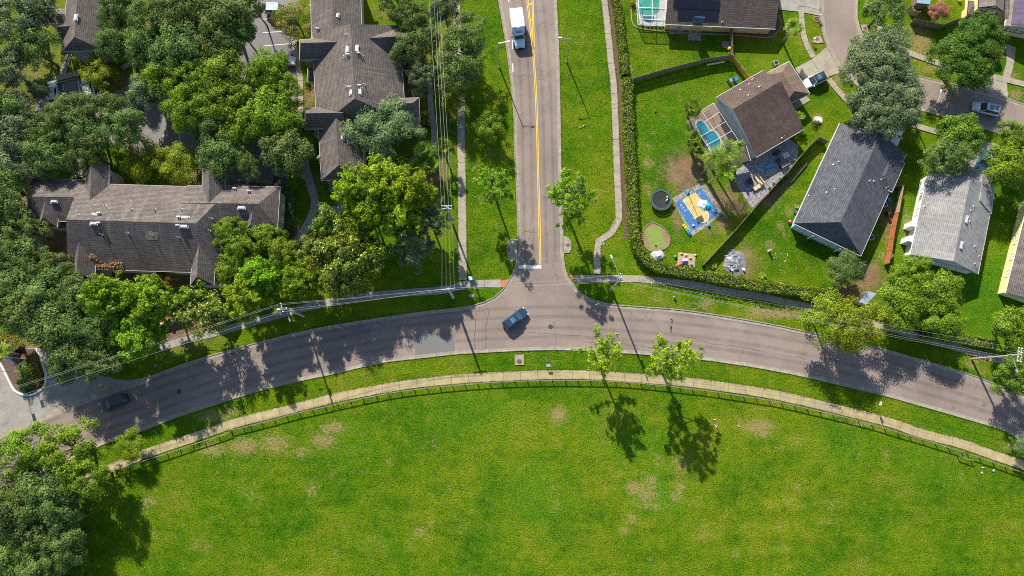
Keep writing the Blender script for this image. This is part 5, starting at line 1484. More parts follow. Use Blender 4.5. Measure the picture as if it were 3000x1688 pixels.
def car(a, b, label, paint, L=4.7, W=1.88, H=1.68, style='suv', roof=None, sunroof=False, rails=False, z=.7, cat='car', name=None, glass=None):
    """a: pixel tuple of the rear end, b: of the front end"""
    pa, pb = T(*a, z), T(*b, z)
    c = (pa + pb) / 2
    o = thing(name or 'parked_car', label, cat, (c.x, c.y, 0), bear(pa, pb))
    gl = glass or GLASS
    h = L / 2; w = W / 2
    zh = .95 if style == 'suv' else .82
    zd = zh + .08
    st = [ring(-h, w * .8, .45, zd - .15), ring(-h + .12, w * .95, .3, zd), ring(-h + .6, w, .24, zd + .02), ring(0, w, .22, zd), ring(h - 1.35, w, .24, zh + .03), ring(h - .55, w * .96, .26, zh - .06), ring(h - .15, w * .84, .32, zh - .2), ring(h, w * .66, .42, zh - .34)]
    mb = MB(); loft(mb, st); mb.build('body', paint, o, smooth=False)
    if style == 'suv':
        xb0, xb1, xt0, xt1 = -h + .12, h - 1.25, -h + .55, h - 2.05
    elif style == 'pickup':
        xb0, xb1, xt0, xt1 = -.7, h - 1.25, -.45, h - 2.0
    else:
        xb0, xb1, xt0, xt1 = -h + .55, h - 1.3, -h + 1.25, h - 2.15
    wb, wt = w * .9, w * .72
    zr = H
    B = [(xb0, -wb, zd - .02), (xb1, -wb, zh + .02), (xb1, wb, zh + .02), (xb0, wb, zd - .02)]
    Tp = [(xt0, -wt, zr - .06), (xt1, -wt, zr - .04), (xt1, wt, zr - .04), (xt0, wt, zr - .06)]
    mb = MB(); mb.v += B + Tp; mb.f += [(0, 1, 5, 4), (1, 2, 6, 5), (2, 3, 7, 6), (3, 0, 4, 7), (4, 5, 6, 7)]
    mb.build('cabin', paint, o)
    mid = (xt0 + xt1) / 2
    mb = MB(); mb.box((mid, 0, zr - .02), (xt1 - xt0 + .04, 2 * wt + .03, .07), 0, top=(.93, .9, 0, 0)); rf = mb.build('roof', roof or paint, o)
    if sunroof:
        MB().box((mid + .25, 0, zr + .025), (.8, wt * 1.3, .02)).build('sunroof', GLASSB, rf)
        if sunroof == 2: MB().box((mid - .6, 0, zr + .025), (.7, wt * 1.3, .02)).build('sunroof', GLASSB, rf)
    if rails:
        for s in (-1, 1):
            MB().tube((xt0 + .1, s * wt * .95, zr + .06), (xt1 - .1, s * wt * .95, zr + .06), .025, n=5).build('roof_rail', GALV, rf)
    def pane(nm, q, i0, i1, j0, j1, d):
        P = [Vector(v) for v in q]                     # bottom a,b then top b,a
        def at(u, v): return P[0].lerp(P[1], u).lerp(P[3].lerp(P[2], u), v)
        m2 = MB(); m2.poly([at(i0, j0) + d, at(i1, j0) + d, at(i1, j1) + d, at(i0, j1) + d]); m2.build(nm, gl, o)
    e = .012
    pane('windshield', [B[1], B[2], Tp[2], Tp[1]], .05, .95, .06, .95, Vector((e, 0, e)))
    pane('rear_window', [B[3], B[0], Tp[0], Tp[3]], .08, .92, .3, .92, Vector((-e, 0, e)))
    for k0, k1 in ((.06, .48), (.52, .92)):
        pane('side_window', [B[0], B[1], Tp[1], Tp[0]], k0, k1, .18, .9, Vector((0, -e, e * .6)))
        pane('side_window', [B[2], B[3], Tp[3], Tp[2]], 1 - k1, 1 - k0, .18, .9, Vector((0, e, e * .6)))
    wheels(o, L, W, (-h + .9, h - .92))
    for s in (-1, 1):
        MB().box((h - .16, s * w * .62, zh - .27), (.22, .36, .13), s * -.35).build('headlight', LAMPW, o)
        MB().box((-h + .06, s * w * .74, zd - .16), (.12, .3, .2)).build('taillight', LAMPR, o)
        MB().box((xb1 - .25, s * (w + .1), zh + .08), (.16, .22, .14)).build('mirror', paint, o)
    MB().box((h - .06, 0, .5), (.14, W * .5, .16)).build('grille', BLK, o)
    if style == 'pickup':
        m2 = MB().box((-h + 1.0, 0, zd + .01), (1.75, W * .8, .03)); m2.build('bed', BLK, o)
        MB().box((-h + .9, .2, zd + .25), (.5, .6, .45), .3).box((-h + 1.4, -.3, zd + .2), (.5, .5, .35)).build('load', WOODT, o)
    return o
P_NAVY = M_paint('paint_navy', (0.014, 0.045, 0.085))
P_BLACK = M_paint('paint_black', (0.010, 0.013, 0.017))
P_SILV = M_paint('paint_silver', (0.42, 0.50, 0.55), metal=.3)
P_WHITE = M_paint('paint_white', (0.72, 0.74, 0.75))
P_TEAL = M_paint('paint_teal', (0.012, 0.09, 0.14))  # teal darkened in the paint to stand for the shade over the car
P_GREEN = M_paint('paint_deep_green', (0.02, 0.07, 0.07))
P_YELL = M_paint('paint_yellow', (0.75, 0.45, 0.03))
P_LBLUE = M_paint('paint_ice', (0.45, 0.55, 0.62))
car((1,2,2512,380), (2,2,128,238), 'dark blue car turning in the middle of the junction', P_NAVY, 4.75, 1.9, 1.65, sunroof=True, name='moving_car')
car((0,2,1270,1105), (0,2,1022,1195), 'black car driving on the shaded main road at lower left', P_BLACK, 4.9, 1.9, 1.6, name='moving_car')
car((3,0,2335,1130), (3,0,2050,1062), 'silver blue car with two roof windows on the estate street', P_SILV, 4.9, 1.95, 1.75, sunroof=2, rails=True, name='moving_car')
car((3,0,588,752), (3,0,352,862), 'white car with black glass roof in the driveway of the chestnut roofed house', P_WHITE, 4.7, 1.9, 1.6, roof=GLASS, sunroof=True)
car((3,0,1225,1505), (3,0,1310,1320), 'white car under the large oak above the charcoal roof, right of two', P_WHITE, 4.7, 1.85, 1.6)
car((3,0,1080,1490), (3,0,1160,1320), 'ice blue car under the large oak above the charcoal roof, left of two', P_LBLUE, 4.7, 1.85, 1.6)
car((3,1,2195,90), (3,1,2130,265), 'teal car parked above the pale grey roof', P_TEAL, 4.5, 1.85, 1.5, style='sedan')
car((1,0,110,95), (1,0,330,105), 'silver van in the top car park bay beside the pink crape myrtle', P_SILV, 4.9, 1.95, 1.8, rails=True)
car((1,0,150,600), (1,0,395,615), 'white car in the bay left of the winged apartment', P_WHITE, 4.6, 1.85, 1.6)
car((1,0,20,800), (1,0,215,775), 'white car almost hidden under the oaks left of the winged apartment', P_WHITE, 4.5, 1.85, 1.55)
car((1,1,225,425), (1,1,228,215), 'dark green pickup with loaded bed beside the long apartment', P_GREEN, 5.4, 1.95, 1.75, style='pickup', name='pickup_truck', cat='pickup')
car((0,0,545,1040), (0,0,520,820), 'white car in the two bay parking, left one', P_WHITE, 4.6, 1.85, 1.6)
car((0,0,915,985), (0,0,860,790), 'white car in the two bay parking, right one under the yellow-green tree', P_WHITE, 4.6, 1.85, 1.6)
tree('crape', (0,0,990,740), 220, 6, 'bright yellow-green round tree over the right parked car', L_YEL, 'broadleaf_tree')
car((0,0,2010,460), (0,0,2140,530), 'yellow car glimpsed under the oaks of the upper car park', P_YELL, 4.2, 1.8, 1.5, style='sedan')

# ---- delivery truck
def text_mesh(s, size, ext=.006):
    cu = bpy.data.curves.new('lettering', 'FONT')
    cu.body = s; cu.size = size; cu.extrude = ext; cu.align_x = 'LEFT'; cu.align_y = 'CENTER'; cu.offset = .008
    ob = bpy.data.objects.new('lettering_tmp', cu); COL.objects.link(ob)
    dg = bpy.context.evaluated_depsgraph_get()
    me = bpy.data.meshes.new_from_object(ob.evaluated_get(dg))
    bpy.data.objects.remove(ob)
    return me
def delivery_truck():
    ra, fr = G(1511, 23, 3.3), G(1524.5, 138, 1.2)
    ang = bear(ra, fr)
    c = (Vector((ra.x, ra.y, 0)) + Vector((fr.x, fr.y, 0))) / 2
    L = (Vector((fr.x, fr.y)) - Vector((ra.x, ra.y))).length
    o = thing('delivery_truck', 'white box delivery truck with purple and orange lettering above its cab', 'truck', (c.x, c.y, 0), ang)
    h = L / 2; W = 2.35
    PW = M_paint('truck_white', (0.78, 0.77, 0.70), .45, .2)
    PB = M_paint('truck_cab_pale_blue', (0.42, 0.62, 0.74), .3, .5)  # cab and fairing in a dimmer, bluer tone than the cargo box
    bl = L * .56
    MB().box((-h + bl / 2, 0, 2.0), (bl, W, 2.5)).build('cargo_box', PW, o)
    rb = MB()
    for i in range(6):
        rb.box((-h + bl * (i + .5) / 6, 0, 3.262), (.05, W * .98, .02))
    rb.build('roof_bow', PW, o)
    MB().box((-h + bl / 2, 0, .62), (bl, 1.0, .24)).build('chassis', IRON, o)
    # fairing over the cab
    x0 = -h + bl
    mb = MB(); mb.v += [(x0, -W / 2, 2.2), (x0, W / 2, 2.2), (x0, W / 2, 3.24), (x0, -W / 2, 3.24), (x0 + 1.15, -W * .36, 2.2), (x0 + 1.15, W * .36, 2.2)]
    mb.f += [(0, 3, 2, 1), (3, 4, 5, 2), (0, 4, 3), (1, 2, 5), (0, 1, 5, 4)]
    mb.build('fairing', PB, o)
    mb = MB(); xs = x0
    loft(mb, [ring(x0 - .02, 1.0, .5, 2.2), ring(x0 + .95, 1.0, .45, 2.15), ring(x0 + 1.3, 1.0, .45, 1.5), ring(h - .35, .95, .45, 1.28), ring(h, .82, .5, 1.05)])
    mb.build('cab', PB, o)
    MB().poly([(x0 + 1.5, -.88, 1.5), (x0 + 1.5, .88, 1.5), (x0 + .97, .8, 2.2), (x0 + .97, -.8, 2.2)]).build('windshield', GLASS, o)
    for v in bpy.data.objects[-1:] if False else []: pass
    for s in (-1, 1):
        MB().box((x0 + .5, s * 1.0, 1.72), (.7, .03, .6)).build('side_window', GLASS, o)
        MB().box((x0 + 1.05, s * 1.28, 1.75), (.12, .3, .34)).build('mirror', BLK, o)
        MB().box((h - .05, s * .6, .85), (.14, .34, .2)).build('headlight', LAMPW, o)
        MB().box((-h - .02, s * .95, 1.0), (.05, .2, .25)).build('taillight', LAMPR, o)
    MB().box((h + .02, 0, .82), (.1, .8, .25)).box((h + .05, 0, .55), (.16, 1.7, .2)).build('grille', BLK, o)
    for i in (-.25, 0, .25):
        MB().box((x0 + .12, i, 3.17), (.07, .12, .06)).build('marker_lamp', LAMPW, o)
    wheels(o, L, W, (-h + 1.3, h - 1.0), .42)
    # lettering on the sloping fairing, read from the front
    sl_ = math.atan2(1.04, 1.15)
    for txt, y0, m_ in (('Fed', -.60, M('letter_purple', (0.08, 0.02, 0.16), .5, .1)), ('Ex', .18, M('letter_orange', (0.75, 0.05, 0.03), .5, .1))):
        me = text_mesh(txt, .55)
        me.materials.append(m_)
        t = link('lettering', me, o)
        xc = x0 + .68; zc = 3.24 - (xc - x0) * 1.04 / 1.15
        nrm = Vector((math.sin(sl_), 0, math.cos(sl_)))
        xa = Vector((0, 1, 0)); ya = nrm.cross(xa)
        mt = Matrix((xa, ya, nrm)).transposed().to_4x4()
        mt.translation = Vector((xc, y0, zc)) + nrm * .025
        t.matrix_local = mt
delivery_truck()

# ================================================================== POLES, WIRES, LAMPS
def utility_pole(px, h, label, ang, mat=POLEC, arms=1, armw=2.2, r=.19, extra=None):
    b = G(*px)
    o = thing('utility_pole', label, 'utility pole', (b.x, b.y, 0))
    MB().tube((0, 0, -.2), (0, 0, h), r, r * .62, 10).build('shaft', mat, o)
    ca, sa = math.cos(ang), math.sin(ang)
    for k in range(arms):
        z = h - .35 - .0 * k
        off = (k - (arms - 1) / 2) * .45
        ar = MB().box((-sa * off, ca * off, z), (armw, .12, .14), ang).build('crossarm', WOODP if mat is not POLEC else GALV, o)
        for t in (-.46, -.16, .16, .46):
            x = t * armw
            MB().lathe((ca * x - sa * off, sa * x + ca * off, z + .07), [(.05, 0), (.09, .06), (.05, .12), (.08, .18), (0, .24)], 8).build('insulator', ALUW, ar)
    MB().tube((-sa * .25, ca * .25, h - 2.4), (-sa * .25, ca * .25, h - 1.5), .17, n=10).build('transformer', GALV, o)
    return o
def arm_lamp(o, z, ang, ln, name='lamp_arm'):
    ca, sa = math.cos(ang), math.sin(ang)
    a = MB().tube((0, 0, z), (ca * ln, sa * ln, z + .35), .05, .035, 6).build(name, GALV, o)
    MB().box((ca * (ln + .25), sa * (ln + .25), z + .33), (.62, .26, .13), ang, top=(.8, .7, 0, 0)).build('lamp_head', ALUW, a)
P1 = utility_pole((1328, 872.5), 10.2, 'thick concrete utility pole at the left corner of the junction', 0.12, r=.27)
P2 = utility_pole((1325, 654), 10.8, 'utility pole with double crossarm beside the left footpath', 0.0, arms=2, armw=1.7)
P4 = utility_pole((890, 927), 12, 'utility pole with street light below the magnolias on the left', -1.25, arms=1, armw=1.5)
P5 = utility_pole((1791, 848), 12, 'utility pole with long lamp arm at the right corner of the junction', -1.35, arms=1, armw=1.4)
P6 = utility_pole((2846, 1052), 12, 'tall wooden utility pole with double crossarm at the right edge', 1.35, WOODP, 2, 2.3)
arm_lamp(P4, 9.6, -1.2, 1.6)
arm_lamp(P4, 9.3, math.pi, 1.0)
arm_lamp(P5, 10.8, math.radians(112), 3.6)
arm_lamp(P6, 10.0, -1.45, 2.2)
def tip(o, h, ang, t, dz=0): return Vector((o.location.x + math.cos(ang) * t, o.location.y + math.sin(ang) * t, h + dz))
def wire(a, b, sag, label, group, r=.013):
    pts = []
    n = 14
    for i in range(n + 1):
        t = i / n
        p = a.lerp(b, t); p.z -= sag * 4 * t * (1 - t)
        pts.append(p)
    mb = MB()
    off = a
    for p, q in zip(pts, pts[1:]): mb.tube(p, q, r, n=4, caps=False)
    w = mb.build('overhead_wire', WIRE, None, off)
    w.location = off
    tag(w, label, 'wire', group)
LEFT = G(-300, 1295); UP = G(1262, -330); RIGHT = G(3420, 1150)
def span(pairs, sag, label, group, order):
    for (a, b), w_ in zip(pairs, order.split()): wire(a, b, sag, w_ + ' ' + label, group)
a4, a5, a6 = -1.25, -1.35, 1.35
span([(tip(P4, 12, a4, .7, -.2), LEFT + Vector((.3, -.9, 11.5))), (tip(P4, 12, a4, -.5, -.2), LEFT + Vector((-.1, .5, 11.5))), (tip(P4, 12, a4, -.72, -.2), LEFT + Vector((-.1, .75, 11.5)))], .9, 'overhead wire crossing the entrance drive from the lamp pole to the left edge', 'wires of the left span', 'lowest middle uppermost')
span([(tip(P4, 12, a4, .7, -.2), tip(P1, 10.2, .12, -1.0, -.1)), (tip(P4, 12, a4, -.5, -.2), tip(P1, 10.2, .12, -.4, .1)), (tip(P4, 12, a4, -.7, -.2), tip(P1, 10.2, .12, .4, .2)), (tip(P4, 12, a4, .1, -1.5), tip(P1, 10.2, .12, 0, -1.4))], .7, 'overhead wire between the left lamp pole and the junction corner pole', 'wires left of the junction', 'lowest second uppermost third')
span([(tip(P1, 10.2, .12, -1.0, 0), tip(P2, 10.8, 0, -.8, 0)), (tip(P1, 10.2, .12, -.3, 0), tip(P2, 10.8, 0, -.3, 0)), (tip(P1, 10.2, .12, .35, 0), tip(P2, 10.8, 0, .3, 0)), (tip(P1, 10.2, .12, 1.0, 0), tip(P2, 10.8, 0, .78, 0))], .4, 'overhead wire between the junction corner pole and the double crossarm pole', 'wires beside the left footpath', 'leftmost second third rightmost')
span([(tip(P2, 10.8, 0, -.8, 0), UP + Vector((-.9, 0, 10.5))), (tip(P2, 10.8, 0, -.3, 0), UP + Vector((.2, 0, 10.5))), (tip(P2, 10.8, 0, .3, 0), UP + Vector((.5, 0, 10.5))), (tip(P2, 10.8, 0, .78, 0), UP + Vector((.9, 0, 10.5)))], 1.0, 'overhead wire running from the double crossarm pole to the top edge', 'wires towards the top edge', 'leftmost second third rightmost')
span([(tip(P1, 10.2, .12, 1.0, 0), tip(P5, 12, a5, .6, -.3)), (tip(P1, 10.2, .12, .3, 0), tip(P5, 12, a5, -.55, -.3)), (tip(P1, 10.2, .12, 0, -1.2), tip(P5, 12, a5, .1, -1.5))], .6, 'overhead wire crossing the side road mouth at the junction', 'wires over the side road', 'lowest uppermost middle')
span([(tip(P5, 12, a5, .6, -.3), tip(P6, 12, a6, -1.0, -.3)), (tip(P5, 12, a5, -.1, -.3), tip(P6, 12, a6, .2, -.3)), (tip(P5, 12, a5, -.55, -.3), tip(P6, 12, a6, 1.0, -.3)), (tip(P5, 12, a5, .2, -1.6), tip(P6, 12, a6, -.4, -1.6))], 1.0, 'overhead wire between the right junction pole and the wooden pole', 'wires right of the junction', 'lowest second uppermost third')
span([(tip(P6, 12, a6, -1.0, -.3), RIGHT + Vector((0, -1, 11.5))), (tip(P6, 12, a6, 1.0, -.3), RIGHT + Vector((0, 1, 11.5)))], .6, 'overhead wire leaving the wooden pole over the right edge', 'wires at the right edge', 'lower upper')
def street_lamp(px, h, ang, ln, label):
    b = G(*px) if len(px) == 2 else T(*px)
    o = thing('street_lamp', label, 'street lamp', (b.x, b.y, 0))
    MB().tube((0, 0, 0), (0, 0, h), .14, .07, 10).lathe((0, 0, 0), [(.28, 0), (.28, .12), (.15, .3)], 10).build('shaft', GALV, o)
    arm_lamp(o, h - .3, ang, ln)
street_lamp((1463, 197), 9.0, .15, 1.5, 'grey street lamp on the left verge of the side road, arm over the road')
street_lamp((1660, 182), 8.6, math.pi - .1, 1.5, 'grey street lamp on the right verge of the side road, long shadow')
street_lamp((3, 0, 1450, 1213), 8, 1.25, 1.9, 'street lamp reaching over the estate street near the silver car')

# ================================================================== FENCES AND WALLS
def rail_fence(pts, label, h=.85):
    P_ = [T(*p, h) for p in pts]
    o = thing('rail_fence', label, 'fence', (P_[0].x, P_[0].y, 0))
    for p in P_:
        MB().box((p.x, p.y, h / 2), (.13, .13, h + .05)).build('post', DARKW, o, o.location)
    for a, b in zip(P_, P_[1:]):
        d = b - a; m = (a + b) / 2
        MB().box((m.x, m.y, h - .06), (d.length - .02, .16, .07), bear(a, b)).build('rail', WOODG, o, o.location)
rail_fence([(0,3,1020,432),(0,3,1145,390),(0,3,1270,350),(0,3,1400,305),(0,3,1530,262),(0,3,1660,220),(0,3,1790,176),(0,3,1920,132),(0,3,2040,92),(0,3,2180,48),(0,3,2310,2)], 'low wooden rail fence by the park path, short left stretch')
rail_fence([(0,2,2310,1432),(0,2,2430,1405),(0,2,2500,1388),(1,2,40,1358),(1,2,170,1325),(1,2,295,1290),(1,2,425,1255),(1,2,555,1226),(1,2,685,1198),(1,2,810,1166),(1,2,940,1140),(1,2,1065,1112),(1,2,1200,1085),(1,2,1325,1060),(1,2,1450,1040),(1,2,1585,1022),(1,2,1715,1008),(1,2,1845,993),(1,2,1970,980),(1,2,2100,970),(1,2,2225,960),(1,2,2350,950),(1,2,2475,944),(2,2,30,938),(2,2,155,935),(2,2,280,932),(2,2,405,930),(2,2,535,930),(2,2,665,932),(2,2,790,933),(2,2,920,935),(2,2,1045,940),(2,2,1180,948),(2,2,1300,959),(2,2,1435,972),(2,2,1560,985),(2,2,1695,1001),(2,2,1820,1015),(2,2,1950,1031),(2,2,2080,1050),(2,2,2210,1070),(2,2,2340,1090),(2,2,2470,1110),(3,2,25,1130),(3,2,150,1155),(3,2,280,1183),(3,2,410,1214),(3,2,540,1245),(3,2,670,1275),(3,2,800,1307),(3,2,930,1340),(3,2,1065,1376),(3,2,1195,1415),(3,3,1325,6),(3,3,1450,42),(3,3,1575,80),(3,3,1710,120),(3,3,1840,160),(3,3,1970,200)], 'long low wooden rail fence curving between park path and field')
rail_fence([(3,3,1932,245),(3,3,2072,292)], 'single bay of rail fence set back into the field')
rail_fence([(3,3,2030,222),(3,3,2155,262),(3,3,2290,308),(3,3,2415,355),(3,3,2550,402),(3,3,2690,450)], 'low wooden rail fence by the park path, right end stretch')
def board_fence(pts, h, mat, label, name='board_fence', bw=.15, rails=False, wpts=None, side=1):
    P_ = wpts or [T(*p, h) for p in pts]
    o = thing(name, label, 'fence', (P_[0].x, P_[0].y, 0))
    rr = random.Random(len(label))
    for p in P_:
        MB().box((p.x, p.y, (h + .08) / 2), (.12, .12, h + .08)).build('post', mat, o, o.location)
    for a, b in zip(P_, P_[1:]):
        d = b - a; L = d.length; e = d / L; ang = bear(a, b); nn = Vector((-e.y, e.x, 0))
        k = max(1, int(L / bw)); mb = MB()
        for i in range(k):
            c = a + e * (L * (i + .5) / k) + nn * (.014 * (i % 2))
            hh = h + rr.uniform(-.03, .03)
            mb.box((c.x, c.y, hh / 2), (L / k - .014, .025, hh), ang)
        mb.build('panel', mat, o, o.location)
        if rails:
            for z in (.3, h * .55, h - .2):
                m = (a + b) / 2 + nn * (.06 * side)
                MB().box((m.x, m.y, z), (L - .12, .07, .1), ang).build('rail', mat, o, o.location)
    return o
board_fence([(2,0,1190,795),(2,0,1350,752),(2,0,1490,708),(2,0,1600,680),(2,0,1720,648),(2,0,1840,620),(2,0,1960,588),(2,0,2085,568),(2,0,2215,553)], 1.8, WOODG, 'weathered grey board fence between the two upper right gardens', rails=True, side=-1)
board_fence([(2,0,2232,560),(2,0,2290,630),(2,0,2345,705),(2,0,2400,772)], 1.8, WOODY, 'fresh yellow board fence at the chestnut roofed house', rails=True, side=-1)
board_fence([(2,0,2218,275),(2,0,2216,365),(2,0,2222,460),(2,0,2226,548)], 1.8, WOODG, 'short grey fence from the ochre house wall down to the corner', rails=True, side=1)
board_fence([(2,1,1935,1208),(2,1,2020,1118),(2,1,2100,1030),(2,1,2180,945),(2,1,2255,862),(2,1,2330,775),(2,1,2405,690),(2,1,2490,590),(2,1,2575,502),(3,1,75,415),(3,1,140,345),(3,1,200,285),(3,1,270,200),(3,1,340,112),(3,1,440,0)], 1.7, WOODG, 'long brown board fence dividing the trampoline garden from the charcoal roofed house')
board_fence([(3,0,445,1442),(3,0,525,1378),(3,0,608,1420)], 1.7, WOODG, 'brown corner fence at the upper end of the charcoal roofed house', rails=True, side=-1)
board_fence([(3,1,1368,420),(3,1,1345,550),(3,1,1322,682)], 1.8, WOODT, 'tan upper bays of fence right of the charcoal roofed house', rails=True, side=-1)
board_fence([(3,1,1318,684),(3,1,1290,815),(3,1,1268,940),(3,1,1252,1065),(3,1,1222,1195)], 1.8, WOODO, 'orange stained lower bays of fence right of the charcoal roofed house', rails=True, side=-1)
board_fence([(3,1,1240,400),(3,1,1368,418)], 1.8, WOODG, 'short dark fence return behind the charcoal roof', rails=True)
board_fence([(3,0,1448,45),(3,0,1478,105),(3,0,1530,118)], 1.7, WOODT, 'light slatted fence corner left of the pink tree', rails=True, side=-1)
board_fence([(3,0,1480,190),(3,0,1600,215),(3,0,1770,250),(3,0,1870,205),(3,0,1960,178)], 1.7, WOODG, 'dark fence below the pink tree yard', rails=False)
board_fence([(3,2,2110,495),(3,2,2330,560)], 1.7, WOODG, 'dark fence panel left of the olive tree at right edge')
W_WALL = M('wall_white', (0.6, 0.56, 0.5), .85, .2, 1.0)
o = thing('boundary_wall', 'low pale wall with square pillars below the long apartment, left stretch', 'wall', T(0,1,540,1160))
bw = TT([(0,1,385,1030),(0,1,540,1165),(0,1,690,1410)], 1.2)
for a, b in zip(bw, bw[1:]):
    m = (a + b) / 2; MB().box((m.x, m.y, .6), ((b - a).length, .22, 1.2), bear(a, b)).build('wall', W_WALL, o, o.location)
for p in bw: MB().box((p.x, p.y, .75), (.8, .8, 1.5)).box((p.x, p.y, 1.6), (1.0, 1.0, .2), 0, (.3, .3, 0, 0)).build('pillar', W_WALL, o, o.location)
o = thing('boundary_wall', 'low pale wall below the bright pines, stretch nearest the main road', 'wall', T(0,2,1680,340))
bw = TT([(0,2,1480,400),(0,2,1690,335),(0,2,1880,285)], 1.2)
for a, b in zip(bw, bw[1:]):
    m = (a + b) / 2; MB().box((m.x, m.y, .6), ((b - a).length, .22, 1.2), bear(a, b)).build('wall', W_WALL, o, o.location)
p = bw[1]; MB().box((p.x, p.y, .7), (.5, .5, 1.4)).build('pillar', W_WALL, o, o.location)
# entrance island
isl = catmull(TT([(0,2,362,610),(0,2,395,700),(0,2,432,800),(0,2,455,890),(0,2,438,985),(0,2,360,1048),(0,2,260,1068),(0,2,160,1025),(0,2,95,910),(0,2,30,780),(0,2,-60,640)]), .6)
struct('island_kerb', sweep(MB(), isl, [(-.02, 0), (.02, .2), (.3, .2), (.34, 0)]), M('white_kerb', (0.66, 0.66, 0.62), .8, .2, 2.0))
struct('island_soil', MB().poly([(p.x, p.y, .05) for p in isl]), MULCH)
# ================================================================== GARDENS
def C1(x, y, z=0): return G(1940 + x * .43956, 280 + y * .43956, z)
def M_water(name, col):
    m, n, b = nt(name)
    pos = n.nodes.new('ShaderNodeNewGeometry').outputs['Position']
    t = noise_n(n, pos, .9, 5, .6)
    r = ramp(n, [(.3, sc3(col, .7)), (.6, col), (.8, sc3(col, 1.5))])
    n.links.new(t.outputs[0], r.inputs[0]); n.links.new(r.outputs[0], b.inputs['Base Color'])
    b.inputs['Roughness'].default_value = .06; b.inputs['IOR'].default_value = 1.33
    bp = n.nodes.new('ShaderNodeBump'); bp.inputs['Strength'].default_value = .15; bp.inputs['Distance'].default_value = .05
    t2 = noise_n(n, pos, 4, 2, .5); n.links.new(t2.outputs[0], bp.inputs['Height']); n.links.new(bp.outputs[0], b.inputs['Normal'])
    return m
def M_stone(name, c1, c2, scale):
    m, n, b = nt(name)
    pos = n.nodes.new('ShaderNodeNewGeometry').outputs['Position']
    v = n.nodes.new('ShaderNodeTexVoronoi'); v.inputs['Scale'].default_value = scale; n.links.new(pos, v.inputs['Vector'])
    r = ramp(n, [(.1, c1), (.9, c2)]); n.links.new(v.outputs['Color'], r.inputs[0])
    e = n.nodes.new('ShaderNodeTexVoronoi'); e.feature = 'DISTANCE_TO_EDGE'; e.inputs['Scale'].default_value = scale; n.links.new(pos, e.inputs['Vector'])
    re = ramp(n, [(.02, (0, 0, 0)), (.08, (1, 1, 1))]); n.links.new(e.outputs['Distance'], re.inputs[0])
    out = mixc(n, re.outputs[0], sc3(c1, .4), r.outputs[0])
    n.links.new(out, b.inputs['Base Color']); b.inputs['Roughness'].default_value = .85
    bp = n.nodes.new('ShaderNodeBump'); bp.inputs['Strength'].default_value = .5; bp.inputs['Distance'].default_value = .03
    n.links.new(re.outputs[0], bp.inputs['Height']); n.links.new(bp.outputs[0], b.inputs['Normal'])
    return m
def M_screen(name):
    m, n, b = nt(name)
    b.inputs['Base Color'].default_value = (.08, .08, .085, 1); b.inputs['Roughness'].default_value = .7
    tr = n.nodes.new('ShaderNodeBsdfTransparent'); mx = n.nodes.new('ShaderNodeMixShader'); mx.inputs[0].default_value = .2
    n.links.new(tr.outputs[0], mx.inputs[1]); n.links.new(b.outputs[0], mx.inputs[2]); n.links.new(mx.outputs[0], n.nodes['Material Output'].inputs[0])
    return m
SCREEN = M_screen('insect_screen')
PAVER = M_stone('paver_stone', (0.22, 0.19, 0.17), (0.40, 0.35, 0.30), 3.2)
PAVER2 = M_stone('paver_grey', (0.20, 0.19, 0.21), (0.36, 0.34, 0.36), 3.0)
DECK = M('pool_deck', (0.24, 0.17, 0.125), .8, .2, 1.0)
DECKW = M('pool_deck_pale', (0.50, 0.55, 0.56), .7, .2, 1.0)
WATER = M_water('pool_water', (0.012, 0.25, 0.34))
WATER2 = M_water('pool_water_green', (0.05, 0.38, 0.32))
def col(name, c, rough=.6, var=.15): return M(name, c, rough, var, 3.0)
BLUEP, REDP, TEALP, WHTP, YELP, GRNP, PURP, PINKP = col('blue_plastic', (0.02, 0.14, 0.5)), col('red_plastic', (0.5, 0.03, 0.03)), col('turquoise_sheet', (0.02, 0.45, 0.55)), col('white_plastic', (0.7, 0.7, 0.7)), col('yellow_plastic', (0.7, 0.5, 0.03)), col('green_plastic', (0.05, 0.5, 0.06)), col('purple_plastic', (0.3, 0.28, 0.6)), col('pink_plastic', (0.6, 0.1, 0.2))
GREYP, BEIGE, SKYP = col('grey_plastic', (0.16, 0.18, 0.2)), col('beige_cushion', (0.55, 0.45, 0.27)), col('sky_vinyl', (0.02, 0.3, 0.6))
def flat(name, pts, mat, z): return struct(name, MB().poly([(p.x, p.y, z) for p in pts]), mat)

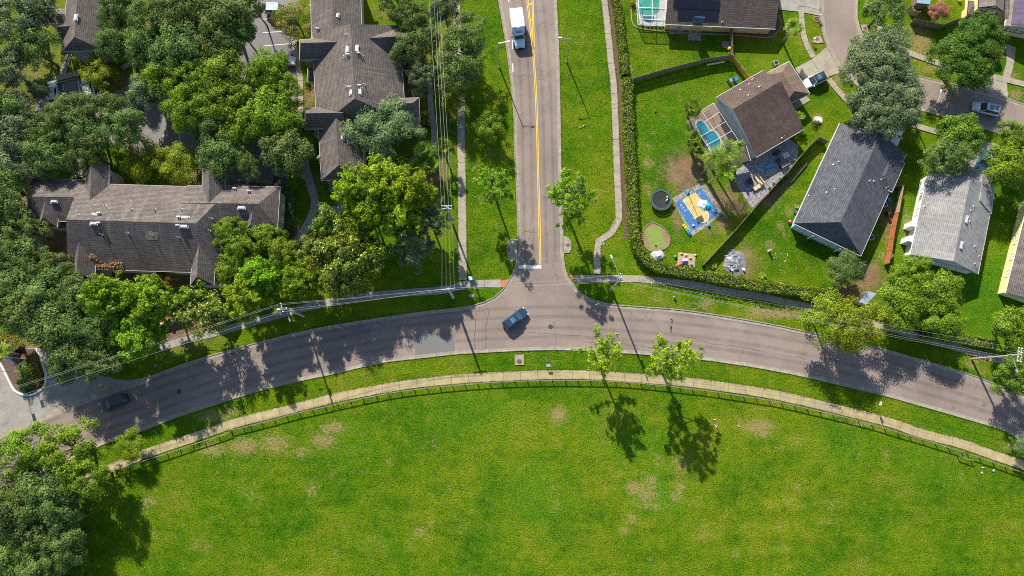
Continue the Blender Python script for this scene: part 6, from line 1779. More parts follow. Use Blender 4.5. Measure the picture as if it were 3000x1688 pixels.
# ---- lower screened pool
flat('pool_deck', [C1(160,172), C1(345,48), C1(400,100), C1(520,300), C1(390,385), C1(320,400), C1(260,300)], DECK, .02)
pw = catmull([C1(232,168), C1(262,165), C1(292,190), C1(318,232), C1(352,238), C1(380,270), C1(392,310), C1(385,360), C1(355,385), C1(330,372), C1(300,325), C1(262,262), C1(222,205), C1(232,168)], .4)
flat('pool_water', pw, WATER, .05)
struct('pool_coping', sweep(MB(), pw, [(-.16, .02), (-.16, .07), (.16, .07), (.16, .02)]), M('coping', (0.45, 0.4, 0.34), .7, .15))
def cage(Pq, Qq, Rq, Sq, nlong, nshort, label, hgt=2.7, base=None, r=.036):
    """Pq-Sq and Qq-Rq are the long top edges"""
    c = (Pq + Qq + Rq + Sq) / 4
    o = thing('pool_screen_cage', label, 'pool cage', (c.x, c.y, 0)); off = o.location
    def at(u, v): return Pq.lerp(Sq, u).lerp(Qq.lerp(Rq, u), v)
    for i in range(nlong + 1):
        MB().tube(at(i / nlong, 0), at(i / nlong, 1), r, n=4).build('roof_beam', ALUW, o, off)
    for j in range(nshort + 1):
        MB().tube(at(0, j / nshort), at(1, j / nshort), r, n=4).build('roof_beam', ALUW, o, off)
    def post(p): MB().tube((p.x, p.y, 0), p, r, n=4).build('post', ALUW, o, off)
    for i in range(nlong + 1): post(at(i / nlong, 0))
    for j in range(1, nshort + 1): post(at(0, j / nshort)); post(at(1, j / nshort))
    for i in range(nlong):
        for j in range(nshort):
            MB().poly([at(i / nlong, j / nshort), at((i + 1) / nlong, j / nshort), at((i + 1) / nlong, (j + 1) / nshort), at(i / nlong, (j + 1) / nshort)]).build('screen_panel', SCREEN, o, off)
    def wallp(a, b):
        MB().poly([(a.x, a.y, .03), (b.x, b.y, .03), tuple(b), tuple(a)]).build('screen_panel', SCREEN, o, off)
        m = Vector((0, 0, 1)); MB().tube((a.x, a.y, .9), (b.x, b.y, .9), r * .7, n=4).build('chair_rail', ALUW, o, off)
    for i in range(nlong): wallp(at(i / nlong, 0), at((i + 1) / nlong, 0))
    for j in range(nshort): wallp(at(0, j / nshort), at(0, (j + 1) / nshort)); wallp(at(1, j / nshort), at(1, (j + 1) / nshort))
    return o
cage(C1(184,154,2.7), C1(340,50,2.9), C1(507,298,2.9), C1(334,390,2.7), 4, 2, 'white framed screen cage over the turquoise pool of the chestnut roofed house')
# ---- upper screened pool
flat('pool_deck', TT([(2,0,1235,-120),(2,0,1555,-120),(2,0,1535,265),(2,0,1270,255)]), DECKW, .02)
pw = TT([(2,0,1262,-120),(2,0,1480,-120),(2,0,1480,110),(2,0,1440,145),(2,0,1350,150),(2,0,1280,140)])
flat('pool_water', pw, WATER2, .05)
cage(T(2,0,1262,-150,2.6), T(2,0,1562,-150,2.6), T(2,0,1535,205,2.6), T(2,0,1282,190,2.6), 3, 2, 'white framed screen cage over the green pool at the top edge', r=.06)
o = thing('spa_tub', 'dark semicircular tub at the foot of the top pool', 'tub', T(2,0,1372,175))
MB().prism([Vector((math.cos(t) * 1.0, -abs(math.sin(t)) * .6, 0)) for t in [math.pi * i / 10 for i in range(11)]], 0, .4).build('shell', col('tub_green', (0.03, 0.12, 0.11)), o)
MB().prism([Vector((math.cos(t) * .85, -abs(math.sin(t)) * .48 - .03, 0)) for t in [math.pi * i / 10 for i in range(11)]], .4, .43).build('water', WATER, o)
for x, y in ((1310,250),(1360,262),(1400,262),(1440,262),(1480,265),(1515,262)):
    p = T(2,0,x,y)
    o = thing('planter', 'small white planter in the row under the top pool screen', 'planter', (p.x, p.y, 0), 0, 'planters under the top pool screen')
    MB().lathe((0, 0, 0), [(.14, 0), (.2, .38), (.16, .38), (.15, .3), (0, .3)], 10).build('pot', WHTP, o)
# ---- patios
patio = [C1(478,568), C1(597,752), C1(640,712), C1(740,615), C1(905,430), C1(905,335), C1(840,285), C1(660,390), C1(500,492)]
flat('patio', patio, PAVER2, .03)
flat('garden_paving', TT([(2,0,1772,292),(2,0,1897,292),(2,0,1897,410),(2,0,1770,405)]), PAVER, .03)
flat('garden_paving', TT([(2,0,1582,290),(2,0,1725,292),(2,0,1725,345),(2,0,1582,342)]), PAVER, .034)
flat('garden_paving', TT([(2,0,2112,415),(2,0,2205,420),(2,0,2198,490),(2,0,2112,482)]), PAVER, .03)
flat('mulch_bed', TT([(2,0,1270,262),(2,0,1560,285),(2,0,2000,325),(2,0,2200,345),(2,0,2575,370),(3,0,0,378),(3,0,60,355),(3,0,118,290),(3,0,128,230),(3,0,105,165),(3,0,70,200),(3,0,60,300),(2,0,2560,315),(2,0,1540,280)]), MULCH, .012)
struct('bed_edging', sweep(MB(), catmull(TT([(2,0,1195,60),(2,0,1205,210),(2,0,1245,275),(2,0,1400,305),(2,0,1600,325),(2,0,2000,345),(2,0,2200,352),(2,0,2400,365),(3,0,0,380),(3,0,60,358),(3,0,118,295),(3,0,130,235),(3,0,105,170)]), .6), [(.09, 0), (.09, .12), (-.09, .12), (-.09, 0)]), M('edging_terracotta', (0.34, 0.22, 0.16), .85, .25))
def simple(name, label, cat, p, rz=0): return thing(name, label, cat, (p.x, p.y, 0), rz)
def bin_(p, rz, mat, label, name='wheelie_bin'):
    o = simple(name, label, 'bin', p, rz)
    MB().box((0, 0, .5), (.5, .55, 1.0), 0, (1.2, 1.25, 0, 0)).build('body', mat, o)
    MB().box((.02, 0, 1.04), (.68, .74, .08), 0, (.9, .9, 0, 0)).build('lid', mat, o)
    for s in (-1, 1): MB().tube((-.3, s * .26, .12), (-.3, s * .32, .12), .12, n=10).build('wheel', TYRE, o)
bin_(T(2,0,2200,808,.9), .4, GREYP, 'grey wheelie bin beside the blue bin by the yellow fence')
bin_(T(2,0,2252,795,.9), .4, BLUEP, 'blue wheelie bin by the yellow fence')
bin_(T(3,1,1217,562,.9), .3, BLUEP, 'blue bin right of the charcoal roofed house')
bin_(T(3,1,1217,695,.9), .3, BLK, 'black bin in the side yard of the charcoal roofed house')
def ac(p, rz, label):
    o = simple('air_conditioner', label, 'air conditioner', p, rz)
    MB().box((0, 0, .45), (.85, .85, .8)).build('cabinet', GALV, o)
    MB().lathe((0, 0, .86), [(.36, 0), (.36, .03), (0, .03)], 14).build('fan_grille', BLK, o)
ac(T(3,1,1168,612,.5), .3, 'air conditioner box right of the charcoal roof, upper one')
ac(T(3,1,1032,945,.5), .3, 'air conditioner box right of the charcoal roof, lower one')
ac(T(3,0,76,638,.5), .4, 'grey air conditioner box behind the tawny garage roof')
# ---- trampoline
def trampoline():
    c = T(2,1,1500,562,.85)
    o = simple('trampoline', 'round black trampoline with green rim in the corner garden', 'trampoline', c)
    R_ = 1.92
    MB().lathe((0, 0, .85), [(0, -.06), (R_ - .3, 0)], 36).build('mat', col('tramp_mat', (0.012, 0.013, 0.015), .7), o)
    MB().lathe((0, 0, .85), [(R_ - .3, .03), (R_ - .28, .06), (R_ - .02, .06), (R_, .0), (R_ - .05, -.05)], 36).build('pad', col('tramp_pad', (0.02, 0.03, 0.03), .6), o)
    for k in (R_ - .28, R_ - .02):
        mb = MB(); pts = [Vector((k * math.cos(t), k * math.sin(t), .92)) for t in [2 * math.pi * i / 30 for i in range(31)]]
        mb.path(pts, .035, 4); mb.build('rim', col('rim_mint', (0.12, 0.24, 0.19)), o)
    for i in range(6):
        t = i * math.pi / 3
        x, y = (R_ - .1) * math.cos(t), (R_ - .1) * math.sin(t)
        MB().tube((x, y, 0), (x, y, .85), .035, n=6).build('leg', GALV, o)
    for i, (x, y, m) in enumerate(((1.15, .55, WHTP), (1.2, .2, PINKP), (.9, -.35, TEALP), (1.1, -.1, WHTP))):
        t = simple('toy', ('white toy nearest the green rim on the trampoline', 'pink toy on the trampoline', 'turquoise toy on the trampoline', 'white toy beside pink one on the trampoline')[i], 'toy', c + Vector((x * .9, y * .9, 0)))
        t.location.z = .86
        MB().ball((0, 0, .12), .16, 8, 5, (1, .7, .75)).ball((.1, .1, .2), .1, 6, 4).build('body', m, t)
trampoline()
# ---- painted ball court
flat('court_paving', TT([(2,1,1925,378),(2,1,2125,705),(2,1,1802,938),(2,1,1610,545)]), PAVER, .03)
CB = TT([(2,1,1905,440),(2,1,2082,700),(2,1,1815,878),(2,1,1632,592)])
court = flat('court_paint_blue', CB, M('court_blue', (0.03, 0.15, 0.34), .7, .35, 1.2, spots=((0.22, 0.25, 0.28), 1.8, .58)), .036)
CY = M('court_yellow', (0.55, 0.42, 0.13), .7, .3, 1.2, spots=((0.34, 0.28, 0.14), 2.0, .6))
kp = TT([(2,1,1716,562),(2,1,1838,478),(2,1,1978,692)])
cen, rad = T(2,1,1908,722), 1.28
a0 = bear(cen, T(2,1,1978,690)); arc = [cen + Vector((math.cos(a0 - math.pi * i / 14) * rad, math.sin(a0 - math.pi * i / 14) * rad, 0)) for i in range(15)]
key = kp[:2] + arc
flat('court_paint_yellow', key, CY, .040)
struct('court_line', sweep(MB(), [kp[0]] + arc[::-1] + [kp[1]], [(.04, .044), (-.04, .044)]), WHT)
struct('court_line', sweep(MB(), [arc[0], arc[-1]], [(.04, .048), (-.04, .048)]), WHT)
for q, (x, y) in enumerate(((1693,618),(1712,648),(1732,678),(1862,520),(1882,550))):
    p = T(2,1,x,y); e = Vector((.87, .5, 0)) if q < 3 else Vector((.87, .5, 0))
    struct('court_line', sweep(MB(), [p, p + e * .35], [(.045, .048), (-.045, .048)]), WHT)
def hoop():
    b = T(2,1,1770,500)
    d = (T(2,1,1950,790) - b); d.z = 0; d.normalize()
    o = simple('basketball_hoop', 'basketball hoop at the top of the painted court', 'hoop', b, math.atan2(d.y, d.x))
    MB().box((-.3, 0, .15), (.9, .7, .3), 0, (.8, .8, 0, 0)).build('base', SKYP, o)
    MB().tube((-.1, 0, .2), (-.1, 0, 3.0), .06, n=8).tube((-.1, 0, 2.9), (.75, 0, 3.1), .05, n=6).build('pole', BLK, o)
    MB().box((.78, 0, 3.2), (.05, 1.3, .85)).build('backboard', GLASSB, o)
    MB().path([Vector((1.05 + .23 * math.cos(t), .23 * math.sin(t), 2.95)) for t in [2 * math.pi * i / 12 for i in range(13)]], .02, 4).build('rim', REDP, o)
hoop()
def crumple(name, label, cat, c, rx, ry, h, mats, seed, rz=0, ridges=6):
    o = simple(name, label, cat, c, rz)
    for k, (m, sx, dx) in enumerate(mats):
        mb = MB(); nu, nv = 28, 10
        base = len(mb.v)
        for j in range(nv + 1):
            rr_ = j / nv
            for i in range(nu):
                t = 2 * math.pi * i / nu
                e = 1 + .28 * noise.noise(Vector((math.cos(t) * 1.7, math.sin(t) * 1.7, seed + k * 5)))
                x, y = rx * sx * rr_ * e * math.cos(t) + dx, ry * sx * rr_ * e * math.sin(t)
                z = h * (1 - rr_ ** 1.5) * (1 + .5 * noise.noise(Vector((x * 2.5, y * 2.5, seed)))) + .12 * abs(math.sin(ridges * t + seed)) * rr_ * (1.15 - rr_) * h * 2 + .05 + k * .07
                mb.v.append((x, y, max(.05 + k * .03, z)))
        for j in range(nv):
            for i in range(nu):
                mb.f.append((base + j * nu + i, base + (j + 1) * nu + i, base + (j + 1) * nu + (i + 1) % nu, base + j * nu + (i + 1) % nu))
        mb.build('cloth', m, o, smooth=False)
    return o
crumple('pool_tarp', 'crumpled turquoise and white sheet lying on the painted court', 'sheet', T(2,1,1942,612,.3), 1.1, .9, .45, ((col('sheet_white', (0.6, 0.64, 0.62)), 1.0, -.25), (TEALP, .75, .35)), 3, -.5, 9)
crumple('tarpaulin', 'pale grey tarpaulin draped over something above the curved hedge', 'tarpaulin', T(2,1,1465,1125,.3), 1.35, .95, .65, ((col('tarp_grey', (0.46, 0.47, 0.48)), 1.0, 0),), 8, .35, 8)
o = simple('inflatable_slide', 'long yellow and blue inflatable lying along the court edge', 'inflatable', T(2,1,1760,865,.2), bear(T(2,1,1712,795), T(2,1,1808,930)))
for i, (x, m) in enumerate(((-.95, YELP), (-.45, YELP), (.05, GRNP), (.5, SKYP), (.95, BLUEP))):
    MB().ball((x, .14, .2), .3, 10, 6, (1, .5, .62)).ball((x, -.14, .2), .3, 10, 6, (1, .5, .62)).build('tube', m, o)
def toy(p, m, label, r=.2, m2=None):
    o = simple('toy', label, 'toy', p)
    MB().ball((0, 0, r), r, 9, 6).ball((r * .8, 0, r * .6), r * .55, 7, 4).build('body', m, o)
    MB().box((-r * .2, r * .5, r * 1.5), (r * .7, r * .5, r * .8), .5).build('top', m2 or m, o)
toy(T(2,1,1622,630), REDP, 'red toy between trampoline and painted court', .24)
toy(T(2,1,2088,697), PURP, 'purple toy at the right corner of the painted court', .3, PINKP)
toy(T(2,1,1640,1135), GRNP, 'bright green toy left of the toy deck', .26)
toy(T(2,0,1440,1125), REDP, 'small red bucket alone on the lawn of the corner garden', .18)
toy(T(2,0,2180,500), YELP, 'yellow toy at the fence corner below the ochre house', .36)
toy(T(3,0,1920,15), YELP, 'yellow toy on the lawn left of the lemon house', .32)
toy(T(3,1,212,790), REDP, 'red and white toy at the lower left corner of the charcoal roofed house', .35, WHTP)
toy(T(3,1,118,342), GRNP, 'green ball among the raised beds by the patio fence', .2)
toy(T(2,1,1985,815,.5), SKYP, 'blue toy on a stand below the painted court', .26)
toy(T(2,1,1822,822), WHTP, 'white toy at the lower end of the painted court', .2)
# ---- putting green
gr = catmull(TT([(2,1,1410,785),(2,1,1500,825),(2,1,1570,900),(2,1,1590,965),(2,1,1560,1040),(2,1,1480,1068),(2,1,1395,1078),(2,1,1330,1020),(2,1,1315,930),(2,1,1335,840),(2,1,1410,785)]), .5)
flat('putting_bed', gr, SOIL, .012)
flat('putting_green', TT([(2,1,1336,852),(2,1,1488,822),(2,1,1512,880),(2,1,1522,960),(2,1,1548,1035),(2,1,1400,1066),(2,1,1372,980)]), M('artificial_turf', (0.19, 0.25, 0.05), .9, .15, 1.5), .02)
o = simple('stone_edging', 'ring of brown stones around the putting green', 'edging', T(2,1,1450,930))
PR = resample(gr, .36)
for i, p in enumerate(PR[:-1]):
    MB().box((p.x, p.y, .06), (.32, .2, .14), bear(p, PR[i + 1]), (.8, .7, 0, 0)).build('stone', M('edge_stone', (0.33, 0.25, 0.16), .9, .3, 3.0), o, o.location)
o = simple('golf_cup', 'small dark cup marker on the putting green', 'cup', T(2,1,1447,1025))
MB().box((0, 0, .05), (.35, .25, .06)).build('tray', BLK, o); MB().tube((0, 0, .05), (0, 0, .3), .02, n=5).build('pin', WHTP, o)
# ---- toy deck
dk = TT([(2,1,1672,1090),(2,1,1852,1110),(2,1,1832,1250),(2,1,1660,1222)])
o = simple('toy_deck', 'tan wooden play deck above the curved hedge', 'deck', (dk[0] + dk[2]) / 2)
for i in range(9):
    a, b = dk[0].lerp(dk[3], (i + .04) / 9), dk[1].lerp(dk[2], (i + .04) / 9)
    c, d = dk[1].lerp(dk[2], (i + .96) / 9), dk[0].lerp(dk[3], (i + .96) / 9)
    MB().prism([a, b, c, d], .02, .12).build('plank', WOODT, o, o.location)
o = simple('playhouse', 'toy playhouse with lilac roof on the play deck', 'playhouse', T(2,1,1735,1185,.6), .1); o.location.z = .12
MB().box((0, 0, .4), (.85, .7, .8)).build('wall', PINKP, o); mb = MB(); mb.v += [(-.55, -.5, .78), (.55, -.5, .78), (.55, .5, .78), (-.55, .5, .78), (-.5, 0, 1.2), (.5, 0, 1.2)]; mb.f += [(0, 1, 5, 4), (2, 3, 4, 5), (0, 4, 3), (1, 2, 5)]; mb.build('roof', PURP, o)
for i, (x, y, m, lb) in enumerate(((1800,1215,TEALP,'turquoise toy on the play deck'),(1702,1105,YELP,'yellow toy on the upper left of the play deck'),(1745,1118,WHTP,'white toy at the top of the play deck'),(1790,1150,BEIGE,'tan toy in the middle of the play deck'),(1840,1120,WHTP,'white toy on the right corner of the play deck'),(1690,1215,REDP,'red toy at the lower left of the play deck'),(1650,1225,PINKP,'pink toy hanging off the left of the play deck'),(1820,1250,BLK,'dark toy at the lower right of the play deck'))):
    toy(T(2,1,x,y), m, lb, .22)
# ---- scrap heap
def scrap():
    c = T(2,1,2240,1195)
    o = crumple('scrap_heap', 'heap of white and grey scrap sheets and pipes beyond the garden fence', 'scrap heap', c, 2.0, 2.3, .3, ((col('scrap_sheet', (0.2, 0.19, 0.18)), 1.0, 0),), 21, 0, 11)
    rr = random.Random(3)
    for i in range(46):
        a = rr.uniform(0, 6.28); q = Vector((rr.gauss(0, .8), rr.gauss(0, .95), rr.uniform(.25, .6)))
        d = Vector((math.cos(a), math.sin(a), rr.uniform(-.2, .2))) * rr.uniform(.4, 1.3)
        if i % 3: MB().tube(q - d * .5, q + d * .5, .035, n=5).build('pipe', rr.choice([WHTP, GALV, SKYP, WHTP, ALUW]), o)
        else: MB().box(tuple(q), (rr.uniform(.4, .9), rr.uniform(.3, .6), .04), a).build('sheet', rr.choice([WHTP, GALV, GREYP, col('scrap_pale', (0.5, 0.52, 0.53))]), o)
scrap()
# ---- small bicycle and yellow helmet
o = simple('bicycle', 'small bicycle with yellow basket on the bare soil by the fence', 'bicycle', T(2,1,2200,715,.4), 1.0)
for x in (-.5, .5):
    MB().path([Vector((x + .3 * math.cos(t), 0, .32 + .3 * math.sin(t))) for t in [2 * math.pi * i / 14 for i in range(15)]], .035, 5).build('wheel', TYRE, o)
MB().tube((-.5, 0, .32), (.05, 0, .62), .03).tube((.05, 0, .62), (.42, 0, .65), .03).tube((.5, 0, .32), (.4, 0, .85), .03).tube((-.12, 0, .3), (-.15, 0, .75), .03).build('frame', BLK, o)
MB().box((-.16, 0, .78), (.25, .13, .06)).build('saddle', BLK, o); MB().tube((.4, -.28, .88), (.4, .28, .88), .025).build('handlebar', GALV, o)
MB().box((.58, 0, .85), (.3, .3, .24), 0, (1.2, 1.2, 0, 0)).build('basket', YELP, o)
# ---- patio furniture
u_ = bear(C1(610,525), C1(668,605))
def sofa(name, label, p, rz, L, mat, fmat, back=True, rz2=0):
    o = simple(name, label, 'sofa', p, rz)
    MB().box((0, 0, .14), (L, .8, .24)).build('base', fmat, o)
    n = max(2, int(L / .7))
    for i in range(n):
        MB().box((-L / 2 + L * (i + .5) / n, -.04, .34), (L / n - .03, .68, .16), 0, (.95, .92, 0, 0)).build('cushion', mat, o)
    if back:
        MB().box((0, .36, .5), (L, .14, .6)).build('backrest', mat, o)
    for s in (-1, 1): MB().box((s * (L / 2 - .06), 0, .4), (.12, .8, .42)).build('armrest', fmat, o)
sofa('patio_sofa', 'long beige patio sofa on the stone patio', C1(642,562,.3), u_, 2.3, BEIGE, col('wicker', (0.2, 0.15, 0.1)))
sofa('patio_sofa', 'short beige patio sofa placed across the end of the long one', C1(632,612,.3), u_ + math.pi / 2, 1.7, BEIGE, MATS['wicker'], False)
sofa('patio_sofa', 'dark curved patio sofa near the white lattice table', C1(812,462,.3), .5 + math.pi, 1.7, GREYP, BLK)
def table(p, rz, L, W, mat, label, h=.45, lattice=False):
    o = simple('patio_table', label, 'table', p, rz)
    if lattice:
        for i in range(6): MB().box((-L / 2 + L * (i + .5) / 6, 0, h), (.07, W, .03)).build('slat', mat, o)
        for i in range(5): MB().box((0, -W / 2 + W * (i + .5) / 5, h + .032), (L, .07, .03)).build('slat', mat, o)
    else:
        MB().box((0, 0, h), (L, W, .06)).build('top', mat, o)
    for x in (-1, 1):
        for y in (-1, 1): MB().box((x * (L / 2 - .06), y * (W / 2 - .06), h / 2), (.06, .06, h)).build('leg', mat, o)
table(C1(587,572,.4), u_, 1.1, .8, BLK, 'dark coffee table in front of the beige sofa')
table(C1(825,398,.6), .4, 1.2, .95, WHTP, 'white lattice table at the upper end of the patio', .7, True)
table(C1(774,432,.4), .5, .8, .75, BLK, 'small square black table beside the lattice table')
o = simple('air_bed', 'bright blue long bench cushion in the middle of the patio', 'bench', C1(717,470,.2), .47)
MB().box((0, 0, .22), (1.75, .62, .2), 0, (.95, .9, 0, 0)).build('cushion', SKYP, o)
for x in (-.7, .7): MB().box((x, 0, .06), (.1, .5, .14)).build('leg', BLK, o)
def chair(p, m, label):
    o = simple('garden_chair', label, 'chair', p, 2.0)
    MB().box((0, 0, .3), (.42, .42, .06)).build('seat', m, o); MB().box((-.2, 0, .52), (.06, .42, .42)).build('backrest', m, o)
    for x in (-.17, .17):
        for y in (-.17, .17): MB().tube((x, y, 0), (x, y, .3), .025, n=5).build('leg', m, o)
chair(C1(553,586), REDP, 'small red chair left of the coffee table')
chair(C1(567,601), BLUEP, 'small blue chair just below the coffee table')
chair(C1(558,626), BLUEP, 'small blue chair farthest down the patio')
o = simple('barbecue_grill', 'black covered barbecue under the eave of the patio', 'grill', C1(762,380,.6), .5)
MB().box((0, 0, .55), (1.2, .6, .9), 0, (.85, .8, 0, 0)).build('cover', BLK, o); MB().tube((-.5, 0, 1.05), (.5, 0, 1.05), .12, n=8).build('lid', BLK, o)
for i, (x, y, lb) in enumerate(((480,512,'grey pot at the patio house corner'),(878,437,'terracotta pot at the right end of the patio fence'),(712,618,'pot on the patio edge near the beige sofa'),(740,590,'pot further up the patio edge'))):
    o = simple('plant_pot', lb, 'plant pot', C1(x, y)); MB().lathe((0, 0, 0), [(.18, 0), (.26, .45), (.22, .45), (.2, .36), (0, .36)], 12).build('pot', GREYP if i == 0 else M('terracotta', (0.36, 0.2, 0.12), .85), o)
    MB().ball((0, 0, .5), .2, 8, 5).build('plant', L_GRN, o)
for i, (x, y, lb) in enumerate(((283,635,'white ringed pot at the left eave of the charcoal roofed house, upper'),(263,680,'dark ringed pot at the left eave of the charcoal roofed house, lower'))):
    o = simple('plant_pot', lb, 'plant pot', T(3,1,x,y)); MB().lathe((0, 0, 0), [(.2, 0), (.3, .4), (.24, .4), (.22, .3), (0, .3)], 14).build('pot', BEIGE if i == 0 else GREYP, o); MB().lathe((0, 0, .3), [(0, .01), (.21, .01)], 10).build('soil', MULCH, o)
def raised_bed(q, label):
    o = simple('raised_bed', label, 'raised bed', sum(q, Vector()) / 4)
    for a, b in zip(q, q[1:] + q[:1]):
        m = (a + b) / 2; MB().box((m.x, m.y, .2), ((b - a).length, .06, .4), bear(a, b)).build('board', WOODG, o, o.location)
    MB().poly([(p.x, p.y, .32) for p in q]).build('soil', MULCH, o, o.location)
raised_bed(TT([(3,1,205,370),(3,1,365,190),(3,1,385,205),(3,1,225,390)]), 'long narrow raised bed along the patio fence')
raised_bed(TT([(3,1,85,450),(3,1,190,365),(3,1,215,385),(3,1,130,465)]), 'raised bed with leafy plant behind the patio fence')
raised_bed(TT([(3,1,-5,555),(3,1,80,470),(3,1,115,495),(3,1,35,580)]), 'empty dark raised bed at the left of the charcoal roofed house')
# ---- street furniture
o = simple('utility_cabinet', 'small green utility cabinet beside the left footpath near the junction', 'cabinet', T(1,1,2165,1352,.5), .1)
MB().box((0, 0, .4), (.8, .6, .8), 0, (.95, .95, 0, 0)).build('body', col('cabinet_green', (0.12, 0.32, 0.24)), o); MB().box((0, 0, .83), (.9, .7, .07)).build('lid', col('cabinet_pale', (0.4, 0.62, 0.52)), o)
o = simple('meter_box', 'flat pale concrete meter box on the corner grass left of the junction', 'meter box', T(1,2,2170,78))
MB().box((0, 0, .06), (.9, .62, .12)).build('frame', CONC, o); MB().box((0, 0, .135), (.6, .4, .03)).build('lid', CONC2, o)
o = simple('meter_box', 'flat meter box on the shaded verge at lower left', 'meter box', T(0,2,1563,778), .3)
MB().box((0, 0, .06), (.45, .6, .12)).build('frame', CONC, o); MB().box((0, 0, .135), (.28, .4, .03)).build('lid', GREYP, o)
o = simple('manhole_cover', 'round grey cover in the grass beside the bend of right footpath', 'manhole', T(2,1,912,1002))
MB().lathe((0, 0, 0), [(.34, 0), (.34, .05), (.28, .06), (0, .06)], 16).build('lid', CONC2, o)
o = simple('notice_stand', 'small grey notice stand between main road and park path', 'sign', T(2,2,365,778,1.0), 0)
for x in (-.3, .3): MB().box((x, 0, .5), (.08, .08, 1.0)).build('post', DARKW, o)
MB().box((0, -.02, 1.05), (.75, .42, .06)).build('board', GALV, o)
def sign(p, rz, label, txt, h=2.2):
    o = simple('road_sign', label, 'sign', p, rz)
    MB().tube((0, 0, 0), (0, 0, h + .3), .035, n=6).build('post', GALV, o)
    MB().box((0, -.05, h), (.62, .03, .76)).build('plate', ALUW, o)
    if txt:
        for t_, z_, s_ in txt:
            me = text_mesh(t_, s_, .004); me.materials.append(BLK); t = link('lettering', me, o)
            wd = max(v.co.x for v in me.vertices) - min(v.co.x for v in me.vertices)
            t.location = (-wd / 2, -.072, z_); t.rotation_euler = (math.pi / 2, 0, 0)
sign(T(3,2,1063,1160), math.radians(70), 'white speed sign on a post beside the main road at right', (('25', 2.1, .42),))
sign(T(2,2,838,185), math.radians(200), 'thin sign post on the right kerb of the junction', None)
o = simple('fire_hydrant', 'blue topped yellow hydrant on the grass strip right of the junction', 'hydrant', T(2,2,1630,95))
MB().lathe((0, 0, 0), [(.2, 0), (.2, .06), (.13, .08), (.13, .55)], 12).tube((-.25, 0, .4), (.25, 0, .4), .07, n=8).build('barrel', YELP, o); MB().lathe((0, 0, .55), [(.17, 0), (.15, .12), (.05, .2), (0, .24)], 12).build('bonnet', BLUEP, o)
def mailbox(p, rz, label):
    o = simple('mailbox', label, 'mailbox', p, rz)
    MB().box((0, 0, .5), (.1, .1, 1.0)).build('post', TRIMW, o); MB().box((.12, 0, 1.1), (.5, .22, .2)).tube((-.13, 0, 1.2), (.37, 0, 1.2), .11, n=8).build('box', TRIMW, o)
mailbox(T(3,0,495,190), .4, 'white mailbox in the ringed bed beside the estate street')
mailbox(T(3,0,440,425), .7, 'white mailbox post near the estate storm drain')
mailbox(T(3,0,800,790), .8, 'mailbox at the kerb left of the large oak trunk')
for (x, y), lb in (((488,195),'round brick ring around the white mailbox'), ((210,290),'round brick ring around the slender palm'), ((500,1205),'round stone bed ring on the front lawn')):
    o = simple('bed_ring', lb, 'edging', T(3,0,x,y)); R_ = .55 if x == 488 else (.9 if x == 500 else .75)
    for i in range(14):
        t = 2 * math.pi * i / 14; MB().box((R_ * math.cos(t), R_ * math.sin(t), .05), (.14, R_ * .42, .12), t).build('brick', MATS['edging_terracotta'], o)
    MB().lathe((0, 0, 0), [(0, .03), (R_ - .06, .02)], 14).build('mulch', MULCH if x != 500 else col('white_gravel', (.5, .48, .45)), o)
o = simple('lawn_ornament', 'white birdbath in the round bed on the front lawn', 'birdbath', T(3,0,500,1205)); MB().lathe((0, 0, 0), [(.18, 0), (.08, .1), (.08, .5), (.34, .6), (.36, .68), (.3, .64), (0, .6)], 14).build('basin', WHTP, o)
def flag(px, h, label, us):
    b = T(*px); o = simple('flagpole', label, 'flagpole', b)
    MB().tube((0, 0, 0), (0, 0, h), .06, .04, 8).ball((0, 0, h + .05), .08).build('pole', ALUW, o)
    n = 10; Wd, Ht = 1.5, .95
    def P(u, v): return Vector((.05 + u * Wd * .55, -.15 - u * Wd * .5 , h - .15 - v * Ht - u * u * .55 + .07 * math.sin(u * 9)))
    if us:
        for s in range(13):
            mb = MB()
            for i in range(n): mb.poly([P(i / n, s / 13), P((i + 1) / n, s / 13), P((i + 1) / n, (s + 1) / 13), P(i / n, (s + 1) / 13)])
            mb.build('stripe', REDP if s % 2 == 0 else WHTP, o)
        mb = MB(); e = Vector((.006, .006, .01))
        for i in range(4): mb.poly([P(i / n, 0) + e, P((i + 1) / n, 0) + e, P((i + 1) / n, 7 / 13) + e, P(i / n, 7 / 13) + e])
        mb.build('canton', BLUEP, o)
    else:
        mb = MB()
        for i in range(n): mb.poly([P(i / n, 0), P((i + 1) / n, 0), P((i + 1) / n, 1), P(i / n, 1)])
        mb.build('cloth', BLUEP, o)
flag((0,2,292,715), 6.2, 'flagpole with plain blue flag at the entrance island', False)
flag((0,2,208,848), 6.2, 'flagpole with striped flag at the entrance island', True)
o = simple('entrance_marker', 'small red brick entrance marker at the top of the island', 'marker', T(0,2,280,690)); MB().box((0, 0, .5), (.6, .6, 1.0)).box((0, 0, 1.05), (.75, .75, .12)).build('pier', BRICKRED, o)
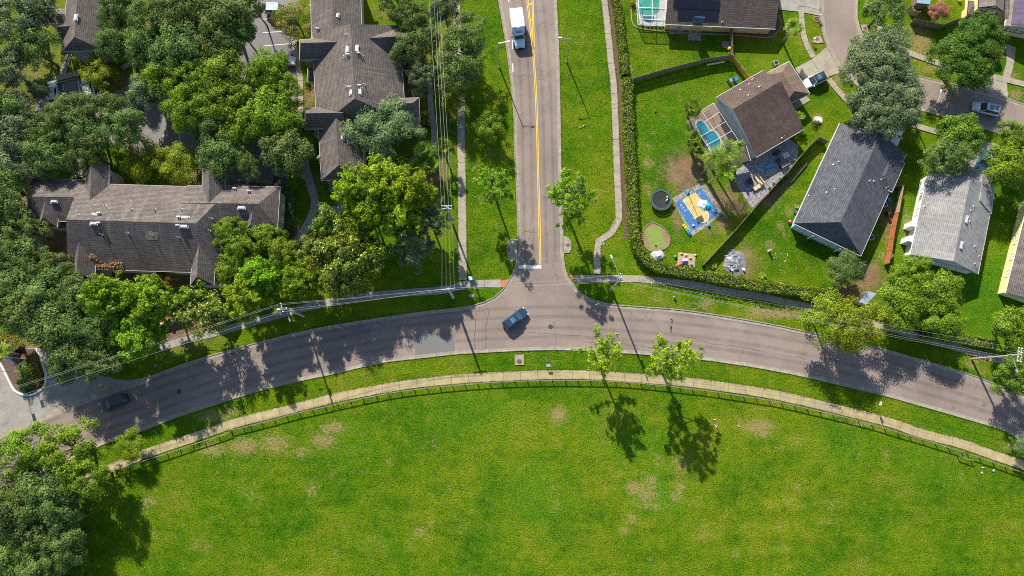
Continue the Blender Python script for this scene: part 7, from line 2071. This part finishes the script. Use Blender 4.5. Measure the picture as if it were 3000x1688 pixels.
# ---- sheds and other
def shed(q, h, label, mat, wall):
    c = sum(q, Vector()) / 4
    o = simple('garden_shed', label, 'shed', c)
    mb = MB(); zt = [h, h, h + .25, h + .25]
    mb.prism([p.lerp(c, .08) for p in q], 0, h - .02); mb.build('wall', wall, o, o.location)
    a = [Vector((p.x, p.y, z)) for p, z in zip(q, zt)]
    k = 8
    for i in range(k):
        MB().poly([a[0].lerp(a[1], i / k), a[0].lerp(a[1], (i + .92) / k), a[3].lerp(a[2], (i + .92) / k), a[3].lerp(a[2], i / k)]).build('roof_sheet', mat, o, o.location)
shed(TT([(3,2,915,140),(3,2,990,165),(3,2,1085,58),(3,2,985,28)], 2), 2.0, 'small shed with ribbed silver roof beside the yellow-green road trees', col('shed_metal', (0.36, 0.42, 0.5), .5), WOODT)
shed(TT([(3,0,1495,30),(3,0,1630,42),(3,0,1640,-60),(3,0,1500,-60)], 2), 2.0, 'shed with blue roof at the top edge', col('shed_blue', (0.3, 0.45, 0.58), .5), WOODG)
shed(TT([(3,0,2270,560),(3,0,2345,565),(3,0,2368,515),(3,0,2300,508)], 1.8), 1.8, 'red striped canopy beside the lush oak', col('canopy_red', (0.6, 0.06, 0.09), .6), REDP)
o = simple('lattice_panel', 'white lattice panel lying along the grey board fence', 'panel', T(2,0,2050,625,.9), bear(T(2,0,1955,640), T(2,0,2148,605)))
for i in range(12): MB().box((-1.6 + i * .29, -.18, .8), (.06, .04, .5)).build('slat', WHTP, o)
for z in (.58, .8, 1.02): MB().box((0, -.21, z), (3.3, .03, .07)).build('slat', WHTP, o)
# birds
def bird(p, m, label, group, rz):
    o = thing('bird', label, 'bird', (p.x, p.y, 0), rz, group)
    mb = MB().ball((0, 0, .17), .15, 8, 6, (1.25, .7, .7)); mb.ball((.2, 0, .27), .075, 7, 5); mb.tube((.25, 0, .27), (.38, 0, .25), .022, .004, 5); mb.tube((-.15, 0, .18), (-.36, 0, .15), .06, .03, 5); mb.tube((.02, .05, .1), (.03, .05, 0), .012, n=4); mb.tube((.02, -.05, .1), (.03, -.05, 0), .012, n=4)
    mb.build('body', m, o)
    o.scale = (.72, .72, .72)
BB = col('black_feather', (0.012, 0.012, 0.016)); WB = col('white_feather', (0.72, 0.71, 0.68))
for i, (x, y) in enumerate(((1605,313),(1607,337),(1597,385),(1598,403),(1596,428))): bird(T(2,2,x,y), BB, 'black bird standing in the line across the main road', 'black birds on the road', i * 1.3)
for i, (x, y) in enumerate(((2157,358),(2142,408),(2154,412),(2262,392),(2266,382))): bird(T(3,3,x,y), WB, 'white bird on the field near the right end of the rail fence', 'white birds by the right fence', i)
for i, (x, y) in enumerate(((2035,1325),(2042,1382),(2055,1395),(2278,1390))): bird(T(2,2,x,y), WB, 'white bird on the field right of the long tree shadows', 'white birds by the tree shadows', i * 2)
for i, (x, y) in enumerate(((683,1282),(720,1268))): bird(T(2,0,x,y), WB, 'white bird on the right verge below the street lamp shadow', 'white birds on the verge', i)
rr = random.Random(9)
for i in range(20):
    p = T(3,1,rr.uniform(40,215),rr.uniform(1100,1290)); o = thing('litter_scrap', 'white scrap of litter on the lawn below the charcoal roofed house', 'litter', (p.x, p.y, 0), rr.uniform(0, 6), 'litter on the back lawn')
    MB().box((0, 0, .04), (.13, .09, .04), 0, (.6, .7, .02, 0)).build('scrap', WHTP, o)
o = simple('garden_statue', 'white and grey garden figure alone on the back lawn', 'statue', T(3,1,18,1075,.5)); MB().lathe((0, 0, 0), [(.28, 0), (.25, .2), (.15, .5), (.2, .75), (.1, .95), (.14, 1.05), (.12, 1.2), (0, 1.28)], 12).build('figure', col('statue_stone', (.55, .48, .45)), o)
# ================================================================== GRASS TUFTS, WORN EDGES, TYRE WEAR
def inside(px_, py_, poly):
    n = len(poly); c = np.zeros(len(px_), bool); j = n - 1
    for i in range(n):
        xi, yi, xj, yj = poly[i][0], poly[i][1], poly[j][0], poly[j][1]
        m = ((yi > py_) != (yj > py_)) & (px_ < (xj - xi) * (py_ - yi) / (yj - yi + 1e-12) + xi)
        c ^= m; j = i
    return c
L_TURF = M_blade()
def tuft_object(name, polys, dens, seed, size=.26, holes=()):
    rng = np.random.default_rng(seed); C = []
    for poly in polys:
        xs_ = [p[0] for p in poly]; ys_ = [p[1] for p in poly]
        n = int((max(xs_) - min(xs_)) * (max(ys_) - min(ys_)) * dens)
        x = rng.uniform(min(xs_), max(xs_), n); y = rng.uniform(min(ys_), max(ys_), n)
        k = inside(x, y, poly)
        for h in holes: k &= ~inside(x, y, h)
        x, y = x[k], y[k]
        k = rng.random(len(x)) > (field(DRY, x, y) + field(SOILB, x, y)) * 1.3
        x, y = x[k], y[k]
        C.append(np.stack([x, y, rng.uniform(.02, .07, len(x))], 1))
    C = np.concatenate(C)
    nr = unit(rng.normal(size=C.shape) * .55 + np.array([0, 0, 1.0]))
    me = leaf_mesh(name, C, nr, size, .45, rng)
    me.materials.append(L_TURF)
    return tag(link(name, me), 'short mown grass blades over lawns and field', 'grass', kind='stuff')
fence_line = catmull(TT([(0,3,-200,900),(0,3,600,640),(0,3,1020,452),(0,3,1530,285),(0,3,2040,115),(0,2,2430,1425),(1,2,300,1310),(1,2,940,1155),(1,2,1585,1040),(1,2,2225,978),(2,2,30,955),(2,2,665,948),(2,2,1300,975),(2,2,1950,1048),(2,2,2470,1128),(3,2,410,1232),(3,2,1065,1395),(3,3,1710,140),(3,3,2290,330),(3,3,2900,540)]), 3.0)
park = [(p.x, p.y) for p in fence_line] + [(92, -34), (-92, -34)]
pp = catmull(park_path, 3.0)
def offs(P, o): return [p + q * o for p, q in zip(P, normals(P))]
south_verge = [(p.x, p.y) for p in offs(se[8:], -.35)] + [(p.x, p.y) for p in offs(pp[::-1][:-8], -.9)]
right_verge = [(p.x, p.y) for p in TT([(2,0,460,-40),(2,0,478,600),(2,0,492,1449),(2,1,505,600),(2,1,520,900),(2,1,610,940),(2,1,610,1090),(2,1,530,1120),(2,1,545,1240),(2,1,600,1310),(2,1,815,1310),(2,1,812,1000),(2,1,900,915),(2,1,1020,840),(2,1,1035,700),(2,1,1015,300),(2,0,1005,1449),(2,0,985,850),(2,0,925,300),(2,0,885,-40)])]
left_verge = [(p.x, p.y) for p in TT([(1,0,2060,-40),(1,0,2430,-40),(1,0,2520,550),(1,0,2560,900),(2,0,10,1200),(2,1,20,300),(2,1,40,600),(2,1,45,900),(1,1,2540,930),(1,1,2500,1060),(1,1,2520,1200),(2,1,20,1230),(1,1,2540,1340),(1,1,2130,1365),(1,1,2120,600),(1,0,2110,1200),(1,0,2090,600)])]
garden = [(p.x, p.y) for p in TT([(2,0,1230,860),(2,0,2180,640),(2,0,2330,800),(2,0,2050,950),(2,0,1700,1250),(2,0,1730,1449),(2,1,1600,150),(2,1,1560,380),(2,1,1600,700),(2,1,1780,960),(2,1,2150,860),(2,1,1920,1200),(2,1,1500,1200),(2,1,1330,1050),(2,1,1270,900),(2,1,1250,200)])]
ghole = [[(T(2,1,1500,565).x + 2 * math.cos(t), T(2,1,1500,565).y + 2 * math.sin(t)) for t in [i * .4 for i in range(16)]], [(p.x, p.y) for p in gr], [(p.x, p.y) for p in dk]]
upper = [(p.x, p.y) for p in TT([(2,0,1140,0),(2,0,1190,60),(2,0,1240,300),(2,0,1580,350),(2,0,1760,410),(2,0,1900,410),(2,0,2100,360),(2,0,2200,540),(2,0,1980,560),(2,0,1700,620),(2,0,1400,710),(2,0,1190,760)])]
backlawn = [(p.x, p.y) for p in TT([(3,1,560,100),(3,1,240,800),(3,1,300,950),(3,1,700,1100),(3,1,560,1250),(3,1,640,1449),(3,2,550,40),(2,1,2450,1400),(2,1,2100,1330),(2,1,2100,1260),(2,1,2380,1250),(2,1,2380,1100),(2,1,2300,1020),(2,1,2160,1080),(2,1,2000,1180),(2,1,2300,860),(3,1,60,500),(3,1,300,260),(3,1,440,60)])]
right_lawn = [(p.x, p.y) for p in TT([(3,1,2300,450),(3,1,2480,640),(3,1,2340,1449),(3,2,2330,120),(3,2,2300,350),(3,2,1950,400),(3,2,2100,100),(3,1,2130,1400),(3,1,2250,800)])]
tuft_object('grass', [park], 9, 1, .22)
tuft_object('grass', [south_verge, right_verge, left_verge], 10, 2, .2)
tuft_object('grass', [garden, upper, backlawn, right_lawn], 10, 3, .2, ghole)
def fringe(name, lines, seed):
    rng = np.random.default_rng(seed); C = []
    for P_, o, dens in lines:
        NN = normals(P_)
        for (a, b), nn in zip(zip(P_, P_[1:]), NN):
            L = (b - a).length; m = int(L * dens)
            if m == 0: continue
            clump = .6 + 1.2 * max(0, noise.noise(Vector((a.x * .6, a.y * .6, seed))))
            m = int(m * clump)
            t = rng.random((m, 1)); q = np.array(a) + (np.array(b) - np.array(a)) * t + np.array(nn) * (o + rng.normal(size=(m, 1)) * .085 + math.copysign(.05, o))
            q[:, 2] = rng.uniform(.06, .15, m); C.append(q)
    C = np.concatenate(C)
    me = leaf_mesh(name, C, unit(rng.normal(size=C.shape) * .5 + np.array([0, 0, 1.0])), .17, .5, rng); me.materials.append(L_TURF)
    tag(link(name, me), 'ragged grass creeping over kerbs and path edges', 'grass', kind='stuff')
FR = []
for P_, o in ((pp, .78), (pp, -.78)): FR.append((P_, o, 16))
for P_ in (se, ee, we): FR.append((P_, -.26, 14))
for P_ in (nw, ne): FR.append((P_, -.36, 14))
for pts, w in ((TT([(2,0,928,0),(2,0,962,300),(2,0,992,600),(2,0,1021,850),(2,0,1034,1100),(2,0,1046,1449),(2,1,1053,200),(2,1,1066,500),(2,1,1074,680),(2,1,1070,790),(2,1,1035,865),(2,1,960,915),(2,1,885,960),(2,1,855,1030),(2,1,853,1160),(2,1,858,1310)]), .6), (TT([(1,0,2015,100),(1,0,2045,600),(1,0,2062,1100),(1,1,2065,0),(1,1,2072,600),(1,1,2080,1370)]), .73)):
    P_ = catmull(pts, 2.0)
    FR += [(P_, w, 16), (P_, -w, 16)]
fringe('grass_fringe', FR, 4)
def M_wear(name, colr, amt):
    m, n, b = nt(name)
    pos = n.nodes.new('ShaderNodeNewGeometry').outputs['Position']
    b.inputs['Base Color'].default_value = (*colr, 1); b.inputs['Roughness'].default_value = .8
    a = n.nodes.new('ShaderNodeAttribute'); a.attribute_name = 'mid'
    t = noise_n(n, pos, .35, 5, .7); r = ramp(n, [(.35, (.25, .25, .25)), (.65, (1, 1, 1))]); n.links.new(t.outputs[0], r.inputs[0])
    f = math_n(n, 'MULTIPLY', math_n(n, 'MULTIPLY', a.outputs['Fac'], r.outputs[0]), amt)
    tr = n.nodes.new('ShaderNodeBsdfTransparent'); mx = n.nodes.new('ShaderNodeMixShader')
    n.links.new(f, mx.inputs[0]); n.links.new(tr.outputs[0], mx.inputs[1]); n.links.new(b.outputs[0], mx.inputs[2]); n.links.new(mx.outputs[0], n.nodes['Material Output'].inputs[0])
    return m
WEAR = M_wear('tyre_wear', (0.085, 0.072, 0.068), .2)
SEAL = M_wear('crack_sealant', (0.03, 0.028, 0.028), .9)
def wear(name, P_, o, w, z, mat=WEAR):
    mb = sweep(MB(), P_, [(o + w / 2, z), (o + w / 6, z), (o - w / 6, z), (o - w / 2, z)])
    ob = struct(name, mb, mat)
    at = ob.data.attributes.new('mid', 'FLOAT', 'POINT')
    at.data.foreach_set('value', [0.0, 1.0, 1.0, 0.0] * len(P_))
for i, o in enumerate((2.1, 3.7, 5.7, 7.3)):
    wear('tyre_wear', se[4:-4], o, .9, ZR + .0022 + i * .0001)
cl2 = catmull(TT([(2,0,150,-150),(2,0,213,500),(2,0,243,1000),(2,0,257,1449),(2,1,262,300),(2,1,271,600),(2,1,284,1200)]), 2.0)
for i, o in enumerate((-2.7, -1.15, 1.15, 2.7)):
    wear('tyre_wear', cl2, o, .8, ZR + .0030 + i * .0001)
rr = random.Random(12)
def crack(a, b, seed, w=.09):
    rr = random.Random(seed); n = 14; P_ = []
    d = b - a; nn = Vector((-d.y, d.x, 0)).normalized(); o = 0
    for i in range(n + 1):
        o += rr.gauss(0, .12); P_.append(a.lerp(b, i / n) + nn * o)
    wear('crack_seal', P_, 0, w, ZR + .0036, SEAL)
for i, (a, b) in enumerate((((1,2,2220,230),(1,2,2225,640)), ((1,2,2318,200),(1,2,2325,620)), ((2,2,20,470),(2,2,700,455)), ((2,2,420,330),(2,2,410,600)), ((2,2,700,540),(2,2,1700,640)), ((2,2,1700,470),(2,2,2575,610)), ((3,2,0,640),(3,2,380,700)), ((2,0,10,760),(2,0,200,770)), ((2,0,260,270),(2,0,440,275)), ((2,1,80,900),(2,1,260,905)), ((2,1,300,520),(2,1,480,530)), ((1,2,1600,690),(1,2,2200,645)), ((2,2,960,560),(2,2,1250,565)))):
    crack(T(*a), T(*b), i)
